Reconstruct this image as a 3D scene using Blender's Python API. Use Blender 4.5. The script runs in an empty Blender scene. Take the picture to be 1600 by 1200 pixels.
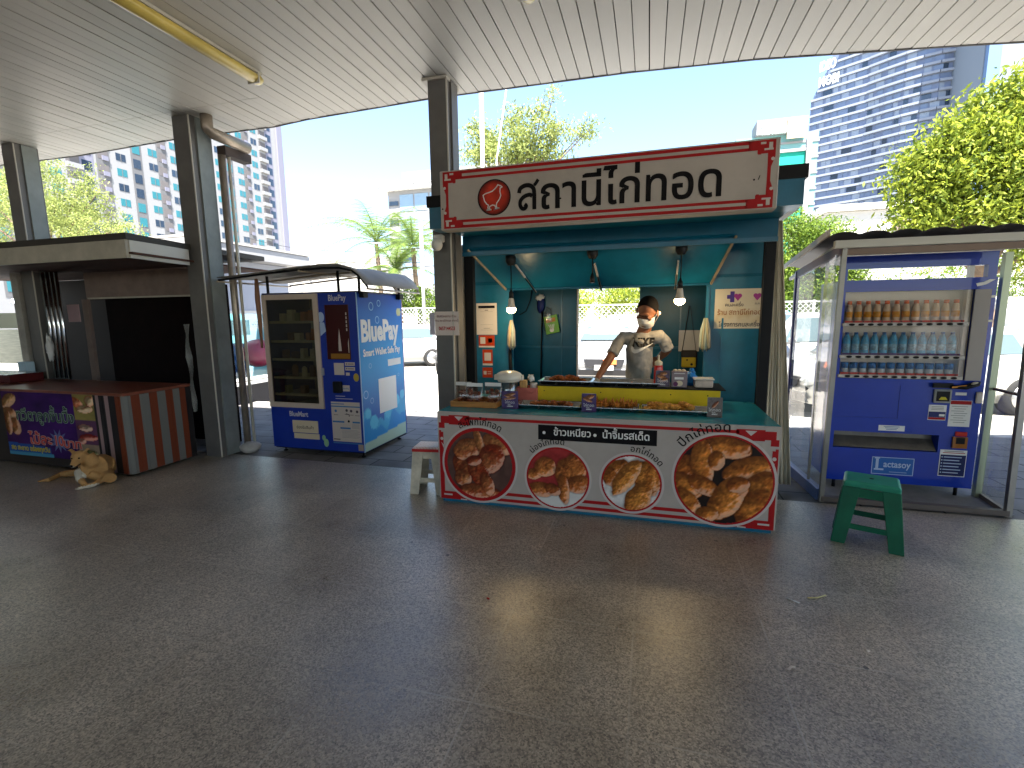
import bpy, bmesh, math, random
import numpy as np
from mathutils import Vector, Matrix, noise as mnoise
from mathutils.bvhtree import BVHTree
random.seed(7); np.random.seed(7)
rad = math.radians
SC = bpy.context.scene
COL = SC.collection

# ------------------------------------------------------------ camera
CAM_F, CAM_YAW, CAM_PITCH, CAM_ROLL, CAM_H = 745.6, -0.27849, 0.14212, 0.01228, 1.65
def _rows():
    y, p, r = CAM_YAW, CAM_PITCH, CAM_ROLL
    fwd = Vector((math.sin(y)*math.cos(p), math.cos(y)*math.cos(p), -math.sin(p)))
    right = Vector((math.cos(y), -math.sin(y), 0))
    down = fwd.cross(right)
    return (right*math.cos(r)+down*math.sin(r), down*math.cos(r)-right*math.sin(r), fwd)
RX, DN, FW = _rows()
CAMP = Vector((0, 0, CAM_H))
cd = bpy.data.cameras.new('camera'); cam = bpy.data.objects.new('camera', cd); COL.objects.link(cam)
cd.sensor_fit = 'HORIZONTAL'; cd.sensor_width = 36; cd.lens = CAM_F/1600*36
cd.clip_start = 0.05; cd.clip_end = 3000
R3 = Matrix((RX, -DN, -FW)).transposed()
cam.matrix_world = Matrix.Translation(CAMP) @ R3.to_4x4()
SC.camera = cam
def at(u, v, a, val):
    "point of the place seen at photo pixel (u,v) on the plane a=val"
    d = RX*((u-800)/CAM_F) + DN*((v-600)/CAM_F) + FW
    i = 'xyz'.index(a)
    return CAMP + d*((val-CAMP[i])/d[i])

# ------------------------------------------------------------ world, sun, exposure
SUN_EL, SUN_AZ = rad(62), rad(156)      # azimuth clockwise from +Y: behind the camera, to the right
w = bpy.data.worlds.new('World'); SC.world = w; w.use_nodes = True
nt = w.node_tree; bg = nt.nodes['Background']
sky = nt.nodes.new('ShaderNodeTexSky'); sky.sky_type = 'NISHITA'; sky.sun_disc = False
sky.sun_elevation = SUN_EL; sky.sun_rotation = SUN_AZ; sky.air_density = 1.0; sky.dust_density = .8; sky.ozone_density = 2.2
nt.links.new(sky.outputs[0], bg.inputs[0]); bg.inputs[1].default_value = 0.085
sl = bpy.data.lights.new('sun', 'SUN'); sl.energy = 5; sl.angle = rad(0.5); sl.color = (1, .95, .86)
so = bpy.data.objects.new('sun', sl); COL.objects.link(so)
sd = Vector((math.sin(SUN_AZ)*math.cos(SUN_EL), math.cos(SUN_AZ)*math.cos(SUN_EL), math.sin(SUN_EL)))
so.rotation_euler = sd.to_track_quat('Z', 'Y').to_euler(); so.location = (0, -5, 30)
SC.view_settings.view_transform = 'Standard'; SC.view_settings.look = 'None'
SC.view_settings.exposure = 2.6; SC.view_settings.gamma = 1
SC.view_settings.use_curve_mapping = False
SC.render.engine = 'CYCLES'
SC.cycles.max_bounces = 10; SC.cycles.diffuse_bounces = 5; SC.cycles.transparent_max_bounces = 24
SC.cycles.caustics_reflective = False; SC.cycles.caustics_refractive = False
SC.cycles.sample_clamp_indirect = 6
SC.cycles.use_denoising = True

# ------------------------------------------------------------ materials
MATS = {}
def mat(name, col, rough=.5, metal=0, var=0, vs=4, bump=0, bs=60, spec=.25, emit=None, es=0, col2=None, coat=0, stretch=None, trans=0):
    if name in MATS: return MATS[name]
    m = bpy.data.materials.new(name); m.use_nodes = True; MATS[name] = m
    t = m.node_tree; b = t.nodes['Principled BSDF']
    c = (col[0], col[1], col[2], 1)
    b.inputs['Base Color'].default_value = c
    b.inputs['Roughness'].default_value = rough; b.inputs['Metallic'].default_value = metal
    b.inputs['Specular IOR Level'].default_value = spec
    b.inputs['Coat Weight'].default_value = coat
    b.inputs['Transmission Weight'].default_value = trans
    if emit: b.inputs['Emission Color'].default_value = (*emit, 1); b.inputs['Emission Strength'].default_value = es
    if var or bump or col2:
        tc = t.nodes.new('ShaderNodeTexCoord'); mp = t.nodes.new('ShaderNodeMapping')
        t.links.new(tc.outputs['Object'], mp.inputs[0])
        if stretch: mp.inputs['Scale'].default_value = stretch
    if var or col2:
        n = t.nodes.new('ShaderNodeTexNoise'); n.inputs['Scale'].default_value = vs; n.inputs['Detail'].default_value = 7; n.inputs['Roughness'].default_value = .65
        t.links.new(mp.outputs[0], n.inputs[0])
        r = t.nodes.new('ShaderNodeValToRGB')
        a = col2 if col2 else tuple(x*(1-var) for x in col)
        z = col if col2 else tuple(min(1, x*(1+var)) for x in col)
        r.color_ramp.elements[0].position = .36; r.color_ramp.elements[1].position = .64
        r.color_ramp.elements[0].color = (*a[:3], 1); r.color_ramp.elements[1].color = (*z[:3], 1)
        t.links.new(n.outputs[0], r.inputs[0]); t.links.new(r.outputs[0], b.inputs['Base Color'])
        mr = t.nodes.new('ShaderNodeMapRange'); mr.inputs[3].default_value = max(0, rough-.08); mr.inputs[4].default_value = min(1, rough+.1)
        t.links.new(n.outputs[0], mr.inputs[0]); t.links.new(mr.outputs[0], b.inputs['Roughness'])
    if bump:
        n2 = t.nodes.new('ShaderNodeTexNoise'); n2.inputs['Scale'].default_value = bs; n2.inputs['Detail'].default_value = 5
        t.links.new(mp.outputs[0], n2.inputs[0])
        bp = t.nodes.new('ShaderNodeBump'); bp.inputs['Strength'].default_value = bump; bp.inputs['Distance'].default_value = .01
        t.links.new(n2.outputs[0], bp.inputs['Height']); t.links.new(bp.outputs[0], b.inputs['Normal'])
    return m
def clear(name, tint=(1, 1, 1), gloss=.1, rough=.03, dirt=0, wob=0):
    "thin clear sheet: transparent with a reflective coat"
    if name in MATS: return MATS[name]
    m = bpy.data.materials.new(name); m.use_nodes = True; MATS[name] = m
    t = m.node_tree; t.nodes.clear()
    o = t.nodes.new('ShaderNodeOutputMaterial'); tr = t.nodes.new('ShaderNodeBsdfTransparent'); tr.inputs[0].default_value = (*tint, 1)
    g = t.nodes.new('ShaderNodeBsdfGlossy'); g.inputs['Roughness'].default_value = rough
    ge = t.nodes.new('ShaderNodeNewGeometry'); lw = t.nodes.new('ShaderNodeVectorMath'); lw.operation = 'DOT_PRODUCT'
    t.links.new(ge.outputs['Incoming'], lw.inputs[0]); t.links.new(ge.outputs['Normal'], lw.inputs[1])
    def mth(op, a, b=None):
        n_ = t.nodes.new('ShaderNodeMath'); n_.operation = op; n_.use_clamp = True; t.links.new(a, n_.inputs[0])
        if b is not None: n_.inputs[1].default_value = b
        return n_
    ab = mth('ABSOLUTE', lw.outputs['Value']); om = t.nodes.new('ShaderNodeMath'); om.operation = 'SUBTRACT'; om.inputs[0].default_value = 1; t.links.new(ab.outputs[0], om.inputs[1])
    pw = mth('POWER', om.outputs[0], 5); ad = mth('ADD', pw.outputs[0], gloss)
    mx = t.nodes.new('ShaderNodeMixShader'); t.links.new(ad.outputs[0], mx.inputs[0]); t.links.new(tr.outputs[0], mx.inputs[1]); t.links.new(g.outputs[0], mx.inputs[2])
    out = mx
    tc = t.nodes.new('ShaderNodeTexCoord')
    if wob:
        n = t.nodes.new('ShaderNodeTexNoise'); n.inputs['Scale'].default_value = 3.5; mp = t.nodes.new('ShaderNodeMapping'); mp.inputs['Scale'].default_value = (1, 1, 4)
        t.links.new(tc.outputs['Object'], mp.inputs[0]); t.links.new(mp.outputs[0], n.inputs[0])
        bp = t.nodes.new('ShaderNodeBump'); bp.inputs['Strength'].default_value = min(1, wob); bp.inputs['Distance'].default_value = .006
        t.links.new(n.outputs[0], bp.inputs['Height']); t.links.new(bp.outputs[0], g.inputs['Normal'])
    if dirt:
        d = t.nodes.new('ShaderNodeBsdfDiffuse'); d.inputs[0].default_value = (.8, .8, .76, 1)
        n = t.nodes.new('ShaderNodeTexNoise'); n.inputs['Scale'].default_value = 3; n.inputs['Detail'].default_value = 8
        t.links.new(tc.outputs['Object'], n.inputs[0])
        mr = t.nodes.new('ShaderNodeMapRange'); mr.inputs[1].default_value = .35; mr.inputs[2].default_value = .75; mr.inputs[3].default_value = dirt*.3; mr.inputs[4].default_value = dirt
        t.links.new(n.outputs[0], mr.inputs[0])
        m2 = t.nodes.new('ShaderNodeMixShader'); t.links.new(mr.outputs[0], m2.inputs[0]); t.links.new(mx.outputs[0], m2.inputs[1]); t.links.new(d.outputs[0], m2.inputs[2]); out = m2
    t.links.new(out.outputs[0], o.inputs[0])
    return m
def vcol(name, rough=.45, spec=.15):
    if name in MATS: return MATS[name]
    m = mat(name, (1, 1, 1), rough, spec=spec); t = m.node_tree
    a = t.nodes.new('ShaderNodeAttribute'); a.attribute_name = 'Col'
    t.links.new(a.outputs['Color'], t.nodes['Principled BSDF'].inputs['Base Color'])
    return m
def s2l(h):
    h = h.lstrip('#'); return tuple((lambda c: c/12.92 if c <= .04045 else ((c+.055)/1.055)**2.4)(int(h[i:i+2], 16)/255) for i in (0, 2, 4))

# ------------------------------------------------------------ mesh builder
def ortho(d):
    d = Vector(d).normalized(); a = Vector((0, 0, 1)) if abs(d.z) < .9 else Vector((1, 0, 0))
    x = d.cross(a).normalized(); return x, d.cross(x).normalized()
class MB:
    def __init__(s): s.v = []; s.f = []; s.m = []; s.sm = []; s.mats = []
    def mi(s, m):
        if m not in s.mats: s.mats.append(m)
        return s.mats.index(m)
    def add(s, vs, fs, m, smooth=False):
        o = len(s.v); k = s.mi(m); s.v += [Vector(p) for p in vs]
        for f in fs: s.f.append([i+o for i in f]); s.m.append(k); s.sm.append(smooth)
        return s
    def box(s, x0, x1, y0, y1, z0, z1, m):
        v = [(x0, y0, z0), (x1, y0, z0), (x1, y1, z0), (x0, y1, z0), (x0, y0, z1), (x1, y0, z1), (x1, y1, z1), (x0, y1, z1)]
        return s.add(v, [(0, 3, 2, 1), (4, 5, 6, 7), (0, 1, 5, 4), (1, 2, 6, 5), (2, 3, 7, 6), (3, 0, 4, 7)], m)
    def obox(s, c, ex, ey, ez, m):
        c, ex, ey, ez = map(Vector, (c, ex, ey, ez))
        v = [c+ex*a+ey*b+ez*d for d in (-1, 1) for a, b in ((-1, -1), (1, -1), (1, 1), (-1, 1))]
        return s.add(v, [(0, 3, 2, 1), (4, 5, 6, 7), (0, 1, 5, 4), (1, 2, 6, 5), (2, 3, 7, 6), (3, 0, 4, 7)], m)
    def bar(s, p, q, w, h, m, up=(0, 0, 1)):
        p, q = Vector(p), Vector(q); d = (q-p); L = d.length; d.normalize(); up = Vector(up)
        x = d.cross(up)
        if x.length < 1e-4: x = d.cross(Vector((0, 1, 0)))
        x.normalize(); y = x.cross(d).normalized()
        return s.obox((p+q)/2, x*w/2, d*L/2, y*h/2, m)
    def tube(s, pts, r, m, seg=10, caps=True, ry=None, up=None):
        pts = [Vector(p) for p in pts]; n = len(pts)
        rs = r if isinstance(r, (list, tuple)) else [r]*n
        rings = []; px = None
        for i, p in enumerate(pts):
            d = (pts[min(i+1, n-1)]-pts[max(i-1, 0)]).normalized()
            if up is not None:
                x = d.cross(Vector(up)).normalized(); y = x.cross(d).normalized()
            else:
                if px is None: x, y = ortho(d)
                else:
                    x = (px-d*px.dot(d)).normalized(); y = d.cross(x)
            px = x
            r1 = rs[i]; r2 = (ry[i] if ry else r1)
            rings.append([p+x*r1*math.cos(2*math.pi*k/seg)+y*r2*math.sin(2*math.pi*k/seg) for k in range(seg)])
        return s.loft(rings, m, caps)
    def loft(s, rings, m, caps=True, smooth=True, closed=True):
        k = len(rings[0]); v = [p for r in rings for p in r]; f = []
        for i in range(len(rings)-1):
            for j in range(k if closed else k-1):
                a = i*k+j; b = i*k+(j+1) % k; f.append((a, b, b+k, a+k))
        s.add(v, f, m, smooth)
        if caps:
            o = len(s.v)-len(v); ki = s.mi(m)
            s.f.append([o+j for j in range(k)][::-1]); s.m.append(ki); s.sm.append(False)
            s.f.append([o+(len(rings)-1)*k+j for j in range(k)]); s.m.append(ki); s.sm.append(False)
        return s
    def lathe(s, c, prof, m, seg=20, axis=None):
        c = Vector(c); z = Vector(axis).normalized() if axis else Vector((0, 0, 1))
        x, y = (Vector((1, 0, 0)), Vector((0, 1, 0))) if axis is None else ortho(z)
        rings = [[c+z*h+(x*math.cos(2*math.pi*k/seg)+y*math.sin(2*math.pi*k/seg))*max(r, 1e-4) for k in range(seg)] for r, h in prof]
        return s.loft(rings, m, True)
    def ell(s, c, r, m, seg=16, rings=10, R=None, disp=0, ds=4, seed=0):
        c = Vector(c); v = []; f = []
        for i in range(rings+1):
            th = math.pi*i/rings
            for j in range(seg):
                ph = 2*math.pi*j/seg; d = Vector((math.sin(th)*math.cos(ph), math.sin(th)*math.sin(ph), math.cos(th)))
                k = 1+(disp*mnoise.noise(d*ds+Vector((seed*7.3, seed*3.1, seed))) if disp else 0)
                p = Vector((d.x*r[0], d.y*r[1], d.z*r[2]))*k
                if R is not None: p = R @ p
                v.append(c+p)
        for i in range(rings):
            for j in range(seg):
                a = i*seg+j; b = i*seg+(j+1) % seg; f.append((a, a+seg, b+seg, b))
        return s.add(v, f, m, True)
    def poly(s, pts, m): return s.add(pts, [tuple(range(len(pts)))], m)
    def prism(s, pts, d, m):
        "closed outline (list of points) extruded along vector d"
        n = len(pts); d = Vector(d); a = [Vector(p) for p in pts]; b = [p+d for p in a]
        return s.add(a+b, [tuple(range(n))[::-1], tuple(range(n, 2*n))]+[(i, (i+1) % n, n+(i+1) % n, n+i) for i in range(n)], m)
    def grid(s, P, m, smooth=True):
        ny = len(P); nx = len(P[0]); v = [p for r in P for p in r]
        return s.add(v, [(j*nx+i, j*nx+i+1, (j+1)*nx+i+1, (j+1)*nx+i) for j in range(ny-1) for i in range(nx-1)], m, smooth)
    def build(s, name, parent=None, bev=0, recalc=True, seg=1):
        me = bpy.data.meshes.new(name)
        lo = [min(p[i] for p in s.v) for i in range(3)]; hi = [max(p[i] for p in s.v) for i in range(3)]
        o = bpy.data.objects.new(name, me); COL.objects.link(o)
        base = Vector(((lo[0]+hi[0])/2, (lo[1]+hi[1])/2, lo[2] if parent is None else (lo[2]+hi[2])/2))
        me.from_pydata([p-base for p in s.v], [], s.f)
        for m in s.mats: me.materials.append(m)
        me.polygons.foreach_set('material_index', s.m); me.polygons.foreach_set('use_smooth', s.sm)
        if recalc:
            b = bmesh.new(); b.from_mesh(me); bmesh.ops.recalc_face_normals(b, faces=b.faces); b.to_mesh(me); b.free()
        me.update()
        if parent is not None:
            o.parent = parent; base = base-wloc(parent)
        o.location = base
        if bev:
            mo = o.modifiers.new('bevel', 'BEVEL'); mo.width = bev; mo.segments = seg; mo.limit_method = 'ANGLE'; mo.angle_limit = rad(40)
        return o
def wloc(o):
    p = Vector((0, 0, 0))
    while o is not None: p = p+o.location; o = o.parent
    return p
def tag(o, label, cat, group=None):
    o['label'] = label; o['category'] = cat
    if group: o['group'] = group
    return o
def thing(name, label, cat, loc=(0, 0, 0), group=None):
    o = bpy.data.objects.new(name, None); COL.objects.link(o); o.location = loc; o.empty_display_size = .1
    return tag(o, label, cat, group)
def struct(mb, name, **k):
    o = mb.build(name, **k); o['kind'] = 'structure'; return o
def solo(mb, name, label, cat, group=None, **k): return tag(mb.build(name, **k), label, cat, group)
def dup(o, loc=None, rotz=None, label=None, parent=None, scale=None):
    c = o.copy(); COL.objects.link(c)
    if parent is not None: c.parent = parent
    if loc is not None: c.location = loc
    if rotz is not None: c.rotation_euler = (0, 0, rotz)
    if scale is not None: c.scale = (scale,)*3
    if label: c['label'] = label
    for ch in list(o.children): dup(ch, parent=c)
    return c

# ------------------------------------------------------------ lettering
_gl = {}
UP = 'ิีึืั็'; TONE = '่้๊๋์'; LOW = 'ุู'
def ribbon(pts, w):
    P = []
    for i in range(len(pts)-1):
        p0, p1, p2, p3 = (Vector(pts[max(i-1, 0)]), Vector(pts[i]), Vector(pts[i+1]), Vector(pts[min(i+2, len(pts)-1)]))
        for k in range(6):
            t = k/6; P.append(.5*((2*p1)+(p2-p0)*t+(2*p0-5*p1+4*p2-p3)*t*t+(3*p1-p0-3*p2+p3)*t**3))
    P.append(Vector(pts[-1])); V = []; F = []
    for i, p in enumerate(P):
        d = (P[min(i+1, len(P)-1)]-P[max(i-1, 0)]).normalized(); n = Vector((-d.y, d.x))*w/2; V += [p+n, p-n]
    F = [(2*i, 2*i+1, 2*i+3, 2*i+2) for i in range(len(P)-1)]; return V, F
def so_sua(off):
    "the letter so suea drawn from three strokes"
    w = .075+2*off; V = []; F = []
    for pts, ww in (([(.06, .4), (.09, .5), (.2, .56), (.33, .56), (.43, .49), (.455, .36), (.455, .18), (.455, .0)], w), ([(.455-w/2, .31), (.33, .345), (.2, .315), (.105, .235), (.085, .13), (.13, .045), (.2, .035), (.245, .09), (.2, .135)], w*.92), ([(.425+w*.25, .52+w*.3), (.5, .6), (.56, .68)], w*.8)):
        a, f = ribbon(pts, ww); o = len(V); V += [(p.x, p.y) for p in a]; F += [tuple(i+o for i in q) for q in f]
    return V, F
def _raw(t, off):
    c = bpy.data.curves.new('t', 'FONT'); c.body = t; c.offset = off; c.resolution_u = 3
    o = bpy.data.objects.new('t', c); m = bpy.data.meshes.new_from_object(o)
    v = [(p.co.x, p.co.y) for p in m.vertices]; f = [tuple(p.vertices) for p in m.polygons]
    bpy.data.objects.remove(o); bpy.data.curves.remove(c); bpy.data.meshes.remove(m); return v, f
NOOFF = ''
def glyph(ch, off=0):
    k = (ch, off)
    if k not in _gl:
        v, f = (so_sua(k[1]) if ch == 'ส' else _raw(ch, off)) if ch.strip() else ([], [])
        a = min(x for x, y in _raw('|', 0)[0]); b = min(x for x, y in _raw(ch+'|', 0)[0] if x > -5) if ch.strip() else .3
        if ch.strip():
            full = _raw(ch+'|', 0)[0]; bar = _raw('|', 0)[0]; mx = max(x for x, y in full); adv = mx-max(x for x, y in bar)
        else: adv = .28
        _gl[k] = (v, f, adv)
    return _gl[k]
def bold(ch, off):
    if ch not in NOOFF or not off: return ((0, 0),)
    return ((0, 0), (off, 0), (-off, 0), (0, off), (0, -off))
def layout(t, off=0, track=0):
    pen = 0; out = []; prev = ''
    for ch in t:
        v, f, adv = glyph(ch, off)
        dy = .2 if (ch in TONE and prev in UP and prev) else 0
        out.append((ch, pen, dy, v, f, adv)); 
        if not (ch in UP+TONE+LOW): pen += adv+track
        prev = ch
    return out, pen-track
class PL:
    "a flat surface in space: origin o, in-plane unit axes ex, ey; h lifts off the surface"
    def __init__(s, o, ex=(1, 0, 0), ey=(0, 0, 1)):
        s.o = Vector(o); s.ex = Vector(ex).normalized(); s.ey = Vector(ey).normalized(); s.n = s.ex.cross(s.ey)
    def p(s, u, v, h=.001): return s.o+s.ex*u+s.ey*v+s.n*h
    def rect(s, mb, u0, u1, v0, v1, m, h=.001): return mb.poly([s.p(u0, v0, h), s.p(u1, v0, h), s.p(u1, v1, h), s.p(u0, v1, h)], m)
    def poly(s, mb, pts, m, h=.001): return mb.poly([s.p(u, v, h) for u, v in pts], m)
    def disc(s, mb, u, v, r, m, h=.001, n=40, ry=None): return mb.poly([s.p(u+r*math.cos(2*math.pi*k/n), v+(ry or r)*math.sin(2*math.pi*k/n), h) for k in range(n)], m)
    def ring(s, mb, u, v, r0, r1, m, h=.001, n=48):
        P = [s.p(u+r*math.cos(2*math.pi*k/n), v+r*math.sin(2*math.pi*k/n), h) for r in (r0, r1) for k in range(n)]
        return mb.add(P, [(k, (k+1) % n, n+(k+1) % n, n+k) for k in range(n)], m)
    def line(s, mb, pts, w, m, h=.001):
        for (a, b), (c, d) in zip(pts, pts[1:]):
            L = math.hypot(c-a, d-b) or 1; nx, ny = -(d-b)/L*w/2, (c-a)/L*w/2; ex, ey = (c-a)/L*w*.3, (d-b)/L*w*.3
            s.poly(mb, [(a+nx-ex, b+ny-ey), (a-nx-ex, b-ny-ey), (c-nx+ex, d-ny+ey), (c+nx+ex, d+ny+ey)], m, h)
    def text(s, mb, t, u, v, size, m, width=None, off=0, h=.002, align='c', rot=0, track=0, fn=None, sx=1):
        lay, W = layout(t, off, track); k = size; kx = size*sx if width is None else width/max(W, .01)
        u0 = {'c': -W/2, 'l': 0, 'r': -W}[align]; c, sn = math.cos(rot), math.sin(rot)
        for ch, pen, dy, gv, gf, adv in lay:
            if not gv: continue
            pts = []
            for x, y in gv:
                X = (u0+pen+x)*kx; Y = (y+dy)*k; pts.append((u+X*c-Y*sn, v+X*sn+Y*c))
            for k_, (ax_, ay_) in enumerate(bold(ch, off)):
                P_ = [(a+ax_*k, b+ay_*k) for a, b in pts]
                mb.add([(fn(a, b) if fn else s.p(a, b, h+k_*.00012)) for a, b in P_], gf, m)
    def arc(s, mb, t, cu, cv, R, a_mid, size, m, off=0, h=.002, track=0, sx=1):
        "text round a circle, clockwise, centred on the angle a_mid (radians)"
        lay, W = layout(t, off, track)
        for ch, pen, dy, gv, gf, adv in lay:
            if not gv: continue
            base = pen+adv/2 if not (ch in UP+TONE+LOW) else pen-.25
            th = a_mid-(base-W/2)*size*sx/R; c, sn = math.cos(th-math.pi/2), math.sin(th-math.pi/2)
            ou, ov = cu+R*math.cos(th), cv+R*math.sin(th); pts = []
            for x, y in gv:
                X = (x+pen-base)*size*sx; Y = (y+dy)*size; pts.append((ou+X*c-Y*sn, ov+X*sn+Y*c))
            for k_, (ax_, ay_) in enumerate(bold(ch, off)): mb.add([s.p(a+ax_*size, b+ay_*size, h+k_*.00012) for a, b in pts], gf, m)
def vnoise(X, Y, sc, seed=0, oct=3):
    out = np.zeros_like(X); amp = 1; tot = 0
    for o in range(oct):
        rg = np.random.RandomState(seed*13+o); g = rg.rand(64, 64); x = X*sc*(2**o)+seed*3.7; y = Y*sc*(2**o)+seed*1.9
        xi = np.floor(x).astype(int); yi = np.floor(y).astype(int); fx = x-xi; fy = y-yi; fx = fx*fx*(3-2*fx); fy = fy*fy*(3-2*fy)
        a = g[yi % 64, xi % 64]; b = g[yi % 64, (xi+1) % 64]; c = g[(yi+1) % 64, xi % 64]; d = g[(yi+1) % 64, (xi+1) % 64]
        out += amp*((a*(1-fx)+b*fx)*(1-fy)+(c*(1-fx)+d*fx)*fy); tot += amp; amp *= .5
    return out/tot
def painted(name, parent, fnp, rgb, nx, ny, m, mask=None):
    "a printed picture: grid of faces, colour per vertex. rgb(U,V in 0..1)->(ny,nx,3); fnp(u,v)->point"
    U, V = np.meshgrid(np.linspace(0, 1, nx), np.linspace(0, 1, ny)); C = np.clip(rgb(U, V), 0, 1)
    P = [fnp(U[j, i], V[j, i]) for j in range(ny) for i in range(nx)]
    F = []
    for j in range(ny-1):
        for i in range(nx-1):
            if mask is None or mask((U[j, i]+U[j, i+1])/2, (V[j, i]+V[j+1, i])/2): F.append((j*nx+i, j*nx+i+1, (j+1)*nx+i+1, (j+1)*nx+i))
    me = bpy.data.meshes.new(name); base = P[len(P)//2].copy()
    me.from_pydata([p-base for p in P], [], F); me.materials.append(m)
    at_ = me.color_attributes.new('Col', 'FLOAT_COLOR', 'POINT')
    A = np.ones((ny*nx, 4)); A[:, :3] = C.reshape(-1, 3); at_.data.foreach_set('color', A.ravel().astype(np.float32))
    o = bpy.data.objects.new(name, me); COL.objects.link(o)
    if parent is not None: o.parent = parent; base = base-wloc(parent)
    o.location = base; return o
def chicken_rgb(pieces, bgc, bg2=None, seed=1, gold=(.55, .2, .035), brown=(.25, .045, .01)):
    "painter for a printed photo of fried pieces: list of (cx,cy,rx,ry,rot[,gold mix])"
    def f(U, V):
        n1 = vnoise(U, V, 9, seed, 4); n2 = vnoise(U, V, 26, seed+3, 3)
        C = np.zeros(U.shape+(3,)); 
        for k in range(3): C[..., k] = bgc[k]*(.6+.8*n1)
        if bg2:
            msk = (V < bg2[0])
            for k in range(3): C[..., k] = np.where(msk, bg2[1][k]*(.85+.2*n1), C[..., k])
        for i, pc in enumerate(pieces):
            cx, cy, rx, ry, ro = pc[:5]; gm = pc[5] if len(pc) > 5 else .5
            dx, dy = U-cx, V-cy; a = (dx*math.cos(ro)+dy*math.sin(ro))/rx; b = (-dx*math.sin(ro)+dy*math.cos(ro))/ry
            rr = a*a+b*b+(vnoise(U, V, 7, seed+i, 3)-.5)*.55
            hh = np.sqrt(np.clip(1-rr, 0, 1)); hb = hh*1.1+.16*n2+.14*vnoise(U, V, 10, seed+i+20, 2)
            gy, gx = np.gradient(hb); sh = np.clip(.62-gx*9*U.shape[1]/90+gy*11*U.shape[0]/90*1.0, .12, 1.6)
            mix = np.clip(gm+.9*(n1-.5)+.5*(hh-.6), 0, 1)[..., None]
            col = np.array(brown)*(1-mix)+np.array(gold)*mix
            edge = np.clip(rr*1.1-.35, 0, 1)[..., None]; col = col*(1-edge*.55)+np.array(brown)*.5*edge; spot = np.clip((vnoise(U, V, 17, seed+50, 3)-.52)*7, 0, 1)[..., None]; col = col*(1-.5*spot)+np.array(brown)*.5*spot; col = col*(.3+.85*sh)[..., None]*(.55+.9*vnoise(U, V, 34, seed+40, 2))[..., None]; hi = np.clip((sh-1.05)*.9, 0, .55)[..., None]*(hh > .3)[..., None]
            col = col*(1-hi)+np.array((.8, .6, .45))*hi
            al = np.clip((1-rr)*9, 0, 1)[..., None]; sd_ = np.clip((1.25-rr)*3, 0, 1)[..., None]*.5
            C = C*(1-sd_*(1-al)); C = C*(1-al)+col*al
        return C
    return f
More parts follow.
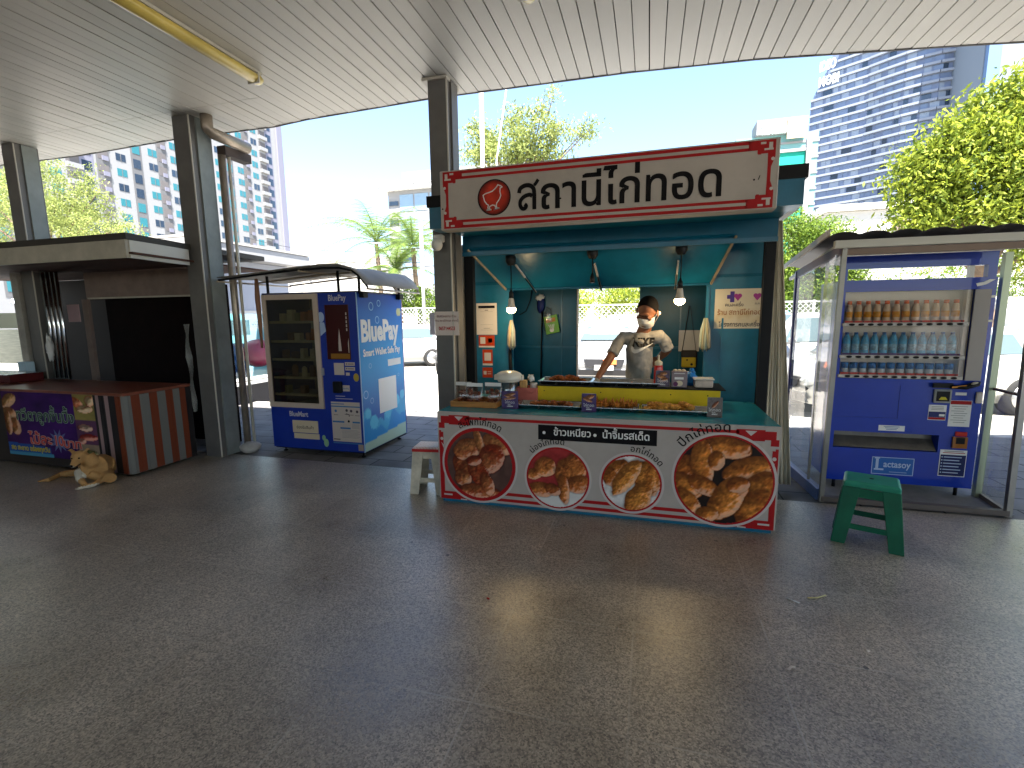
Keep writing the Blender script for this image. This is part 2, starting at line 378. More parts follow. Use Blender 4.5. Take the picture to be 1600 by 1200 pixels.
# ============================================================ SETTING
def floor_mat():
    m = mat('speckled floor tiles', (.1, .1, .1), .4); t = m.node_tree; b = t.nodes['Principled BSDF']; N = t.nodes.new; L = t.links.new
    g = N('ShaderNodeNewGeometry'); 
    sp = N('ShaderNodeTexVoronoi'); sp.inputs['Scale'].default_value = 75; L(g.outputs[0], sp.inputs['Vector'])
    n1 = N('ShaderNodeTexVoronoi'); n1.inputs['Scale'].default_value = 150; L(g.outputs[0], n1.inputs['Vector'])
    n0 = N('ShaderNodeTexNoise'); n0.inputs['Scale'].default_value = 45; n0.inputs['Detail'].default_value = 6; L(g.outputs[0], n0.inputs['Vector'])
    sc = N('ShaderNodeSeparateColor'); L(n1.outputs['Color'], sc.inputs[0]); mxn = N('ShaderNodeMath'); mxn.operation = 'MULTIPLY_ADD'; mxn.inputs[1].default_value = .55; L(sc.outputs[0], mxn.inputs[0])
    mxh = N('ShaderNodeMath'); mxh.operation = 'MULTIPLY'; mxh.inputs[1].default_value = .45; L(n0.outputs[0], mxh.inputs[0]); L(mxh.outputs[0], mxn.inputs[2])
    n2 = N('ShaderNodeTexNoise'); n2.inputs['Scale'].default_value = .9; n2.inputs['Detail'].default_value = 9; n2.inputs['Roughness'].default_value = .62; L(g.outputs[0], n2.inputs['Vector'])
    r1 = N('ShaderNodeValToRGB'); r1.color_ramp.elements[0].position = .2; r1.color_ramp.elements[1].position = .82
    r1.color_ramp.elements[0].color = (.1, .084, .066, 1); r1.color_ramp.elements[1].color = (.64, .575, .49, 1); L(mxn.outputs[0], r1.inputs[0])
    r2 = N('ShaderNodeValToRGB'); r2.color_ramp.elements[0].position = .3; r2.color_ramp.elements[1].position = .72
    r2.color_ramp.elements[0].color = (.42, .36, .29, 1); r2.color_ramp.elements[1].color = (1.3, 1.28, 1.25, 1); L(n2.outputs[0], r2.inputs[0])
    mu = N('ShaderNodeMix'); mu.data_type = 'RGBA'; mu.blend_type = 'MULTIPLY'; mu.inputs[0].default_value = 1; L(r1.outputs[0], mu.inputs[6]); L(r2.outputs[0], mu.inputs[7])
    # pale scuffs
    n3 = N('ShaderNodeTexNoise'); n3.inputs['Scale'].default_value = 2.3; n3.inputs['Detail'].default_value = 12; n3.inputs['Roughness'].default_value = .7; n3.inputs['Distortion'].default_value = 1.2
    mp = N('ShaderNodeMapping'); mp.inputs['Scale'].default_value = (1, .35, 1); mp.inputs['Rotation'].default_value = (0, 0, .5); L(g.outputs[0], mp.inputs[0]); L(mp.outputs[0], n3.inputs['Vector'])
    r3 = N('ShaderNodeMapRange'); r3.inputs[1].default_value = .56; r3.inputs[2].default_value = .78; r3.inputs[3].default_value = 0; r3.inputs[4].default_value = .55; L(n3.outputs[0], r3.inputs[0])
    m3 = N('ShaderNodeMix'); m3.data_type = 'RGBA'; L(r3.outputs[0], m3.inputs[0]); L(mu.outputs[2], m3.inputs[6]); m3.inputs[7].default_value = (.36, .34, .31, 1)
    # joints
    sx = N('ShaderNodeSeparateXYZ'); L(g.outputs[0], sx.inputs[0])
    def joint(out, per, off, wd):
        a = N('ShaderNodeMath'); a.operation = 'ADD'; a.inputs[1].default_value = off+50*per; L(out, a.inputs[0])
        d = N('ShaderNodeMath'); d.operation = 'PINGPONG'; d.inputs[1].default_value = per/2; L(a.outputs[0], d.inputs[0])
        c = N('ShaderNodeMath'); c.operation = 'LESS_THAN'; c.inputs[1].default_value = wd; L(d.outputs[0], c.inputs[0]); return c
    ja = joint(sx.outputs[0], .66, .035, .0045); jb = joint(sx.outputs[1], .66, .26, .0045)
    mx = N('ShaderNodeMath'); mx.operation = 'MAXIMUM'; L(ja.outputs[0], mx.inputs[0]); L(jb.outputs[0], mx.inputs[1])
    nj = N('ShaderNodeTexNoise'); nj.inputs['Scale'].default_value = 1.7; L(g.outputs[0], nj.inputs['Vector'])
    rj = N('ShaderNodeMapRange'); rj.inputs[1].default_value = .35; rj.inputs[2].default_value = .65; rj.inputs[3].default_value = .1; rj.inputs[4].default_value = .6; L(nj.outputs[0], rj.inputs[0])
    jm = N('ShaderNodeMath'); jm.operation = 'MULTIPLY'; L(mx.outputs[0], jm.inputs[0]); L(rj.outputs[0], jm.inputs[1])
    nk = N('ShaderNodeTexNoise'); nk.inputs['Scale'].default_value = .8; L(g.outputs[0], nk.inputs['Vector'])
    rk = N('ShaderNodeValToRGB'); rk.color_ramp.elements[0].position = .36; rk.color_ramp.elements[1].position = .44; rk.color_ramp.elements[0].color = (.02, .018, .016, 1); rk.color_ramp.elements[1].color = (.5, .47, .42, 1); L(nk.outputs[0], rk.inputs[0])
    mj = N('ShaderNodeMix'); mj.data_type = 'RGBA'; L(jm.outputs[0], mj.inputs[0]); L(m3.outputs[2], mj.inputs[6]); L(rk.outputs[0], mj.inputs[7])
    # gum spots
    v2 = N('ShaderNodeTexVoronoi'); v2.inputs['Scale'].default_value = 2.6; v2.inputs['Randomness'].default_value = 1; L(g.outputs[0], v2.inputs['Vector'])
    rg = N('ShaderNodeMath'); rg.operation = 'LESS_THAN'; rg.inputs[1].default_value = .035; L(v2.outputs['Distance'], rg.inputs[0])
    mg = N('ShaderNodeMix'); mg.data_type = 'RGBA'; L(rg.outputs[0], mg.inputs[0]); L(mj.outputs[2], mg.inputs[6]); mg.inputs[7].default_value = (.03, .028, .026, 1)
    tv = N('ShaderNodeTexWhiteNoise'); sn = N('ShaderNodeVectorMath'); sn.operation = 'SNAP'; ao = N('ShaderNodeVectorMath'); ao.operation = 'ADD'; ao.inputs[1].default_value = (.035, .26, 5)
    L(g.outputs[0], ao.inputs[0]); L(ao.outputs[0], sn.inputs[0]); sn.inputs[1].default_value = (.66, .66, 50); L(sn.outputs[0], tv.inputs[0])
    rt = N('ShaderNodeValToRGB'); rt.color_ramp.elements[0].color = (.74, .72, .68, 1); rt.color_ramp.elements[1].color = (1.12, 1.1, 1.06, 1); L(tv.outputs['Value'], rt.inputs[0])
    mt = N('ShaderNodeMix'); mt.data_type = 'RGBA'; mt.blend_type = 'MULTIPLY'; mt.inputs[0].default_value = .55; L(mg.outputs[2], mt.inputs[6]); L(rt.outputs[0], mt.inputs[7]); L(mt.outputs[2], b.inputs['Base Color'])
    rr = N('ShaderNodeMapRange'); rr.inputs[1].default_value = .3; rr.inputs[2].default_value = .75; rr.inputs[3].default_value = .2; rr.inputs[4].default_value = .42; L(n2.outputs[0], rr.inputs[0])
    ra = N('ShaderNodeMath'); ra.operation = 'MULTIPLY_ADD'; ra.inputs[1].default_value = .22; L(sc.outputs[1], ra.inputs[0]); L(rr.outputs[0], ra.inputs[2])
    L(ra.outputs[0], b.inputs['Roughness'])
    b.inputs['Specular IOR Level'].default_value = .95
    b.inputs['Coat Weight'].default_value = 1; b.inputs['Coat Roughness'].default_value = .36
    bm = N('ShaderNodeBump'); bm.inputs['Strength'].default_value = .7; bm.inputs['Distance'].default_value = .004
    L(mxn.outputs[0], bm.inputs['Height']); L(bm.outputs[0], b.inputs['Normal'])
    return m
FLOOR = floor_mat()
EDGE = [(-14, 5.0), (-8.88, 4.95), (-7.5, 5.0), (-5.7, 4.93), (-4.28, 4.98), (-3.78, 4.92), (-2.2, 4.86), (-.25, 4.92), (.84, 5.02), (2.5, 5.3), (3.0, 5.4), (5, 5.8), (11, 7)]
ZC = 3.88
def edge_y(x):
    for (a, b), (c, d) in zip(EDGE, EDGE[1:]):
        if a <= x <= c: return b+(d-b)*(x-a)/(c-a)
    return 5
PAVE_Y = 4.55
g = MB(); g.box(-14, 14, -15, PAVE_Y, -.3, 0, FLOOR); struct(g, 'floor')
def paver_mat():
    m = mat('grey pavers', (.2, .2, .2), .75, bump=.25, bs=90); t = m.node_tree; b = t.nodes['Principled BSDF']; N = t.nodes.new; L = t.links.new
    g = N('ShaderNodeNewGeometry'); br = N('ShaderNodeTexBrick'); br.offset = .5; br.inputs['Scale'].default_value = 1
    br.inputs['Brick Width'].default_value = .6; br.inputs['Row Height'].default_value = .3; br.inputs['Mortar Size'].default_value = .008
    br.inputs['Color1'].default_value = (.21, .2, .2, 1); br.inputs['Color2'].default_value = (.27, .26, .25, 1); br.inputs['Mortar'].default_value = (.05, .05, .05, 1)
    L(g.outputs[0], br.inputs[0]); n = N('ShaderNodeTexNoise'); n.inputs['Scale'].default_value = 3; n.inputs['Detail'].default_value = 8; L(g.outputs[0], n.inputs[0])
    mu = N('ShaderNodeMix'); mu.data_type = 'RGBA'; mu.blend_type = 'MULTIPLY'; mu.inputs[0].default_value = .7; L(br.outputs[0], mu.inputs[6]); L(n.outputs[0], mu.inputs[7]); L(mu.outputs[2], b.inputs['Base Color'])
    return m
g = MB(); g.box(-14, 14, PAVE_Y+.004, 7.6, -.3, -.006, paver_mat()); struct(g, 'pavement')
g = MB(); g.box(-14, 14, 7.6, 7.75, -.3, -.004, mat('kerb concrete', (.42, .4, .37), .8, var=.2)); struct(g, 'kerb', bev=.01)
lot = mat('pale concrete lot', (.38, .36, .325), .85, var=.12, vs=.6, bump=.3, bs=30)
g = MB(); g.box(-60, 60, 7.75, 60, -.4, -.11, lot)
for k in range(-9, 10): g.box(k*4-.01, k*4+.01, 7.75, 20, -.112, -.108, mat('joint', (.15, .14, .12), .9))
for k in range(4): g.box(-40, 40, 9.5+k*3, 9.52+k*3, -.112, -.107, MATS['joint'])
struct(g, 'parking_lot')
g = MB(); gm = mat('far ground', (.3, .29, .26), .9, var=.2, vs=.02)
g.box(-1200, 1200, 60, 1500, -1, -.2, gm); g.box(-1200, -60, -400, 60, -1, -.2, gm); g.box(60, 1200, -400, 60, -1, -.2, gm); g.box(-60, 60, -400, -15, -1, -.12, lot)
g.box(-60, -14, -15, 7.75, -.6, -.13, gm); g.box(14, 60, -15, 7.75, -.6, -.13, gm)
struct(g, 'ground')

# ceiling: long painted metal strips running towards the edge
ceil = MB(); cm = mat('off white ceiling strip', (.6, .575, .53), .42, spec=.4); t = cm.node_tree; N = t.nodes.new
gi = N('ShaderNodeNewGeometry'); rp = N('ShaderNodeValToRGB'); rp.color_ramp.elements[0].color = (.5, .485, .45, 1); rp.color_ramp.elements[1].color = (.66, .635, .585, 1)
nn = N('ShaderNodeTexNoise'); nn.inputs['Scale'].default_value = 1.2; nn.inputs['Detail'].default_value = 8; t.links.new(gi.outputs[0], nn.inputs['Vector'])
ma = N('ShaderNodeMath'); ma.operation = 'MULTIPLY_ADD'; ma.inputs[1].default_value = .45; t.links.new(gi.outputs['Random Per Island'], ma.inputs[0]); 
mb_ = N('ShaderNodeMath'); mb_.operation = 'MULTIPLY'; mb_.inputs[1].default_value = .6; t.links.new(nn.outputs[0], mb_.inputs[0]); t.links.new(mb_.outputs[0], ma.inputs[2])
t.links.new(ma.outputs[0], rp.inputs[0]); t.links.new(rp.outputs[0], t.nodes['Principled BSDF'].inputs['Base Color'])
pit = .127; x = -13.9; rs = random.Random(3)
while x < 10.8:
    y1 = edge_y(x+pit/2); ya = edge_y(x+.004); yb = edge_y(x+pit-.004)
    dz = rs.uniform(-.002, .002); segs = [(-14.5, -1.2), (-1.196, None)]
    if x < -3.95: segs = [(-14.5, -1.2), (-1.196, 4.32), (4.326, None)]
    for a, b in segs:
        p0, p1 = x+.004, x+pit-.004+rs.uniform(-.0025, .001)
        y0 = a; e0 = b if b else ya; e1 = b if b else yb; z0 = ZC+dz; z1 = ZC+.03+dz
        ceil.add([(p0, y0, z0), (p1, y0, z0), (p1, e1, z0), (p0, e0, z0), (p0, y0, z1), (p1, y0, z1), (p1, e1, z1), (p0, e0, z1)],
                 [(0, 3, 2, 1), (4, 5, 6, 7), (0, 1, 5, 4), (1, 2, 6, 5), (2, 3, 7, 6), (3, 0, 4, 7)], cm)
    x += pit
dk = mat('dark ceiling void', (.05, .045, .04), .9)
ceil.poly([(-14, -14.6, ZC+.034)]+[(a, b-.02, ZC+.034) for a, b in EDGE]+[(11, -14.6, ZC+.034)], dk)
struct(ceil, 'ceiling')
rf = MB(); P = [(-14, -14.6)]+[(a, b+.02) for a, b in EDGE]+[(11, -14.6)]
rf.prism([(a, b, ZC+.12) for a, b in P], (0, 0, .25), mat('roof metal', (.45, .45, .45), .5, metal=.3)); struct(rf, 'canopy_roof')
gt = MB(); gm2 = mat('white gutter', (.75, .75, .74), .5, var=.1); dkt = mat('dark edge trim', (.05, .045, .045), .6)
for (a, b), (c, d) in zip(EDGE, EDGE[1:]):
    gt.bar((a, b+.012, ZC+.03), (c, d+.012, ZC+.03), .02, .07, dkt); gt.bar((a, b+.13, ZC+.13), (c, d+.13, ZC+.13), .2, .012, gm2); gt.bar((a, b+.23, ZC+.2), (c, d+.23, ZC+.2), .012, .15, gm2)
struct(gt, 'canopy_edge')
# pillars
steel = mat('grey brown painted steel', (.13, .125, .12), .42, metal=.1, var=.14, vs=2.5, bump=.1, bs=20)
steel_l = mat('grey green painted steel', (.2, .22, .215), .42, metal=.1, var=.14, vs=2.5)
trim_m = mat('pale corner trim', (.5, .47, .42), .4)
def pillar(label, x0, x1, y0, y1, side, cap=False):
    t = thing('pillar', label, 'pillar', ((x0+x1)/2, (y0+y1)/2, 0), 'steel pillars carrying the canopy')
    m = MB(); m.box(x0, x1, y0, y1, 0, ZC-.002, steel); m.build('shaft', t, bev=.006)
    s = MB(); s.box(x1+.001, x1+.02, y0+.07, y1-.03, .01, ZC-.01, side); s.build('side_channel', t)
    c = MB(); c.box(x1-.008, x1+.006, y0-.006, y0+.004, .0, ZC-.01, trim_m); c.build('corner_trim', t)
    if cap: c = MB(); c.box(x0-.05, x1+.01, y0-.02, y1+.04, ZC-.03, ZC-.004, trim_m); c.build('cap_plate', t)
    return t
pillar('grey steel pillar beside the fried chicken kiosk with a paper notice taped on', -2.075, -1.88, 4.47, 4.72, steel, True)
P1 = pillar('wide grey steel pillar with a drainpipe, between the skewer stall and the blue machine', -5.14, -4.9, 4.4, 4.68, steel_l)
pillar('grey steel pillar behind the skewer stall at the left end', -7.95, -7.72, 4.4, 4.66, steel_l)
pillar('steel pillar standing left of the picture edge', -11.0, -10.77, 4.4, 4.66, steel_l) if False else None
# drainpipe and its elbow below the ceiling, by the left pillar
t = thing('drainpipe', 'brown metal drainpipe with an elbow running down the wide left pillar', 'drainpipe', (-4.82, 4.75, 0))
pm = mat('weathered brown pipe', (.3, .25, .2), .35, metal=.5, var=.2, vs=6)
e0 = at(325, 190, 'z', ZC); m = MB(); m.tube([(-4.76, 4.5, ZC), (-4.76, 4.5, ZC-.13), (-4.75, 4.54, ZC-.17), (-4.7, 5.0, ZC-.2)], .062, pm, 16); m.build('elbow', t)
m = MB(); m.box(-4.88, -4.76, 4.72, 5.1, ZC-.34, ZC-.24, mat('dark rusty bracket', (.06, .045, .04), .7, var=.3)); m.build('bracket', t)
m = MB(); m.tube([(-4.835, 4.73, ZC-.34), (-4.835, 4.73, .02)], .04, pm, 14); m.build('downpipe', t)
m = MB(); m.tube([(-4.79, 4.79, ZC-.35), (-4.79, 4.79, .02)], .018, mat('cream conduit', (.55, .5, .4), .4), 10); m.build('conduit', t)
s = MB(); s.ell((-4.79, 4.72, .05), (.13, .11, .075), mat('grey stone', (.4, .38, .35), .85, var=.2, bump=.5, bs=20), disp=.25, ds=2); solo(s, 'stone', 'grey stone lying on the floor at the foot of the wide left pillar', 'stone')
# ceiling lamps (not lit): yellowed tubes
ly = mat('yellowed diffuser', (.55, .42, .1), .3, var=.15, vs=3, coat=.5); lh = mat('lamp housing', (.5, .48, .42), .5)
for x, y0, y1, lab in [(-3.5, 2.35, 3.95, 'long unlit tube lamp with yellowed cover on the left of the ceiling'), (-.85, 1.9, 3.55, 'unlit tube lamp with yellowed cover just above the top edge of the view')]:
    t = thing('ceiling_lamp', lab, 'lamp', (x, (y0+y1)/2, ZC), 'tube lamps on the ceiling')
    m = MB(); m.box(x-.04, x+.04, y0+.03, y1-.03, ZC-.03, ZC-.004, lh); m.build('housing', t)
    m = MB(); n = 14; pts = [(x, y0, ZC-.07), (x, y0+.02, ZC-.07), (x, y0+.06, ZC-.07), (x, y1-.06, ZC-.07), (x, y1-.02, ZC-.07), (x, y1, ZC-.07)]
    m.tube(pts, [.015, .045, .058, .058, .045, .015], ly, 18, ry=[.012, .035, .045, .045, .035, .012]); m.build('diffuser', t)
    m = MB(); m.box(x-.062, x+.062, y1-.1, y1-.085, ZC-.118, ZC-.03, lh); m.box(x-.062, x+.062, y0+.1, y0+.115, ZC-.118, ZC-.03, lh); m.build('clip', t)
# ============================================================ KIOSK
teal = mat('teal painted sheet', (.005, .12, .21), .3, var=.16, vs=3, bump=.08, bs=30, spec=.5)
teal_d = mat('deep teal painted sheet', (.004, .095, .17), .35, var=.15, vs=3)
black = mat('black paint', (.006, .006, .007), .55, spec=.2); white = mat('white vinyl', (.42, .375, .34), .42, var=.1, vs=1.6, coat=.15)
white2 = mat('white print', (.55, .5, .47), .5, spec=.25); red = mat('red print', (.36, .008, .01), .5, spec=.2); ink = mat('black print', (.006, .005, .006), .6, spec=.12)
alu = mat('aluminium', (.55, .55, .54), .35, metal=.9); vink = vcol('printed picture', .5, .2)
KX0, KX1 = -1.97, 1.07; YB = 5.2; YR = 5.95
K = thing('food_kiosk', 'teal street food kiosk with a large red and white fried chicken sign', 'kiosk', ((KX0+KX1)/2, 5.0, 0))
# counter
CX0, CX1, CY, CZ = -1.765, .948, 3.79, .83
ct = MB(); ct.box(CX0+.02, CX1-.02, CY+.03, 4.75, .03, CZ-.025, teal_d); ct.box(CX0+.02, CX1-.02, CY+.012, CY+.03, .0, .05, teal)
counter = ct.build('counter', K)
m = MB(); m.box(CX0, CX1, CY+.004, 4.8, CZ-.022, CZ, mat('teal counter top', (.015, .2, .26), .22, var=.12, vs=3)); m.build('counter_top', counter, bev=.003)
m = MB(); m.box(CX0-.002, CX1+.002, CY-.012, CY+.003, .035, CZ-.003, white); bn = m.build('counter_banner', counter)
B = PL((0, CY-.0125, 0)); m = MB()
B.rect(m, CX0+.27, CX1-.28, .765, .79, red)
for sg, xe in ((1, CX0), (-1, CX1)):
    X = lambda a: xe+sg*a
    def R(a, b, c, d, mt=red, h=.001): B.rect(m, min(X(a), X(b)), max(X(a), X(b)), c, d, mt, h)
    R(.105, .3, .715, .8); R(.075, .27, .745, .765, red, .0012); R(.03, .11, .725, .79); R(.01, .065, .68, .73, red, .0014)
    B.poly(m, [(X(.16), .79), (X(.24), .79), (X(.2), .752)], white2, .002)
    R(.01, .05, .1, .645); R(.01, .03, .6, .66, red, .0013); B.disc(m, X(.035), .585, .014, white2, .002); B.poly(m, [(X(.028), .555), (X(.05), .53), (X(.05), .5)], white2, .002)
    R(.01, .27, .035, .105, red, .0015); R(.25, .36, .035, .075, red, .0012); R(.045, .13, .085, .1, white2, .002) if False else R(.04, .12, .068, .082, white2, .002); R(.2, .26, .035, .044, white2, .002)
B.rect(m, CX0+.3, CX1-.3, .11, .138, red); B.rect(m, CX0+.3, CX1-.3, .055, .082, red)
m.build('border_print', bn)
# the four round photographs
def pc(u, v): p = at(u, v, 'y', CY-.0125); return p.x, p.z
PH = [((749, 727), (55.5, 55), .008, 'thigh'), ((871, 756), (49, 0), .005, 'drumstick'), ((986, 755), (47.5, 0), .004, 'breast'), ((1129, 763), (79, 0), .004, 'wing')]
W1 = (.72, .7, .68); paintsets = {
 'thigh': chicken_rgb([(.2, .45, .1, .2, .3, .3), (.32, .72, .22, .16, .3, .75), (.5, .85, .07, .2, .3, .9), (.78, .82, .24, .14, -.5, .85), (.68, .6, .2, .24, -.4, .2), (.33, .42, .14, .22, -.7, .45), (.5, .35, .14, .26, .5, .15), (.24, .28, .14, .12, -.5, .8), (.5, .1, .34, .12, -.1, .35), (.42, .56, .12, .08, .1, .0), (.62, .22, .1, .2, .3, .5)], (.1, .05, .04), seed=5, gold=(.5, .19, .06), brown=(.3, .03, .008)),
 'drumstick': chicken_rgb([(.12, .55, .16, .1, .2, .7), (.3, .68, .2, .18, 0, .75), (.72, .62, .26, .3, -.3, .55), (.85, .42, .2, .16, .2, .4), (.6, .32, .1, .26, .12, .5), (.22, .28, .22, .13, -.1, .7), (.42, .3, .14, .1, -.4, .2)], (.35, .03, .03), (.3, W1), seed=9, gold=(.68, .23, .05), brown=(.3, .06, .012)),
 'breast': chicken_rgb([(.2, .75, .3, .14, .6, .3), (.12, .6, .14, .2, .3, .1), (.78, .62, .26, .34, .5, .45), (.42, .6, .17, .42, -.6, .85), (.62, .22, .22, .34, -.5, .6)], W1, seed=14, gold=(.7, .27, .045), brown=(.34, .08, .01)),
 'wing': chicken_rgb([(.5, .88, .3, .13, -.1, .6), (.12, .6, .16, .2, .5, .35), (.28, .68, .13, .3, .12, .75), (.42, .72, .09, .12, .1, .5), (.12, .4, .2, .13, -.6, .75), (.3, .42, .2, .1, -.5, .5), (.15, .22, .2, .1, -.9, .7), (.78, .66, .32, .13, .3, .6), (.88, .38, .2, .28, -.5, .7), (.85, .2, .25, .2, .7, .6), (.55, .3, .17, .3, -.6, .8), (.35, .1, .13, .09, 0, .6), (.66, .46, .12, .09, .3, .4)], (.015, .008, .006), seed=21, gold=(.68, .23, .035), brown=(.28, .055, .008))}
for (c, r, rw, kind) in PH:
    cu, cv = pc(*c); rr = abs(pc(c[0]+r[0], c[1])[0]-pc(c[0]-r[0], c[1])[0])/2
    if cv-rr < .042: cv = .042+rr
    m = MB(); B.disc(m, cu, cv, rr+.018, white2, .0022, 56); B.disc(m, cu, cv, rr, red, .0028, 56); m.build('photo_ring', bn)
    ri = rr-(.03 if kind == 'thigh' else .014)
    painted('food_photo', bn, lambda u, v: B.p(cu+(u-.5)*2*ri, cv+(v-.5)*2*ri, .0034), paintsets[kind], 110, 110, vink, mask=lambda u, v: (u-.5)**2+(v-.5)**2 < .249)
    m = MB()
    {'thigh': lambda: B.arc(m, 'สะโพกไก่ทอด', cu, cv, rr+.026, rad(88), .082, ink, off=.012, sx=.9), 'drumstick': lambda: B.arc(m, 'น่องไก่ทอด', cu, cv, rr+.026, rad(108), .068, ink, off=.01),
     'breast': lambda: B.arc(m, 'อกไก่ทอด', cu, cv, rr+.026, rad(64), .068, ink, off=.01), 'wing': lambda: B.arc(m, 'ปีกไก่ทอด', cu, cv, rr+.026, rad(113), .098, ink, off=.012)}[kind]()
    m.build('lettering', bn)
x0, z0 = pc(841, 688); x1, z1 = pc(1027, 672)
m = MB(); B.rect(m, x0, x1, .63, .755, ink, .0015); m.build('black_band', bn)
m = MB(); wp = mat('white lettering', (.78, .78, .76), .4)
B.text(m, 'ข้าวเหนียว', x0+.31*(x1-x0)/1.0-.01, .672, .082, wp, off=.018, h=.003, width=.31, align='c'); B.disc(m, x0+.05, .69, .013, wp, .003, 16)
B.text(m, 'น้ำจิ้มรสเด็ด', x0+.75*(x1-x0), .672, .082, wp, off=.018, h=.003, width=.37); B.disc(m, x0+.5*(x1-x0)-.005, .69, .013, wp, .003, 16); m.build('lettering', bn)
# posts, walls, roof
m = MB(); 
for xa, xb in ((-1.865, -1.77), (.97, 1.055)): 
    q = MB(); q.box(xa, xb, 4.76, 4.83, 0, 2.5, black); q.build('post', K)
m = MB(); m.box(KX0, KX0+.5, YB, YB+.03, .1, 2.46, teal); m.box(KX0, KX0+.46, YB-.012, YB-.001, 1.99, 2.03, teal_d); m.build('side_panel', K)
m = MB(); m.box(.545, KX1, YB, YB+.03, .1, 2.46, teal); m.box(.7, .716, YB-.008, YB-.001, .85, 1.6, teal); m.box(.545, KX1, YB-.008, YB-.001, 2.0, 2.03, teal_d); m.box(.545, .575, YB-.02, YB-.001, .8, 1.9, teal); m.build('side_panel', K)
m = MB(); m.box(KX0, KX0+.03, YB, YR, .1, 2.46, teal); m.build('side_wall', K); m = MB(); m.box(KX1-.03, KX1, YB, YR, .1, 2.46, teal); m.build('side_wall', K)
# rear wall with a window opening
wa = at(904, 452, 'y', YR); wb = at(1000, 449, 'y', YR); 
wx0, wx1 = wa.x, wb.x; wz1 = wa.z; wz0 = 1.0
m = MB(); m.box(KX0+.03, wx0, YR, YR+.03, .1, 2.46, teal_d); m.box(wx1, KX1-.03, YR, YR+.03, .1, 2.46, teal_d); m.box(wx0, wx1, YR, YR+.03, wz1, 2.46, teal_d); m.box(wx0, wx1, YR, YR+.03, .1, .55, teal_d)
for xx in (-1.05, .35): m.box(xx, xx+.012, YR-.008, YR-.001, .3, 2.1, teal)
m.box(KX0+.03, wx0-.03, YR-.03, YR-.001, 1.24, 1.265, teal); m.box(wx1+.03, KX1-.03, YR-.03, YR-.001, 1.24, 1.265, teal); m.build('rear_wall', K)
m = MB(); m.box(wx0-.015, wx0, YR-.03, YR+.04, .55, wz1, white2); m.box(wx1, wx1+.012, YR-.03, YR+.04, .55, wz1, teal); m.build('window_frame', K)
m = MB(); m.box(KX0, KX1, 4.83, YR, 0, .1, mat('kiosk floor', (.12, .11, .1), .7)); m.build('floor_deck', K)
m = MB(); m.box(-1.86, KX1, 4.44, YR+.15, 2.46, 2.52, teal_d); m.box(-1.84, KX1+.14, 4.76, YR+.3, 2.522, 2.56, mat('roof sheet', (.5, .48, .44), .5)); m.build('roof', K)
m = MB(); m.box(-1.97, 1.09, 4.19, 4.43, 2.45, 2.64, teal); m.build('front_beam', K); m = MB(); m.box(-1.99, 1.11, 4.18, 4.435, 2.642, 2.74, black); m.build('beam_cap', K)
m = MB(); m.box(-1.865, 1.055, 4.74, 4.758, 2.28, 2.46, teal_d); m.box(-1.865, 1.055, 4.72, 4.739, 2.26, 2.3, teal); m.build('header', K)
# raised flap sloping down inside
A, Bq, Cq, D = Vector((-1.8, 4.72, 2.33)), Vector((.72, 4.72, 2.33)), Vector((.58, YB-.03, 1.945)), Vector((-1.53, YB-.03, 1.945))
fl = MB(); nrm = (Bq-A).cross(D-A).normalized()
fl.prism([A, Bq, Cq, D], nrm*.02, teal); flap = fl.build('flap', K)
m = MB(); of = -nrm*.012
for p, q in ((A, D), (Bq, Cq)): m.bar(p+of, q+of, .018, .018, mat('bare wood edge', (.3, .24, .17), .6, var=.3))
m.bar(D+of, Cq+of, .012, .02, teal_d); m.build('flap_edge', flap)
def on_flap(u, v, off=0):
    d = (at(u, v, 'y', 6)-CAMP).normalized(); t = (A-CAMP).dot(nrm)/d.dot(nrm); return CAMP+d*t-nrm*off
# battens on the flap
for (u0, v0, u1, v1) in ((806, 412, 838, 455), (929, 410, 940, 452), (1060, 405, 1055, 450)):
    a = on_flap(u0, v0, .015); b = on_flap(u1, v1, .015); md = a.lerp(b, .45)
    t = MB(); t.bar(a, md, .016, .016, white2); t.bar(md, b, .02, .006, alu); t.bar(md-nrm*.01, b-nrm*.01, .006, .01, black); t.build('flap_stay', flap)
# sign
SY = 4.04; SX0, SX1, SZ0, SZ1 = -1.785, .885, 2.385, 2.895
ps = [at(687, 270, 'y', SY), at(1219, 211, 'y', SY), at(689, 362, 'y', SY), at(1215.5, 324, 'y', SY)]
SX0, SX1 = (ps[0].x+ps[2].x)/2, (ps[1].x+ps[3].x)/2; SZ1 = (ps[0].z+ps[1].z)/2; SZ0 = (ps[2].z+ps[3].z)/2
m = MB(); m.box(SX0, SX1, SY, SY+.13, SZ0, SZ1, white); m.box(SX0+.2, SX0+.24, SY+.13, 4.19, SZ0+.1, SZ1-.2, alu); m.box(SX1-.24, SX1-.2, SY+.13, 4.19, SZ0+.1, SZ1-.2, alu)
sign = m.build('sign_board', K, bev=.006); S = PL((0, SY-.0005, 0)); m = MB()
def fr(a, b, c, d, mt=red, h=.001): S.rect(m, a, b, c, d, mt, h)
for z, sg in ((SZ1, -1), (SZ0, 1)):
    fr(SX0+.2, SX1-.2, *sorted((z+sg*.012, z+sg*.036))); fr(SX0+.2, SX1-.2, *sorted((z+sg*.058, z+sg*.08)))
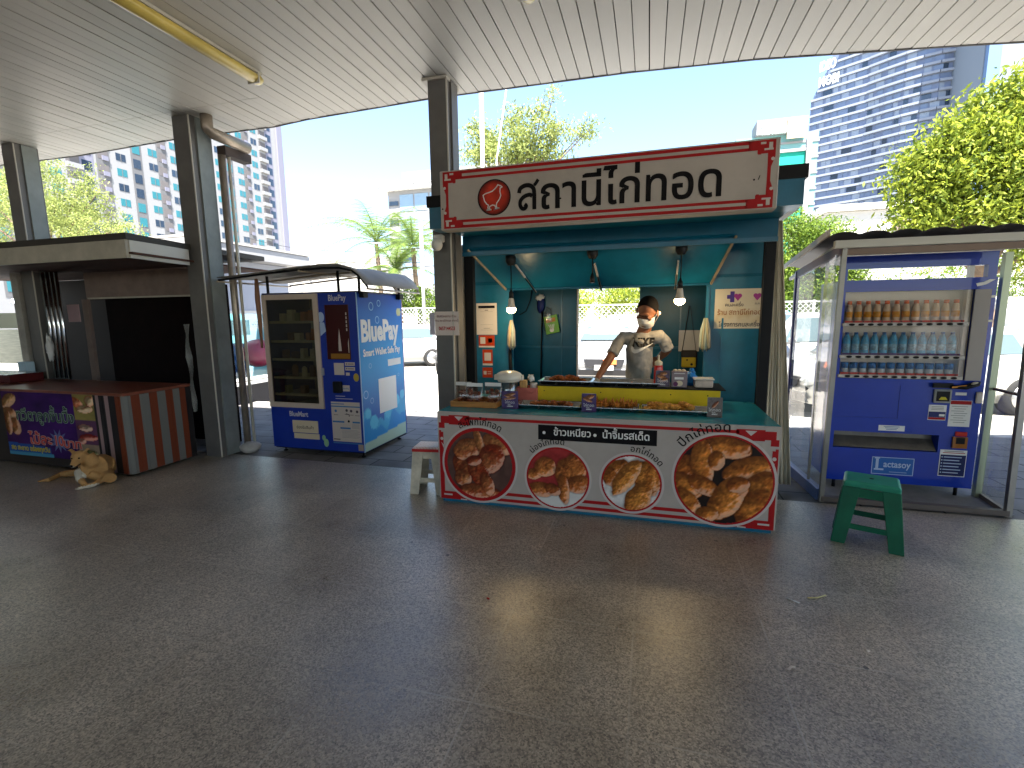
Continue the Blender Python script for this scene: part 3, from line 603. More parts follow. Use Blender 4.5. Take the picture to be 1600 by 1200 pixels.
for xe, sx in ((SX0, 1), (SX1, -1)):
    for ze, sz in ((SZ1, -1), (SZ0, 1)):
        def R2(a, b, c, d, mt=red, h=.001): fr(*sorted((xe+sx*a, xe+sx*b)), *sorted((ze+sz*c, ze+sz*d)), mt, h)
        R2(.14, .21, .012, .08); R2(.03, .15, .012, .105, red, .0012); R2(.03, .08, .1, .13, red, .0014); R2(.125, .145, .08, .11, red, .0013)
        R2(.05, .075, .03, .07, white2, .002); R2(.045, .105, .07, .083, white2, .0022); R2(.095, .13, .025, .04, white2, .002)
        S.poly(m, [(xe+sx*.03, ze+sz*.13), (xe+sx*.08, ze+sz*.13), (xe+sx*.078, ze+sz*.2), (xe+sx*.055, ze+sz*.2)], red, .0011); S.disc(m, xe+sx*.045, ze+sz*.145, .012, white2, .002, 14)
    fr(*sorted((xe+sx*.055, xe+sx*.078)), SZ0+.13, SZ1-.13)
m.build('border_print', sign)
p = at(772, 308.5, 'y', SY); lx, lz, lr = p.x, p.z, .148
def logo_rgb(U, V):
    n = vnoise(U, V, 5, 3, 4); d = np.sqrt((U-.5)**2+(V-.5)**2)*2; k = np.clip(1.25-d**3*1.1, .15, 1)*(.55+.75*n); k = np.where((U*.5+V > .95) & (V < .9), k*1.15, k)
    C = np.zeros(U.shape+(3,)); C[..., 0] = .5*k; C[..., 1] = .035*k; C[..., 2] = .015*k; return C
m = MB(); S.disc(m, lx, lz, lr, ink, .001, 56); m.build('logo_disc', sign)
painted('logo_disc', sign, lambda u, v: S.p(lx+(u-.5)*2*(lr-.009), lz+(v-.5)*2*(lr-.009), .0018), logo_rgb, 60, 60, vink, mask=lambda u, v: (u-.5)**2+(v-.5)**2 < .249)
hen = [(.38, .8), (.3, .84), (.2, .7), (.1, .6), (-.1, .44), (-.35, .36), (-.62, .3), (-.8, .2), (-.76, .02), (-.7, -.2), (-.55, -.42), (-.42, -.5), (-.46, -.66), (-.44, -.8), (-.56, -.86), (-.2, -.84), (-.36, -.76), (-.32, -.6), (-.12, -.52), (.05, -.56), (.12, -.72), (.1, -.82), (-.02, -.84), (.36, -.76), (.2, -.74), (.16, -.56), (.2, -.4), (.4, -.15), (.5, .1), (.44, .35), (.46, .6), (.6, .66), (.5, .76), (.38, .8)]
m = MB(); S.line(m, [(lx+a*lr*.82, lz+b*lr*.8) for a, b in hen], .009, wp, .003); S.disc(m, lx+.36*lr, lz+.66*lr*.9, .004, wp, .003, 8); m.build('logo_hen', sign)
a = at(808, 333, 'y', SY); b = at(1134, 303, 'y', SY); m = MB()
S.text(m, 'สถานีไก่ทอด', a.x, a.z+.02, .345, ink, width=(b.x-a.x)-.01, off=.014, align='l', h=.003); m.build('lettering', sign)
m = MB(); 
for (u, v) in ((692, 327), (876, 310), (1055, 293), (1178, 281)): p = at(u, v, 'y', SY); S.disc(m, p.x, p.z, .007, ink, .003, 10)
p = at(1184, 278, 'y', SY); S.poly(m, [(p.x, p.z-.015), (p.x+.008, p.z-.012), (p.x+.016, p.z+.018), (p.x+.01, p.z+.016)], ink, .003); m.build('rivets', sign)
# security lamp under the sign on the pillar
t = thing('sensor_lamp', 'small white round sensor lamp on the pillar just under the sign', 'lamp', (-1.93, 4.42, 2.2)); p = at(684, 383, 'y', 4.4)
ww = mat('white plastic', (.62, .6, .57), .35)
m = MB(); m.box(p.x-.05, p.x+.05, 4.4, 4.468, p.z+.03, p.z+.1, ww); m.build('bracket', t, bev=.01); m = MB(); m.ell((p.x+.005, 4.37, p.z), (.055, .055, .06), ww); m.build('globe', t)
# pale weathered boards leaning beside the kiosk
cb = mat('weathered cream board', (.62, .55, .42), .75, var=.22, vs=3, stretch=(8, 8, .6), bump=.3, bs=12)
a0, a1 = at(1203, 395, 'y', 4.95), at(1210, 395, 'y', 4.95); b0, b1 = at(1187, 680, 'y', 4.7), at(1234, 680, 'y', 4.7); c0, c1 = Vector((b0.x, 4.68, 0)), Vector((b1.x+.02, 4.68, 0))
t = thing('curtain', 'cream weathered cloth curtain bunched and hanging at the right side of the kiosk', 'curtain', (1.15, 4.85, 0))
G = []
for j in range(15):
    v = j/14; tz = 2.45*(1-v)+.06*v; wd = .05+.2*v; xl = 1.06; yc = 4.86-.04*v
    G.append([(xl+wd*i/30, yc+.018*math.sin(i*1.35+v*2)+.008*math.sin(i*3.1), tz) for i in range(31)])
m = MB(); m.grid(G, cb); o = m.build('cloth', t); md = o.modifiers.new('thick', 'SOLIDIFY'); md.thickness = .006
G = []
for j in range(9):
    v = j/8; G.append([(-1.873-.05*0+(.085+.01*v)*i/14-.075, 4.9+.012*math.sin(i*1.5+v), 2.4*(1-v)+.06*v) for i in range(15)])
m = MB(); m.grid(G, cb); o = m.build('curtain', None); md = o.modifiers.new('thick', 'SOLIDIFY'); md.thickness = .006; tag(o, 'narrow cream cloth strip hanging between the pillar and the left kiosk post', 'curtain')
# ============================================================ THINGS IN AND ON THE KIOSK
steel_t = mat('stainless tray', (.55, .55, .54), .25, metal=1, var=.1, vs=8); steel_dk = mat('grease dark metal', (.16, .16, .15), .35, metal=.8, var=.3, vs=10)
yel = mat('yellow painted box', (.62, .46, .012), .45, var=.1, vs=4, bump=.1, bs=20)
fry = [mat('fried batter amber', (.5, .17, .025), .5, var=.45, vs=28, bump=.9, bs=90), mat('fried batter brown', (.3, .075, .014), .45, var=.5, vs=28, bump=.9, bs=90), mat('fried batter golden', (.62, .28, .05), .5, var=.4, vs=28, bump=.9, bs=90)]
ZT = CZ+.002
m = MB(); m.box(-.982, .6, 4.31, 4.70, CZ+.001, 1.0, yel); m.box(-.982, .64, 4.30, 4.72, 1.0, 1.008, black)
for x in (-.92, -.4, .2, .5): m.lathe((x, 4.308, .955), [(.0, 0), (.006, 0), (.006, .003), (0, .003)], black, 8, axis=(0, -1, 0))
solo(m, 'riser_box', 'long yellow wooden box carrying the rear trays on the kiosk counter', 'box', bev=.003)
def tray(lab, x0, x1, y0, y1, z, h=.035):
    t = thing('metal_tray', lab, 'tray', ((x0+x1)/2, (y0+y1)/2, z), 'metal trays of fried chicken')
    m = MB(); s = .018; th = .0015
    o = [(x0, y0), (x1, y0), (x1, y1), (x0, y1)]; i = [(x0+s, y0+s), (x1-s, y0+s), (x1-s, y1-s), (x0+s, y1-s)]
    V = [(a, b, z+h) for a, b in o]+[(a, b, z+.002) for a, b in i]+[(a, b, z+h-.004) for a, b in o]+[(a, b, z) for a, b in i]
    F = [(4, 5, 6, 7), (11, 10, 9, 8)][:0]+[(4, 5, 6, 7), (12, 15, 14, 13)]
    for k in range(4):
        n = (k+1) % 4; F += [(k, n, 4+n, 4+k), (8+k, 12+k, 12+n, 8+n), (k, 8+k, 8+n, n)]
    m.add(V, F, steel_t); m.build('pan', t)
    m = MB(); ring = [(x0-.006, y0-.006), (x1+.006, y0-.006), (x1+.006, y1+.006), (x0-.006, y1+.006)]
    for k in range(4): m.bar((*ring[k], z+h), (*ring[(k+1) % 4], z+h), .008, .006, steel_t)
    m.build('rim', t); return t
def piece(kind, seed):
    rs = random.Random(seed); m = MB(); c = fry[{'thigh': 1, 'tender': 0, 'nugget': 2, 'wing': 0}[kind]]
    if kind == 'tender': m.ell((0, 0, .014), (.05, .018, .014), c, 18, 10, disp=.5, ds=2.6, seed=seed)
    elif kind == 'wing':
        m.ell((0, 0, .02), (.038, .02, .018), c, 16, 10, disp=.5, ds=2.5, seed=seed)
        for a in (.5, 2.4, 4.0): m.tube([(.02*math.cos(a), .012*math.sin(a), .02), (.05*math.cos(a), .03*math.sin(a), .045), (.062*math.cos(a), .03*math.sin(a), .075)], [.012, .008, .002], c, 8)
    elif kind == 'nugget': m.ell((0, 0, .022), (.045, .034, .023), c, 20, 12, disp=.55, ds=3.4, seed=seed)
    else: m.ell((0, 0, .022), (.05, .034, .024), c, 18, 12, disp=.6, ds=2.2, seed=seed)
    return m
def heap(kind, n, x0, x1, y0, y1, z, lab, grp, seed, levels=2, sc=1.0, col='amber'):
    rs = random.Random(seed); protos = []
    for k in range(n):
        if k < 3:
            o = piece(kind, seed+k).build('chicken_piece'); tag(o, lab, 'fried chicken', grp); protos.append(o); src = None
        else: o = protos[k % 3].copy(); COL.objects.link(o)
        x = x0+(x1-x0)*(k+.5)/n+rs.uniform(-.01, .01); y = rs.uniform(y0, y1); lv = k % levels
        o.location = (x, y, z+.0+lv*.022); o.rotation_euler = (rs.uniform(-.3, .3), rs.uniform(-.3, .3), rs.uniform(0, 6.28)); s = rs.uniform(.85, 1.15)*sc; o.scale = (s, s, s)
tray('front metal tray at the left end, nearly empty with a few chicken pieces', -1.115, -.56, 4.04, 4.27, ZT)
tray('front metal tray in the middle, heaped with spiky fried chicken strips', -.53, -.06, 4.04, 4.27, ZT)
tray('front metal tray at the right end, holding battered fried nuggets', -.035, .52, 4.04, 4.27, ZT)
tray('rear metal tray on the left half of the yellow box', -.975, -.50, 4.34, 4.62, 1.009)
tray('rear empty metal tray on the yellow box below the vendor', -.475, .10, 4.34, 4.62, 1.009)
heap('thigh', 5, -1.02, -.6, 4.1, 4.2, ZT+.003, 'brown fried piece lying in the front left tray', 'chicken pieces in the front left tray', 3, 1)
heap('wing', 18, -.5, -.09, 4.09, 4.23, ZT+.006, 'spiky amber fried strip heaped in the front middle tray', 'chicken pieces in the front middle tray', 11, 2)
heap('nugget', 14, -.0, .36, 4.08, 4.23, ZT+.006, 'golden battered piece heaped in the front right tray', 'chicken pieces in the front right tray', 31, 2)
heap('thigh', 9, -.88, -.58, 4.4, 4.5, 1.013, 'reddish brown fried piece in the rear left tray', 'chicken pieces in the rear left tray', 51, 2, .9)
heap('tender', 2, -.15, -.05, 4.42, 4.5, 1.012, 'small amber scrap left in the rear empty tray', 'scraps in the rear empty tray', 71, 1, .6)
# cutlery lying between the trays, price cards
pur = mat('purple card', (.06, .03, .16), .35, coat=.3)
def card(lab, u, v0, v1, wpx, Y, rgb, lines, back=pur, tilt=.06):
    a = at(u, v1, 'y', Y); b = at(u, v0, 'y', Y); w_ = abs(at(u+wpx/2, v1, 'y', Y).x-at(u-wpx/2, v1, 'y', Y).x); z0 = {True: ZT, False: 1.01}[Y < 4.3]; h = b.z-z0
    t = thing('price_card', lab, 'price card', (a.x, Y, z0), 'price cards in clear stands')
    m = MB(); m.box(a.x-w_/2-.004, a.x+w_/2+.004, Y+.001, Y+.005, z0, z0+h, back); m.box(a.x-w_/2-.004, a.x+w_/2+.004, Y-.02, Y+.035, z0, z0+.003, back); m.build('stand', t)
    P = PL((a.x, Y, z0))
    painted('printed_face', t, lambda u, v: P.p((u-.5)*w_, .004+v*(h-.006), .001), rgb, 24, 34, vink)
    m = MB(); P.text(m, 'ไก่ทอด', 0, h*.28, .028 if w_ < .1 else .034, wp, h=.003); P.rect(m, -w_*.2, w_*.2, h*.1, h*.13, wp, .003); P.text(m, '20.-', 0, h*.12, .03, wp, h=.0035); m.build('lettering', t)
    m = MB(); m.box(a.x-w_/2-.004, a.x+w_/2+.004, Y-.006, Y-.003, z0, z0+h, clear('clear acrylic', gloss=.02, rough=.15)); m.build('clear_cover', t)
def cardpaint(seed, basec, pcs):
    f = chicken_rgb(pcs, basec, seed=seed)
    return f
PB = (.06, .03, .14)
card('tall purple price card in front of the spice jar, nearest the wooden tray', 797, 611, 650, 24, 4.02, cardpaint(1, PB, [(.5, .8, .4, .09, .2, .8), (.5, .68, .42, .08, -.2, .6), (.5, .57, .4, .07, .1, .7)]), 2)
card('small purple price card between the left and middle front trays', 920, 615, 646, 21, 4.02, cardpaint(2, PB, [(.5, .8, .42, .14, .3, .5), (.4, .66, .4, .1, -.3, .6)]), 2)
card('grey price card in a clear stand at the right end of the front trays', 1116, 621, 654, 22, 4.03, cardpaint(3, (.16, .13, .12), [(.5, .62, .3, .12, .6, .2)]), 2, mat('grey card', (.2, .18, .17), .35))
card('dark price card with popcorn chicken leaning on the red sauce bottle', 1035, 579, 608, 21, 4.4, cardpaint(4, (.1, .07, .12), [(.5, .8, .35, .13, .2, .8), (.4, .62, .38, .13, -.2, .8), (.55, .42, .35, .12, .2, .5)]), 2, mat('grey card', (.2, .18, .17), .35))
m = MB(); gc = mat('grey card', (.2, .18, .17), .35)
t = thing('snack_box', 'grey upright snack carton with pale pictures, right of the red sauce bottle', 'box', (.41, 4.42, 1.01)); bx = at(1061, 600, 'y', 4.4).x
m.box(bx-.065, bx+.065, 4.38, 4.44, 1.01, 1.15, mat('mauve grey carton', (.25, .2, .22), .4)); m.build('carton', t, bev=.003)
P = PL((bx, 4.379, 1.01)); m = MB(); cream = mat('cream print', (.7, .6, .42), .4); P.disc(m, 0, .035, .03, cream, .001, 20, ry=.025); P.rect(m, -.04, .035, .07, .09, wp); P.rect(m, -.045, .045, .12, .125, wp); P.disc(m, -.03, .03, .02, mat('purple print', (.12, .03, .1), .4), .002, 14); m.build('front_print', t)
m = MB(); 
for k in range(3): m.ell((bx-.035+.035*k, 4.41, 1.155), (.018, .02, .012), cream, disp=.3, seed=k)
m.build('topping', t)
# sauce bottle
p = at(1028, 600, 'y', 4.46); t = thing('sauce_bottle', 'red squeeze bottle of chilli sauce with a cream nozzle cap', 'bottle', (p.x, 4.46, 1.01))
m = MB(); m.lathe((p.x, 4.46, 1.01), [(.0, 0), (.036, 0), (.038, .01), (.038, .17), (.034, .185), (.03, .19), (0, .19)], mat('red squeeze plastic', (.6, .015, .01), .3, coat=.4)); m.build('body', t)
m = MB(); m.lathe((p.x, 4.46, 1.2), [(.034, -.008), (.034, .025), (.02, .034), (.009, .04), (.006, .085), (0, .088)], mat('cream cap', (.75, .65, .45), .4)); m.build('nozzle_cap', t)
# blue bag and clear tub at the right end
m = MB(); bx = at(1080, 590, 'y', 4.52).x; m.ell((bx, 4.54, 1.07), (.05, .05, .068), mat('blue carrier bag', (.02, .2, .55), .35, bump=.6, bs=30), 24, 16, disp=.5, ds=3, seed=4); m.ell((bx+.005, 4.54, 1.14), (.02, .02, .025), MATS['blue carrier bag'], disp=.5, ds=3)
solo(m, 'carrier_bag', 'crumpled blue plastic bag behind the snack carton on the yellow box', 'bag')
p = at(1099, 600, 'y', 4.42); t = thing('food_tub', 'clear lidded tub of pale sauce at the right end of the yellow box', 'tub', (p.x, 4.45, 1.01))
m = MB(); m.prism([(p.x-.075, 4.38, 1.012), (p.x+.075, 4.38, 1.012), (p.x+.075, 4.5, 1.012), (p.x-.075, 4.5, 1.012)], (0, 0, .065), mat('milky tub', (.5, .42, .36), .3, var=.15, vs=10)); m.build('body', t, bev=.01, seg=2)
m = MB(); m.box(p.x-.085, p.x+.085, 4.37, 4.51, 1.08, 1.092, mat('tub lid', (.7, .68, .64), .25)); m.build('lid', t, bev=.004)
# spice jar with patterned lid
p = at(797, 620, 'y', 4.25); t = thing('storage_jar', 'tall clear storage jar with a big white lid printed with green leaves', 'jar', (p.x, 4.22, ZT))
m = MB(); m.lathe((p.x, 4.22, ZT), [(0, 0), (.075, 0), (.08, .01), (.08, .2), (.07, .215), (0, .215)], clear('jar plastic', (.62, .66, .68), .14), 28); m.build('body', t)
m = MB(); m.lathe((p.x, 4.22, ZT+.003), [(0, 0), (.07, 0), (.07, .09), (.05, .1), (0, .1)], mat('dark spice', (.06, .05, .05), .8, var=.4, vs=40), 20); m.build('contents', t)
m = MB(); lid = mat('ivory lid', (.68, .64, .56), .3, coat=.3); L0 = ZT+.215
m.lathe((p.x, 4.22, L0), [(.0, 0), (.1, 0), (.105, .008), (.105, .016), (.11, .02), (.125, .022), (.128, .03), (.128, .05), (.11, .075), (.075, .092), (.03, .1), (0, .101)], lid, 32)
m.box(p.x-.135, p.x-.118, 4.19, 4.25, L0+.015, L0+.06, lid); m.box(p.x+.118, p.x+.135, 4.19, 4.25, L0+.015, L0+.06, lid); lo = m.build('lid', t)
m = MB(); gr = mat('green leaf print', (.08, .3, .16), .4)
for k, (a, b) in enumerate([(-.03, .07), (.0, .078), (.03, .07), (.045, .06), (-.04, .055)]): m.ell((p.x+a, 4.22-.075+abs(a)*.5, L0+b), (.014, .012, .006), gr, 10, 6)
m.build('leaf_print', lo)
# pink plastic basket with wooden sticks and cups
p = at(824, 620, 'y', 4.3); bx = p.x; t = thing('plastic_basket', 'translucent pink plastic basket of utensils between the jar and the yellow box', 'basket', (bx, 4.35, ZT))
pk = mat('pink plastic', (.5, .14, .11), .3, var=.1); m = MB(); ins = []
for a, b, c, d in ((bx-.1, bx+.1, 4.27, 4.275), (bx-.1, bx+.1, 4.425, 4.43), (bx-.1, bx-.095, 4.275, 4.425), (bx+.095, bx+.1, 4.275, 4.425)): m.box(a, b, c, d, ZT, ZT+.15, pk)
m.box(bx-.1, bx+.1, 4.27, 4.43, ZT, ZT+.005, pk); m.build('basket', t)
m = MB(); m.tube([(bx-.1, 4.26, ZT+.15), (bx-.02, 4.255, ZT+.148), (bx+.05, 4.25, ZT+.1), (bx+.1, 4.26, ZT+.15)], .003, pk, 8); m.build('handle', t)
wd = mat('pale wood', (.45, .27, .1), .55, var=.3, vs=6, stretch=(8, 8, 1))
m = MB(); m.box(bx-.075, bx-.01, 4.3, 4.36, ZT+.01, ZT+.215, wd); solo(m, 'stick_holder', 'square wooden stick holder standing in the pink basket', 'holder', bev=.003)
m = MB(); m.lathe((bx+.05, 4.35, ZT+.01), [(.026, 0), (.036, .17), (.038, .175), (.03, .18)], mat('paper cup', (.7, .62, .55), .6), 20); solo(m, 'paper_cup', 'stack of pale paper cups standing in the pink basket', 'cup')
m = MB(); m.ell((bx+.02, 4.37, ZT+.23), (.03, .03, .03), mat('white tissue', (.78, .77, .74), .8), 14, 10, disp=.7, ds=3); solo(m, 'tissue', 'crumpled white tissue sticking up above the pink basket', 'tissue')
m = MB(); bx2 = at(850, 592, 'y', 4.6).x; m.box(bx2-.1, bx2+.08, 4.5, 4.62, 1.01, 1.05, clear('clear box plastic', (.8, .8, .78), .15)); solo(m, 'clear_box', 'low clear plastic box behind the rear left tray', 'box', bev=.005) if False else None
# wooden tray with three crisp bags
wt = mat('varnished wood', (.38, .17, .045), .4, var=.3, vs=5, stretch=(1, 8, 8))
t = thing('wooden_tray', 'low wooden tray holding bags of crispy skin at the left end of the counter', 'tray', (-1.55, 4.15, ZT)); m = MB()
tx0, tx1, ty0, ty1 = -1.72, -1.3, 4.0, 4.27
m.box(tx0, tx1, ty0, ty1, ZT, ZT+.008, wt); m.build('base', t)
for a, b, c, d in ((tx0, tx1, ty0-.01, ty0), (tx0, tx1, ty1, ty1+.01), (tx0-.01, tx0, ty0-.01, ty1+.01), (tx1, tx1+.01, ty0-.01, ty1+.01)): m = MB(); m.box(a, b, c, d, ZT, ZT+.05, wt); m.build('side', t)
film = clear('clear bag film', (.95, .93, .92), .1, .15, wob=.4); cr = mat('crispy skin', (.22, .045, .014), .35, var=.7, vs=30, bump=1, bs=60, col2=(.1, .015, .006), coat=.4)
for k, (u, lab) in enumerate(((724, 'zip bag of brown crispy skin at the left of the wooden tray'), (742, 'zip bag of brown crispy skin in the middle of the wooden tray'), (770, 'zip bag of brown crispy skin at the right of the wooden tray'))):
    p = at(u, 620, 'y', 4.1+.03*(k != 1)); t = thing('snack_bag', lab, 'snack bag', (p.x, 4.1, ZT+.01), 'bags of crispy chicken skin'); y = 4.1+.05*(k != 1); zb = ZT+.01
    m = MB(); rr = []
    for h, wx, wy in ((0, .075, .04), (.03, .08, .045), (.1, .08, .04), (.15, .08, .015), (.17, .08, .004), (.2, .08, .003)):
        rr.append([Vector((p.x+wx*(1 if abs(math.cos(a)) > .99 else 1)*max(-1, min(1, 1.3*math.cos(a)))+.004*math.sin(7*a+h*40), y+wy*math.sin(a), zb+h)) for a in [2*math.pi*i/28 for i in range(28)]])
    m.loft(rr, film); m.build('film', t); m = MB()
    rs = random.Random(k)
    for j in range(26):
        m.ell((p.x+rs.uniform(-.055, .055), y+rs.uniform(-.02, .02), zb+.015+rs.uniform(0, .115)), (rs.uniform(.014, .026), rs.uniform(.008, .014), rs.uniform(.008, .022)), cr, 8, 6, disp=.7, ds=2.5, seed=j)
    m.build('crispy_skin', t); m = MB(); m.box(p.x-.078, p.x+.078, y-.006, y-.0045, zb+.165, zb+.198, mat('white zip strip', (.75, .75, .74), .4)); 
    m.build('zip_strip', t)
# bulbs and their sockets hanging from the flap
glow = mat('lit bulb glass', (1, .9, .7), .3, emit=(1, .72, .3), es=4.5); bwh = mat('bulb collar white', (.7, .6, .48), .4)
for (u, v, vt, lit, lab) in ((798, 482, 403, True, 'lit bulb on a black cord at the left side of the kiosk flap'), (926, 440, 392, False, 'empty black socket on a cord at the middle of the kiosk flap'), (1065, 468, 385, True, 'lit bulb on a black cord at the right side of the kiosk flap')):
    top = on_flap(u, vt, .0); z1 = top.z; x, y = top.x, top.y; dist = y
    zb = at(u, v, 'y', y).z
    t = thing('hanging_bulb', lab, 'lamp', (x, y, zb), 'hanging bulb sockets under the kiosk flap')
    m = MB(); m.lathe((x, y, z1), [(.0, .02), (.055, .02), (.052, -.04), (.035, -.07), (.03, -.075), (0, -.075)], mat('black rubber', (.01, .01, .01), .5), 20); m.build('ceiling_cup', t)
    sk = zb+(.115 if lit else .0); m = MB(); m.tube([(x, y, z1-.07), (x+.003, y, (z1+sk)/2), (x, y, sk+.05)], .006, MATS['black rubber'], 8); m.build('cord', t)
    m = MB(); m.lathe((x, y, sk), [(0, .085), (.01, .08), (.014, .06), (.022, .05), (.024, -.01), (0, -.01)], MATS['black rubber'], 18); m.build('socket', t)
    if lit:
        m = MB(); m.lathe((x, y, zb), [(.0, .11), (.022, .105), (.028, .09), (.034, .04), (.044, .012), (.044, .006), (0, .006)], bwh, 24); m.build('bulb_collar', t)
        m = MB(); m.lathe((x, y, zb), [(0, .006), (.046, .005), (.05, -.008), (.047, -.024), (.036, -.04), (.018, -.05), (0, -.052)], glow, 24); m.build('bulb_glass', t)
        l = bpy.data.lights.new('bulb_light', 'POINT'); l.energy = 1.6; l.color = (1, .72, .38); l.shadow_soft_size = .05; l.specular_factor = .06; lo_ = bpy.data.objects.new('bulb_light', l); COL.objects.link(lo_); lo_.parent = t; lo_.location = (0, -.02, -.09)
# papers stuck on panels
paper = mat('paper', (.66, .6, .55), .7, var=.04); orange = mat('orange red sticker', (.5, .05, .012), .4); grey_p = mat('grey print', (.2, .2, .2), .6)
def flatcard(name, lab, cat, u0, v0, u1, v1, Y, m0, th=.002, group=None, nrm=-1):
    a, b = at(u0, v0, 'y', Y), at(u1, v1, 'y', Y); t = thing(name, lab, cat, ((a.x+b.x)/2, Y, b.z), group)
    m = MB(); m.box(a.x, b.x, Y-th, Y-.0005, b.z, a.z, m0); m.build('sheet', t)
    return t, PL((a.x, Y-th-.0003, b.z)), b.x-a.x, a.z-b.z
YP = YB-.001
t, P, w_, h_ = flatcard('payment_sign', 'white paper payment notice with a black header on the left kiosk panel', 'notice', 744, 474, 777, 523, YP, paper); m = MB()
P.rect(m, .1*w_, .9*w_, .84*h_, .92*h_, ink); P.rect(m, .42*w_, .58*w_, .77*h_, .785*h_, ink); P.rect(m, .35*w_, .65*w_, .2*h_, .212*h_, grey_p); P.rect(m, .22*w_, .78*w_, .15*h_, .156*h_, grey_p); P.rect(m, .2*w_, .8*w_, .32*h_, .325*h_, grey_p); P.rect(m, .2*w_, .8*w_, .73*h_, .735*h_, grey_p); m.build('print', t)
for i, (q, lab) in enumerate((((748, 524, 773, 543), 'wide orange payment sticker just under the white payment notice'), ((754, 546, 770, 571), 'square orange payment sticker in the middle of the column of three'), ((754, 574, 770, 590), 'lowest orange payment sticker, just above the snack bags'))):
    t, P, w_, h_ = flatcard('payment_sticker', lab, 'sticker', *q, YP, orange, group='orange payment stickers'); m = MB()
    if i == 0: P.rect(m, .1*w_, .42*w_, .3*h_, .85*h_, paper); P.rect(m, .55*w_, .85*w_, .35*h_, .8*h_, orange, .001); P.rect(m, .6*w_, .85*w_, .4*h_, .75*h_, wp); P.rect(m, 0, w_, .0, .13*h_, paper)
    elif i == 1: P.rect(m, .18*w_, .85*w_, .3*h_, .8*h_, paper); P.rect(m, 0, w_, 0, .12*h_, paper)
    else: P.rect(m, .1*w_, .4*w_, .3*h_, .65*h_, paper); P.rect(m, .5*w_, .85*w_, .55*h_, .6*h_, paper); P.rect(m, .5*w_, .85*w_, .35*h_, .4*h_, paper)
    m.build('print', t)
# scheme poster on the right panel
a, b = at(1118, 452, 'y', YP), at(1200, 513, 'y', YP); b.x = 1.055; t = thing('scheme_poster', 'stained cream poster with a puzzle and heart emblem on the right kiosk panel', 'poster', ((a.x+b.x)/2, YP, b.z)); w_, h_ = b.x-a.x, a.z-b.z
def post_rgb(U, V):
    n = vnoise(U, V, 5, 8, 4); n2 = vnoise(U, V, 3, 12, 3); base = np.array((.68, .62, .5)); st = np.clip((n-.45)*3, 0, 1)*np.clip(1-abs(V-.33)*3, 0, 1)
    C = base[None, None, :]*(.92+.16*n2)[..., None]; C = C*(1-st[..., None]*.6)+np.array((.5, .36, .14))*st[..., None]*.6; return C
P = PL((a.x, YP-.0015, b.z)); painted('sheet', t, lambda u, v: P.p(u*w_, v*h_, 0), post_rgb, 40, 30, vcol('matt print', .75))
pu = mat('violet print', (.08, .05, .3), .6); ma_ = mat('magenta print', (.35, .05, .28), .6); br = mat('brown handwriting', (.3, .1, .03), .6); nb = mat('faded ink', (.06, .06, .1), .6); m = MB()
cx, cy, q = .37*w_, .8*h_, .03
for dx, dy in ((0, 0), (0, 1.4), (0, -1.4), (-1.2, 0)): P.rect(m, cx+(dx-.8)*q*.8, cx+(dx+.8)*q*.8, cy+(dy-.8)*q*.8, cy+(dy+.8)*q*.8, pu, .001+.0002*abs(dx+dy*2))
for sx_ in (.37*w_+.035, .86*w_):
    P.disc(m, sx_, cy+.01, .02, ma_, .002, 18); P.disc(m, sx_+.032, cy+.01, .02, ma_, .0021, 18); P.poly(m, [(sx_-.018, cy+.002), (sx_+.016, cy-.04), (sx_+.05, cy+.002)], ma_, .0022)
P.text(m, 'คนละครึ่ง', .42*w_, .56*h_, .045, nb, off=.008); m.build('lettering', t); m = MB(); P.text(m, 'ก.ค', .95*w_-.02, .6*h_, .03, nb); m.build('lettering', t); m = MB(); P.text(m, 'ร้าน สถานีไก่ทอด', .06*w_, .35*h_, .068, br, align='l', off=.006, width=w_*1.02-.03); m.build('lettering', t); m = MB(); P.text(m, 'โครงการคนละครึ่ง', .1*w_, .05*h_, .06, nb, align='l', off=.015, width=w_*.88)
m.build('lettering', t)
# notice taped on pillar
t, P, w_, h_ = flatcard('paper_notice', 'white paper notice with a red telephone number taped on the central pillar', 'notice', 679, 487, 718, 524, 4.467, mat('pinkish paper', (.62, .53, .49), .7)); rd = mat('red pen', (.45, .02, .02), .6); m = MB(); dr = mat('dark red print', (.15, .02, .02), .6)
P.text(m, 'รับสมัครงาน ด่วน', .5*w_, .76*h_, .03, dr, off=.01); m.build('lettering', t); m = MB(); P.text(m, 'ร้าน สถานีไก่ทอด สาขานี้', .5*w_, .58*h_, .026, dr, off=.01); m.build('lettering', t); m = MB(); P.text(m, '0657144533', .5*w_, .22*h_, .05, rd, off=.025, width=w_*.68); m.build('lettering', t)
t, P, w_, h_ = flatcard('paper_sheet', 'narrow grey sheet sticking out behind the paper notice on the pillar', 'paper', 671, 489, 680, 523, 4.469, mat('violet grey paper', (.4, .38, .45), .7))
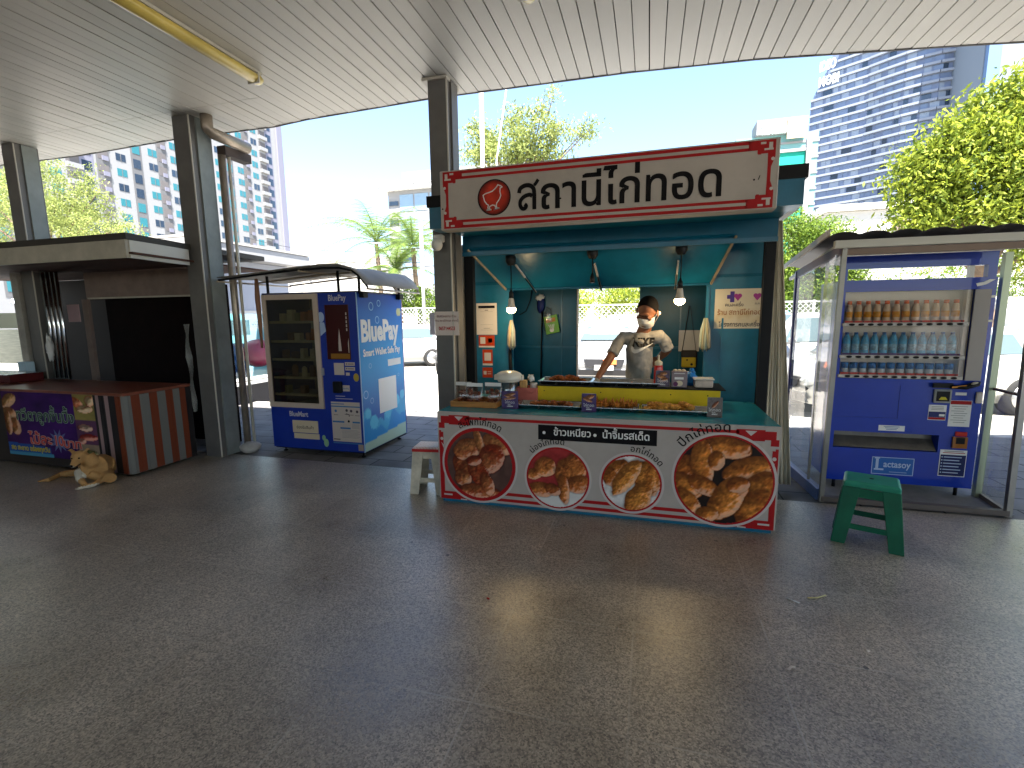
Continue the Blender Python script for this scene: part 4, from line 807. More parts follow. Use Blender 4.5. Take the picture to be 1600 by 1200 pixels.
# hanging glove bags
def hang(name, lab, u, v0, v1, wpx, Y, parts):
    a = at(u, v0, 'y', Y); b = at(u, v1, 'y', Y); W_ = abs(at(u+wpx/2, v0, 'y', Y).x-at(u-wpx/2, v0, 'y', Y).x)
    t = thing(name, lab, 'bag', (a.x, Y, b.z)); return t, a, b, W_
gl_m = mat('white plastic gloves', (.3, .29, .25), .5, var=.3, vs=8); grn = mat('pale green plastic', (.35, .42, .36), .4)
for (lab, u, v0, v1, wpx, Y) in (('bunch of white disposable gloves hanging below the left bulb', 799, 500, 549, 12, 5.12), ('bag of cream and green gloves hanging left of the scheme poster', 1103, 497, 552, 18, 5.1)):
    t, a, b, W_ = hang('glove_bag', lab, u, v0, v1, wpx, Y, 0); H_ = a.z-b.z
    for k in range(5):
        x = a.x+W_*(k-2)/6; m = MB(); pts = [(a.x+W_*(k-2)/16, Y, a.z), (x, Y-.01*(k % 2), a.z-H_*.35), (x+.004*(k-2), Y-.014*(k % 3), a.z-H_*(.78+.05*(k % 3))), (x, Y, a.z-H_*(.9+.05*(k % 2)))]
        m.tube(pts, [.008, W_/5.5, W_/5, .006], [gl_m, mat('tan elastic', (.5, .35, .2), .6), gl_m, grn, gl_m][k] if u < 900 else [grn, mat('cream gloves', (.33, .3, .2), .5), grn, MATS['cream gloves'], gl_m][k], 10, ry=[.006, .014, .014, .004]); m.build('glove', t)
# green bag with gloves picture hanging in clear bag at the rear wall
YW = YR-.04
t, a, b, W_ = hang('glove_packet', 'green packet of disposable gloves in a clear bag hanging on the rear wall', 862, 492, 522, 24, YW, 0)
m = MB(); c_ = Vector((a.x, YW, (a.z+b.z)/2)); ex, ez = Vector((.085, 0, .018)), Vector((-.02, 0, .11)); m.obox(c_, ex, (0, .012, 0), ez, mat('green packet', (.16, .42, .06), .4)); m.build('packet', t, bev=.004)
P = PL(c_+Vector((0, -.0125, 0)), ex, ez-ex*(ez.dot(ex)/ex.length_squared)); m = MB()
P.rect(m, -.06, .06, .03, .08, mat('orange print', (.55, .25, .05), .5)); P.disc(m, -.01, -.065, .028, wp, .001, 16)
for k in range(4): P.line(m, [(-.02+.012*k, -.05), (-.035+.022*k, .0)], .009, wp)
m.build('print', t); m = MB(); m.ell((a.x-.05, YW, a.z-.06), (.07, .03, .14), film, 16, 12, disp=.4, ds=2); m.build('clear_bag', t)
t = thing('spray_can', 'dark blue bag with a white top hanging on a hook on the rear wall', 'bag', at(845, 475, 'y', YW)); p = at(845, 470, 'y', YW)
m = MB(); m.ell((p.x, YW, p.z-.05), (.05, .03, .1), mat('navy cloth', (.01, .02, .12), .5), disp=.3); m.build('pouch', t); m = MB(); m.ell((p.x-.005, YW, p.z+.04), (.055, .03, .04), mat('grey white plastic', (.6, .62, .62), .4), disp=.5, ds=2); m.build('top', t); t.name = 'hanging_pouch'
# cable on rear wall
m = MB(); P0 = [(847, 485), (846, 540), (845, 592)]; m.tube([at(u, v, 'y', YW-.005) for u, v in P0], .009, black, 8)
m2 = [(831, 452), (829, 468), (822, 486), (812, 492)]; solo(m, 'broom', 'thin black pole standing against the rear wall, left of the window', 'pole')
m = MB(); m.tube([at(u, v, 'y', YW-.02) for u, v in m2], .006, black, 8); solo(m, 'cable', 'short black cable hanging from the left flap stay', 'cable')
m = MB(); m.tube([at(u, v, 'y', 5.16) for u, v in ((797, 545), (798, 575), (798, 610))], .02, black, 10); solo(m, 'black_pole', 'short black pole at the inner edge of the left kiosk panel', 'pole')
# yellow shoulder bag and white paper behind on the right of the rear wall
t, P, w_, h_ = flatcard('wall_paper_sheet', 'blank white paper pinned on the rear wall behind the yellow shoulder bag', 'paper', 1061, 516, 1092, 549, YW, mat('white paper', (.6, .6, .62), .7))
p = at(1076, 562, 'y', YW-.05); t = thing('shoulder_bag', 'small yellow shoulder bag hanging by black straps on the rear wall', 'bag', (p.x, YW-.05, p.z-.1)); yb = mat('yellow bag', (.5, .37, .02), .45)
m = MB(); m.box(p.x-.08, p.x+.08, YW-.09, YW-.04, p.z-.09, p.z+.06, yb); m.build('pouch', t, bev=.02, seg=3); m = MB(); m.box(p.x-.085, p.x+.085, YW-.1, YW-.035, p.z+.03, p.z+.11, mat('dark leather', (.03, .025, .025), .5)); m.build('flap', t, bev=.01)
h0 = at(1078, 478, 'y', YW-.05)
for s_ in (-1, 1): m = MB(); m.bar((h0.x+.005*s_, YW-.05, h0.z), (p.x+.075*s_, YW-.055, p.z+.1), .022, .004, black); m.build('strap', t)
m = MB(); P = PL((p.x, YW-.092, p.z)); P.disc(m, -.02, .0, .01, black, .001, 12); P.disc(m, .03, -.05, .014, black, .001, 12); m.build('badge', t)
# ============================================================ VENDOR
def remesh(mb, name, m, vox=.008, smooth=6, parent=None):
    o = mb.build(name, parent, recalc=False)
    r = o.modifiers.new('r', 'REMESH'); r.mode = 'VOXEL'; r.voxel_size = vox; r.use_smooth_shade = True
    s = o.modifiers.new('s', 'SMOOTH'); s.factor = .5; s.iterations = smooth
    bpy.context.view_layer.update(); dg = bpy.context.evaluated_depsgraph_get()
    me = bpy.data.meshes.new_from_object(o.evaluated_get(dg)); o.modifiers.clear(); o.data = me; me.materials.clear(); me.materials.append(m)
    for p in me.polygons: p.use_smooth = True
    return o
skin = mat('brown skin', (.23, .095, .05), .5, var=.08, vs=12); shirt = mat('grey cotton', (.3, .285, .265), .85, var=.07, vs=30, bump=.25, bs=14)
YV = 5.0
def q(u, v, y=YV): return at(u, v, 'y', y)
V = thing('person', 'man in a grey t-shirt and white face mask, looking down and reaching to a tray', 'person', (q(1000, 590).x, YV, .1))
Hc = q(1011, 488, 4.93); HS = 1.13; RH = Matrix.Rotation(rad(-14), 3, 'Z') @ Matrix.Rotation(rad(9), 3, 'Y') @ Matrix.Rotation(rad(30), 3, 'X')  # faces -Y, chin tucked
def hp(x, y, z): return Hc+RH @ (Vector((x, y, z))*HS)
b = MB()
b.ell(hp(0, .02, .035), (.094, .115, .11), skin, 24, 16, R=RH); b.ell(hp(0, -.035, -.035), (.077, .082, .093), skin, 20, 14, R=RH); b.ell(hp(0, -.055, -.085), (.042, .045, .035), skin, R=RH)
b.ell(hp(0, -.092, .03), (.06, .02, .014), skin, R=RH); b.ell(hp(0, -.108, -.015), (.012, .018, .024), skin, R=RH); b.ell(hp(0, -.115, -.03), (.016, .012, .012), skin, R=RH)
for s_ in (-1, 1): b.ell(hp(.05*s_, -.085, -.01), (.022, .02, .016), skin, R=RH); b.ell(hp(.09*s_, .01, -.005), (.012, .024, .034), skin, R=RH); b.ell(hp(.035*s_, -.1, .008), (.016, .012, .01), skin, R=RH)
nb_ = q(1003, 519, 5.03); b.tube([hp(0, .03, -.03), hp(0, .03, -.09), nb_+Vector((0, 0, -.05))], [.06, .058, .075], skin, 18)
chest = q(999, 552, 5.03); waist = q(997, 590, 5.03); hip = Vector((waist.x, 5.04, .98))
b.tube([nb_+Vector((0, 0, .0)), nb_+Vector((0, 0, -.06)), chest, waist, hip, Vector((hip.x, 5.04, .86))], [.06, .1, .16, .13, .14, .13], skin, 24, ry=[.055, .06, .085, .08, .09, .09])
for s_ in (-1, 1): x = hip.x+.09*s_; b.tube([(x, 5.04, .93), (x+.01*s_, 5.02, .5), (x+.01*s_, 5.05, .18)], [.09, .06, .045], skin, 14); b.ell((x+.01*s_, 5.0, .14), (.045, .12, .035), skin)
# arms (viewer left reaches forward, viewer right bent to the back)
SL = q(972, 527, 5.02); EL = q(955, 556, 4.88); WL_ = q(933, 592, 4.62); SR = q(1033, 524, 5.03); ER = q(1043, 547, 5.1); WR = q(1029, 560, 5.2)
b.tube([nb_+Vector((0, 0, -.07)), SL, SL.lerp(EL, .5), EL, EL.lerp(WL_, .35), WL_], [.03, .036, .04, .043, .043, .028], skin, 16)
b.tube([nb_+Vector((0, 0, -.07)), SR, SR.lerp(ER, .5), ER, ER.lerp(WR, .35), WR], [.03, .036, .04, .044, .043, .03], skin, 16)
# left hand: palm, four fingers and thumb over the tray edge
dn = (q(927, 600, 4.55)-WL_).normalized(); sd_ = dn.cross(Vector((0, -1, 0))).normalized()
def hand(b, W, dn, sd, pn, m_, curl=1):
    b.tube([W, W+dn*.04, W+dn*.085], [.028, .04, .036], m_, 14, ry=[.02, .016, .013], up=pn)
    for k, L in enumerate((.07, .078, .073, .056)):
        o = W+dn*.08+sd*(-.027+.018*k); a = dn*.9+sd*(-.12+.08*k); c = (pn*-1)
        b.tube([o, o+a*L*.42, o+a*L*.72+c*.012*curl, o+a*L*.9+c*.032*curl], [.0095, .0088, .0082, .007], m_, 10)
    o = W+dn*.03-sd*.03; b.tube([o, o+dn*.03-sd*.022-pn*.008, o+dn*.055-sd*.026-pn*.02], [.012, .0105, .0085], m_, 10)
hand(b, WL_, dn, sd_, Vector((0, -.8, .6)).normalized(), skin)
dr_ = (q(1018, 566, 5.2)-WR).normalized(); hand(b, WR, dr_, Vector((0, 0, 1)), Vector((0, 1, 0)), skin)
body = remesh(b, 'body', skin, .0065, 5, V)
# glove on the reaching hand
g = MB(); gb = MB(); hand(gb, WL_+dn*.012, dn, sd_*1.1, Vector((0, -.8, .6)).normalized(), gl_m); gl = remesh(gb, 'glove', gl_m, .005, 2, V)
sv = gl.modifiers.new('puff', 'DISPLACE'); sv.strength = .005; sv.mid_level = 0
# shirt: torso and sleeves
s = MB(); up_ = nb_+Vector((0, 0, .0))
s.tube([nb_+Vector((0, .0, -.005)), nb_+Vector((0, 0, -.035)), nb_+Vector((0, 0, -.075)), chest+Vector((0, 0, .03)), chest+Vector((0, 0, -.06)), waist, Vector((waist.x, 5.03, 1.0)), Vector((waist.x, 5.03, .86))], [.075, .12, .19, .215, .205, .182, .185, .19], shirt, 28, ry=[.075, .09, .11, .135, .13, .125, .13, .13])
s.tube([nb_+Vector((-.03, 0, -.075)), SL+Vector((0, 0, -.008)), SL.lerp(EL, .45), SL.lerp(EL, .93)], [.08, .07, .062, .062], shirt, 18)
s.tube([nb_+Vector((.03, 0, -.075)), SR+Vector((0, 0, -.008)), SR.lerp(ER, .45), SR.lerp(ER, .95)], [.08, .07, .062, .064], shirt, 18)
sh = remesh(s, 'shirt', shirt, .008, 8, V)
# wrinkles
tx = bpy.data.textures.new('folds', 'CLOUDS'); tx.noise_scale = .1; dsp = sh.modifiers.new('folds', 'DISPLACE'); dsp.texture = tx; dsp.strength = .03; dsp.mid_level = .5
bpy.context.view_layer.update(); me = bpy.data.meshes.new_from_object(sh.evaluated_get(bpy.context.evaluated_depsgraph_get())); sh.modifiers.clear(); sh.data = me
for p_ in me.polygons: p_.use_smooth = True
off = wloc(sh); bv = BVHTree.FromPolygons([v.co+off for v in me.vertices], [tuple(p_.vertices) for p_ in me.polygons])
def onshirt(lift):
    def f(a, c):
        h = bv.ray_cast(Vector((a, 4.2, c)), Vector((0, 1, 0)))
        return (h[0]+Vector((0, -lift, 0))) if h[0] else Vector((a, 4.9, c))
    return f
c0 = q(1006, 535, 4.9); m = MB(); blk = mat('black shirt print', (.012, .012, .012), .6); P = PL((0, 4.9, 0))
P.text(m, 'NIKE', c0.x-.005, c0.z-.035, .11, blk, off=.06, width=.21, fn=onshirt(.016)); m.build('shirt_print', sh)
sw = [(-.105, .0), (-.11, -.03), (-.1, -.06), (-.075, -.073), (-.045, -.066), (.0, -.04), (.06, -.005), (.115, .03), (.04, .0), (-.02, -.022), (-.06, -.034), (-.08, -.03), (-.088, -.015)]
m = MB(); f = onshirt(.02); n_ = len(sw); 
def strip(mb, outer, inner, fn, mm):
    V_ = [fn(a, b_) for a, b_ in outer+inner]; k = len(outer); mb.add(V_, [(i, i+1, k+i+1, k+i) for i in range(k-1)], mm)
def lerp_poly(pts, n):
    out = []
    for i in range(n):
        t_ = i/(n-1)*(len(pts)-1); j = min(int(t_), len(pts)-2); fr_ = t_-j; out.append((c0.x-.01+pts[j][0]*(1-fr_)+pts[j+1][0]*fr_, c0.z-.03+pts[j][1]*(1-fr_)+pts[j+1][1]*fr_))
    return out
strip(m, lerp_poly(sw[:8], 24), lerp_poly([(-.105, .0), (-.093, -.01), (-.086, -.022), (-.072, -.034), (-.05, -.034), (-.02, -.022), (.04, .0), (.115, .03)], 24), f, mat('white shirt print', (.66, .64, .6), .6)); m.build('swoosh_print', sh)
# hair, eyes, mask
hm = MB(); hr = []
for i in range(15):
    f_ = i/14; ring = []
    for j in range(36):
        ph = 2*math.pi*j/36; front = max(0, -math.sin(ph)); side = abs(math.cos(ph)); lim = rad(114)-rad(66)*front**.7+rad(16)*(side**6)*(1 if math.sin(ph) < .2 else .3)
        th2 = lim*f_
        ring.append(hp(.0885*math.sin(th2)*math.cos(ph), .019+.108*math.sin(th2)*math.sin(ph), .036+.1035*math.cos(th2)))
    hr.append(ring)
hm.loft(hr, mat('short black hair', (.006, .005, .005), .85, bump=.6, bs=150, spec=.1), caps=False); ho = hm.build('hair', body); mo = ho.modifiers.new('t', 'SOLIDIFY'); mo.thickness = .004
m = MB(); ey = mat('dark eye', (.02, .015, .012), .3)
for s_ in (-1, 1): m.ell(hp(.034*s_, -.108, .0), (.014, .006, .004), ey, 10, 6, R=RH); m.ell(hp(.036*s_, -.112, .026), (.02, .004, .003), MATS['short black hair'], 10, 6, R=RH)
m.build('eyes', body)
mk = mat('white face mask', (.72, .69, .65), .7, bump=.2, bs=40); G = []
for j in range(15):
    v = j/14; row = []
    for i in range(25):
        a = rad(-74+148*i/24); ca = math.cos(a); top = .012*ca**4-.012; zz = top-(.118-.03*(1-ca))*v
        r_ = .082*(1-.12*v*v); dep = (.112+.03*ca**5*math.exp(-((v-.22)/.3)**2)-.03*max(0, v-.55)*2)+.003*math.sin(v*20)
        row.append(hp(r_*math.sin(a), .012-dep*ca**.75, zz))
    G.append(row)
m = MB(); m.grid(G, mk); mo_ = m.build('face_mask', V); md = mo_.modifiers.new('t', 'SOLIDIFY'); md.thickness = .003
for s_ in (-1, 1): m = MB(); m.tube([hp(.074*s_, -.03, -.03), hp(.094*s_, .0, .012), hp(.1*s_, .025, .01), hp(.096*s_, .025, -.03), hp(.072*s_, -.02, -.09)], .0025, mk, 6); m.ell(hp(.1*s_, .015, -.0), (.014, .012, .017), mk, disp=.6, ds=3); m.build('ear_loop', mo_)
m = MB(); tr_ = mat('dark trousers', (.03, .03, .04), .8); m.tube([(waist.x, 5.04, .9), (waist.x, 5.04, .82)], [.18, .17], tr_, 20, ry=[.12, .11])
for s_ in (-1, 1): x = hip.x+.09*s_; m.tube([(x, 5.04, .9), (x+.01*s_, 5.02, .5), (x+.01*s_, 5.05, .17)], [.1, .08, .07], tr_, 14)
m.build('trousers', V)
# ============================================================ BLUE PAYMENT MACHINE (left)
blu = mat('royal blue enamel', (.006, .03, .28), .3, var=.1, vs=2, coat=.3); lblu = mat('light blue vinyl', (.03, .3, .75), .35, coat=.2)
BX0, BX1, BY0, BY1, BZ = -4.47, -3.175, 4.77, 5.78, 1.935
T = thing('vending_machine', 'blue payment kiosk vending machine with glass shop window, left of the central pillar', 'vending machine', ((BX0+BX1)/2, 5.27, 0))
cream_f = mat('beige frame', (.5, .4, .33), .45, var=.06)
wx0, wx1, wz0, wz1 = -4.44, -3.71, .6, 1.9
m = MB()
m.box(BX0, wx0, BY0, BY0+.03, .07, BZ, blu); m.box(wx1, BX1-.002, BY0, BY0+.03, .07, BZ, blu); m.box(wx0, wx1, BY0, BY0+.03, .07, wz0, blu); m.box(wx0, wx1, BY0, BY0+.03, wz1, BZ, blu)
m.box(BX0, BX0+.02, BY0+.03, BY1, .07, BZ, blu); m.box(BX1-.02, BX1-.002, BY0+.03, BY1, .07, BZ, blu); m.box(BX0, BX1-.002, BY1, BY1+.02, .07, BZ, blu); m.box(BX0, BX1-.002, BY0, BY1, BZ, BZ+.015, mat('dark top', (.03, .035, .05), .5)); m.box(BX0, BX1-.002, BY0+.03, BY1, .05, .07, black)
m.box(wx1+.0, wx1+.02, BY0+.03, BY1-.1, .5, BZ-.01, mat('inner grey', (.42, .42, .36), .5)); m.box(BX0+.021, wx1, BY1-.2, BY1-.18, .5, BZ-.01, MATS['inner grey']); m.box(BX0+.021, wx1, BY0+.031, BY1-.2, .5, .55, MATS['inner grey'])
m.build('cabinet', T)
m = MB()
for a, b, c, d in ((wx0-.02, wx0+.035, wz0-.02, wz1+.03), (wx1-.035, wx1+.025, wz0-.02, wz1+.03)): m.box(a, b, BY0-.025, BY0-.002, c, d, cream_f)
m.box(wx0+.036, wx1-.036, BY0-.024, BY0-.002, wz1-.03, wz1+.03, cream_f); m.box(wx0+.036, wx1-.036, BY0-.024, BY0-.002, wz0-.02, wz0+.04, cream_f); fr_o = m.build('window_frame', T)
m = MB(); m.box(wx0+.036, wx1-.036, BY0-.012, BY0-.008, wz0+.04, wz1-.03, clear('machine window glass', (.6, .58, .48), .07, .02, wob=.12)); m.build('window_pane', T)
for i, z in enumerate((.72, .93, 1.15, 1.37, 1.6)):
    m = MB(); m.box(BX0+.03, wx1-.01, BY0+.06, BY0+.5, z, z+.008, alu); m.box(BX0+.03, wx1-.01, BY0+.055, BY0+.06, z-.01, z+.02, mat('shelf lip', (.6, .58, .5), .4)); m.build('shelf', T)
prods = [mat('white pack', (.7, .68, .62), .5), mat('orange pack', (.6, .2, .03), .5), mat('brown pack', (.2, .1, .05), .5), mat('olive pack', (.25, .27, .12), .5)]
rs = random.Random(4)
for i, z in enumerate((.728, .938, 1.158, 1.378, 1.608)):
    x = BX0+.12+.1*(i % 2)
    while x < wx1-.1:
        h = rs.uniform(.08, .15); w_ = rs.uniform(.05, .09); c = prods[1 if i > 2 and x > -4.1 else rs.choice((0, 0, 2, 3))]
        if rs.random() < .8:
            m = MB(); m.box(x, x+w_, BY0+.12, BY0+.2, z, z+h, c) if i != 1 else m.lathe((x+w_/2, BY0+.16, z), [(0, 0), (w_/2.2, 0), (w_/2.2, h*.8), (w_/5, h), (0, h)], c, 12)
            solo(m, 'packaged_snack', 'small packet or bottle on a shelf inside the blue payment machine', 'snack', 'goods inside the blue payment machine', bev=.004)
        x += w_+rs.uniform(.02, .09)
F_ = PL((0, BY0-.0005, 0)); sil = mat('silver lettering', (.5, .48, .55), .4)
m = MB(); F_.text(m, 'BluePay', -3.43, 1.845, .095, sil, off=.02, width=.235); m.build('lettering', T)
m = MB(); F_.text(m, 'BlueMart', -4.07, .47, .085, sil, off=.03, width=.27); m.build('lettering', T)
sx0, sx1, sz0, sz1 = -3.60, -3.285, 1.17, 1.8
m = MB(); m.box(sx0, sx1, BY0-.008, BY0-.001, sz0, sz1, mat('dark red screen', (.04, .003, .003), .3, spec=.2)); scr = m.build('screen', T, bev=.003)
SP = PL((0, BY0-.0085, 0)); m = MB(); SP.poly(m, [(-3.44, 1.27), (-3.4, 1.27), (-3.405, 1.36), (-3.415, 1.48), (-3.42, 1.53), (-3.43, 1.45), (-3.438, 1.36)], mat('pale screen picture', (.5, .42, .38), .4)); SP.rect(m, sx0+.05, sx1-.01, sz0+.01, sz0+.07, mat('amber screen picture', (.25, .11, .01), .4))
for k in range(5): SP.rect(m, -3.325, -3.31, 1.5+.045*k, 1.53+.045*k, MATS['pale screen picture'])
SP.poly(m, [(-3.31, 1.25), (-3.3, 1.25), (-3.3, 1.42), (-3.312, 1.36)], MATS['pale screen picture']); m.build('screen_picture', scr)
# notices on the front
pn = mat('beige notice', (.52, .45, .4), .5); pb = mat('notice blue print', (.05, .16, .36), .5); pd = mat('notice dark print', (.07, .05, .07), .5)
m = MB(); F_.rect(m, -3.525, -3.39, .99, 1.13, pn, .001)
for k in range(3): F_.rect(m, -3.375, -3.245, 1.1-.055*k, 1.14-.055*k, pn, .001) if k < 2 else F_.rect(m, -3.37, -3.32, .985, 1.02, pn, .001)
F_.disc(m, -3.355, 1.12, .008, pd, .002, 10); F_.rect(m, -3.34, -3.26, 1.116, 1.124, pd, .002); F_.disc(m, -3.355, 1.065, .008, pd, .002, 10); F_.rect(m, -3.34, -3.26, 1.06, 1.068, pd, .002)
m.build('sticker', T); m = MB(); F_.disc(m, -3.235, .965, .036, mat('yellow round sticker', (.45, .32, .04), .4), .002, 20, ry=.048); m.build('round_sticker', T)
m = MB(); m.box(-3.53, -3.42, BY0-.05, BY0-.001, .78, .915, black); m.build('card_reader', T, bev=.008); m = MB(); m.box(-3.415, -3.33, BY0-.012, BY0-.001, .8, .87, pn); F_.text(m, 'BluePay', -3.372, .825, .025, pb, h=.0125, off=.02); m.build('sticker', T)
m = MB(); F_.rect(m, -3.53, -3.4, .735, .742, sil); F_.rect(m, -3.53, -3.3, .705, .712, sil); m.build('caption_lines', T)
m = MB(); F_.rect(m, -3.6, -3.21, .12+.07, .67, pn, .001)
F_.rect(m, -3.6, -3.21, .608, .622, pb, .002); F_.rect(m, -3.6, -3.42, .64, .65, pb, .002); F_.rect(m, -3.59, -3.43, .42, .44, pb, .002); F_.rect(m, -3.32, -3.22, .42, .44, pb, .002); F_.rect(m, -3.49, -3.35, .345, .365, pb, .002); F_.rect(m, -3.6, -3.2, .165, .18, pb, .002); F_.rect(m, -3.59, -3.5, .245, .34, pd, .002) if False else F_.rect(m, -3.59, -3.5, .21, .222, pd, .002)
for a, b in ((-3.54, .56), (-3.39, .57), (-3.33, .565), (-3.25, .56)): F_.disc(m, a, b, .017, pb if a < -3.5 else pd, .002, 10); F_.rect(m, a-.03, a+.03, b-.05, b-.045, pd, .002)
F_.line(m, [(-3.4, .53), (-3.36, .52), (-3.36, .5)], .01, pd, .002); F_.disc(m, -3.37, .44, .015, ink, .002, 10)
for k in range(7): F_.rect(m, -3.47, -3.25+.02*(k % 2), .33-.015*k, .333-.015*k, grey_p, .002)
for k in range(5): F_.rect(m, -3.33, -3.23, .405-.012*k, .408-.012*k, grey_p, .002)
m.build('instruction_sheet', T)
m = MB(); m.box(-4.16, -3.8, BY0-.012, BY0-.001, .27, .42, mat('cream flap', (.6, .5, .35), .4)); m.box(-4.15, -3.79, BY0-.01, BY0-.001, .195, .26, MATS['cream flap']); fl_ = m.build('pickup_flap', T); m = MB(); F_.text(m, 'ช่องรับสินค้า', -3.98, .32, .05, pd, off=.012, h=.0135, width=.25); m.build('lettering', fl_)
m = MB(); m.ell((-3.7, BY0-.002, .16), (.035, .003, .05), mat('pale green sticker', (.25, .45, .25), .5)); m.ell((-3.73, BY0-.002, .22), (.025, .003, .035), MATS['pale green sticker']); m.build('sticker', T)
m = MB(); F_.rect(m, -3.26, -3.19, .06+.03, .165, mat('tan sticker', (.35, .27, .22), .6)); m.build('sticker', T)
m = MB(); m.box(-3.69, -3.655, BY0-.03, BY0-.001, .98, 1.07, mat('grey lock', (.3, .3, .32), .4)); m.build('lock', T, bev=.008)
m = MB(); lb = mat('pale blue mascot shape', (.35, .45, .65), .45); F_.disc(m, -3.66, 1.66, .045, lb, .0012, 20, ry=.06); F_.poly(m, [(-3.68, 1.6), (-3.62, 1.6), (-3.6, 1.5), (-3.68, 1.44)], lb, .0013); m.build('sticker', T)
# side banner (faces +X)
Sd = PL((BX1, BY0, 0), (0, 1, 0), (0, 0, 1)); D_ = BY1-BY0
def side_rgb(U, V):
    a = np.array((.012, .09, .5)); b = np.array((.02, .3, .68)); c = np.array((.03, .42, .8)); 
    mid = np.exp(-((V-.55)/.28)**2); C = a*(1-mid[..., None])+(b*(1-U[..., None]*.5)+c*U[..., None]*.5)*mid[..., None]
    top = np.clip((V-.9)*8, 0, 1)[..., None]; C = C*(1-top)+np.array((.01, .06, .4))*top
    hill = .2+.05*np.sin(U*9+1)+.03*np.sin(U*21); cl = V < hill+.06*(U > .45)
    C = np.where(cl[..., None], np.array((.05, .45, .8))*(.8+.3*vnoise(U, V, 6, 2)[..., None]), C)
    C = np.where((V < hill-.05)[..., None], np.array((.02, .3, .72)), C); C = np.where(((V < .05+.04*U))[..., None], np.array((.45, .62, .5)), C)
    for cx, cy, r in ((.22, .17, .07), (.1, .24, .05), (.55, .2, .06), (.78, .27, .06), (.66, .33, .04), (.93, .3, .05)):
        dd = (U-cx)**2+((V-cy)*1.9)**2 < r*r*1.6; C = np.where(dd[..., None], np.array((.1, .58, .88)), C)
    dd = (U-.93)**2+((V-.89)*1.9)**2 < .003; C = np.where(dd[..., None], np.array((.6, .6, .3)), C)
    return C
painted('side_banner', T, lambda u, v: Sd.p(.01+u*(D_-.02), .075+v*(BZ-.09), .0015), side_rgb, 60, 100, vink)
m = MB(); Sd.text(m, 'BluePay', .44*D_+.02, 1.38, .34, wp, off=.045, width=D_*.84, h=.004); m.build('lettering', T); m = MB(); Sd.text(m, 'Smart Wallet Safe Pay', .49*D_, 1.2, .115, wp, off=.035, width=D_*.84, h=.004); m.build('lettering', T)
m = MB(); Sd.rect(m, .6*D_, .92*D_, 1.035, 1.12, wp, .003); m.build('white_label', T); m = MB(); Sd.rect(m, .36*D_, .78*D_, .47, .9, wp, .003); m.build('white_card', T)
m = MB(); bb = mat('pale bubble outline', (.25, .55, .85), .4)
for u, v, r in ((.28, 1.78, .05), (.45, 1.82, .04), (.2, 1.08, .03), (.08, .75, .05), (.2, .66, .035), (.85, .9, .02), (.75, 1.12, .02), (.4, 1.62, .045)): Sd.ring(m, u*D_, v, r*.8, r, bb, .003)
m.build('bubble_print', T)
m = MB(); m.box(BX1-.004, BX1+.004, BY0-.006, BY0+.004, .07, BZ, mat('bright edge strip', (.35, .55, .75), .3)); m.build('edge_trim', T)
for x, y in ((BX0+.1, BY0+.08), (BX1-.06, BY0+.06), (BX1-.06, BY1-.1), (BX0+.1, BY1-.1)): m = MB(); m.lathe((x, y, 0), [(0, 0), (.028, 0), (.028, .012), (.01, .02), (.01, .06), (0, .06)], black, 12); m.build('foot', T)
# arched awning above it
aw = thing('awning', 'arched grey tarpaulin awning on black frames above the blue payment machine', 'awning', (-3.8, 5.2, 1.95)); grid = []; tarp = mat('grey tarpaulin', (.3, .28, .25), .7, var=.15, vs=2, bump=.2, bs=6)
L0, L1 = at(338, 434, 'y', 4.5), at(535, 418, 'y', 4.5)
prof = [(-4.83, 2.135), (-4.5, 2.16), (-4.1, 2.19), (-3.7, 2.215), (-3.4, 2.22), (-3.2, 2.215), (-3.05, 2.18), (-2.95, 2.11), (-2.86, 2.0)]
for j in range(9):
    y = 4.5+1.2*j/8; grid.append([(x+.0, y+.0, z-.008*math.sin(j*1.3+i)-.008*abs(math.sin(j*math.pi/4))) for i, (x, z) in enumerate(prof)])
m = MB(); m.grid(grid, tarp); o = m.build('tarpaulin', aw); md = o.modifiers.new('t', 'SOLIDIFY'); md.thickness = .006
for y in (4.52, 5.1, 5.68): m = MB(); m.tube([(x, y, z-.035) for x, z in prof], .012, black if y < 5 else mat('tan tube', (.4, .33, .25), .4), 8); m.build('hoop', aw)
for i in (0, 3, 6, 8): m = MB(); m.tube([(prof[i][0], 4.5, prof[i][1]-.05), (prof[i][0], 5.7, prof[i][1]-.05)], .01, MATS['tan tube'], 8); m.build('rail', aw)
for x, y, z in ((-4.4, BY0+.03, 2.15), (-3.42, BY0+.03, 2.18), (-3.17, BY0+.06, 2.18), (-3.17, BY1-.05, 2.15)): m = MB(); m.tube([(x, y, BZ-.02), (x, y, z)], .016, black, 8); m.build('strut', aw)
for y in (BY0+.1, BY1-.08): m = MB(); m.box(BX1-.0, BX1+.06, y-.05, y+.05, BZ-.06, BZ+.01, black); m.build('clamp', aw, bev=.006)
m = MB(); m.tube([(BX0-.03, BY0-.03, 2.12), (BX0-.035, BY0-.03, 1.9), (BX0-.02, BY0-.04, 1.6), (BX0-.03, BY0-.03, 1.3)], [.02, .03, .024, .012], mat('rolled brown blind', (.25, .13, .08), .8), 10); m.build('rolled_blind', aw)
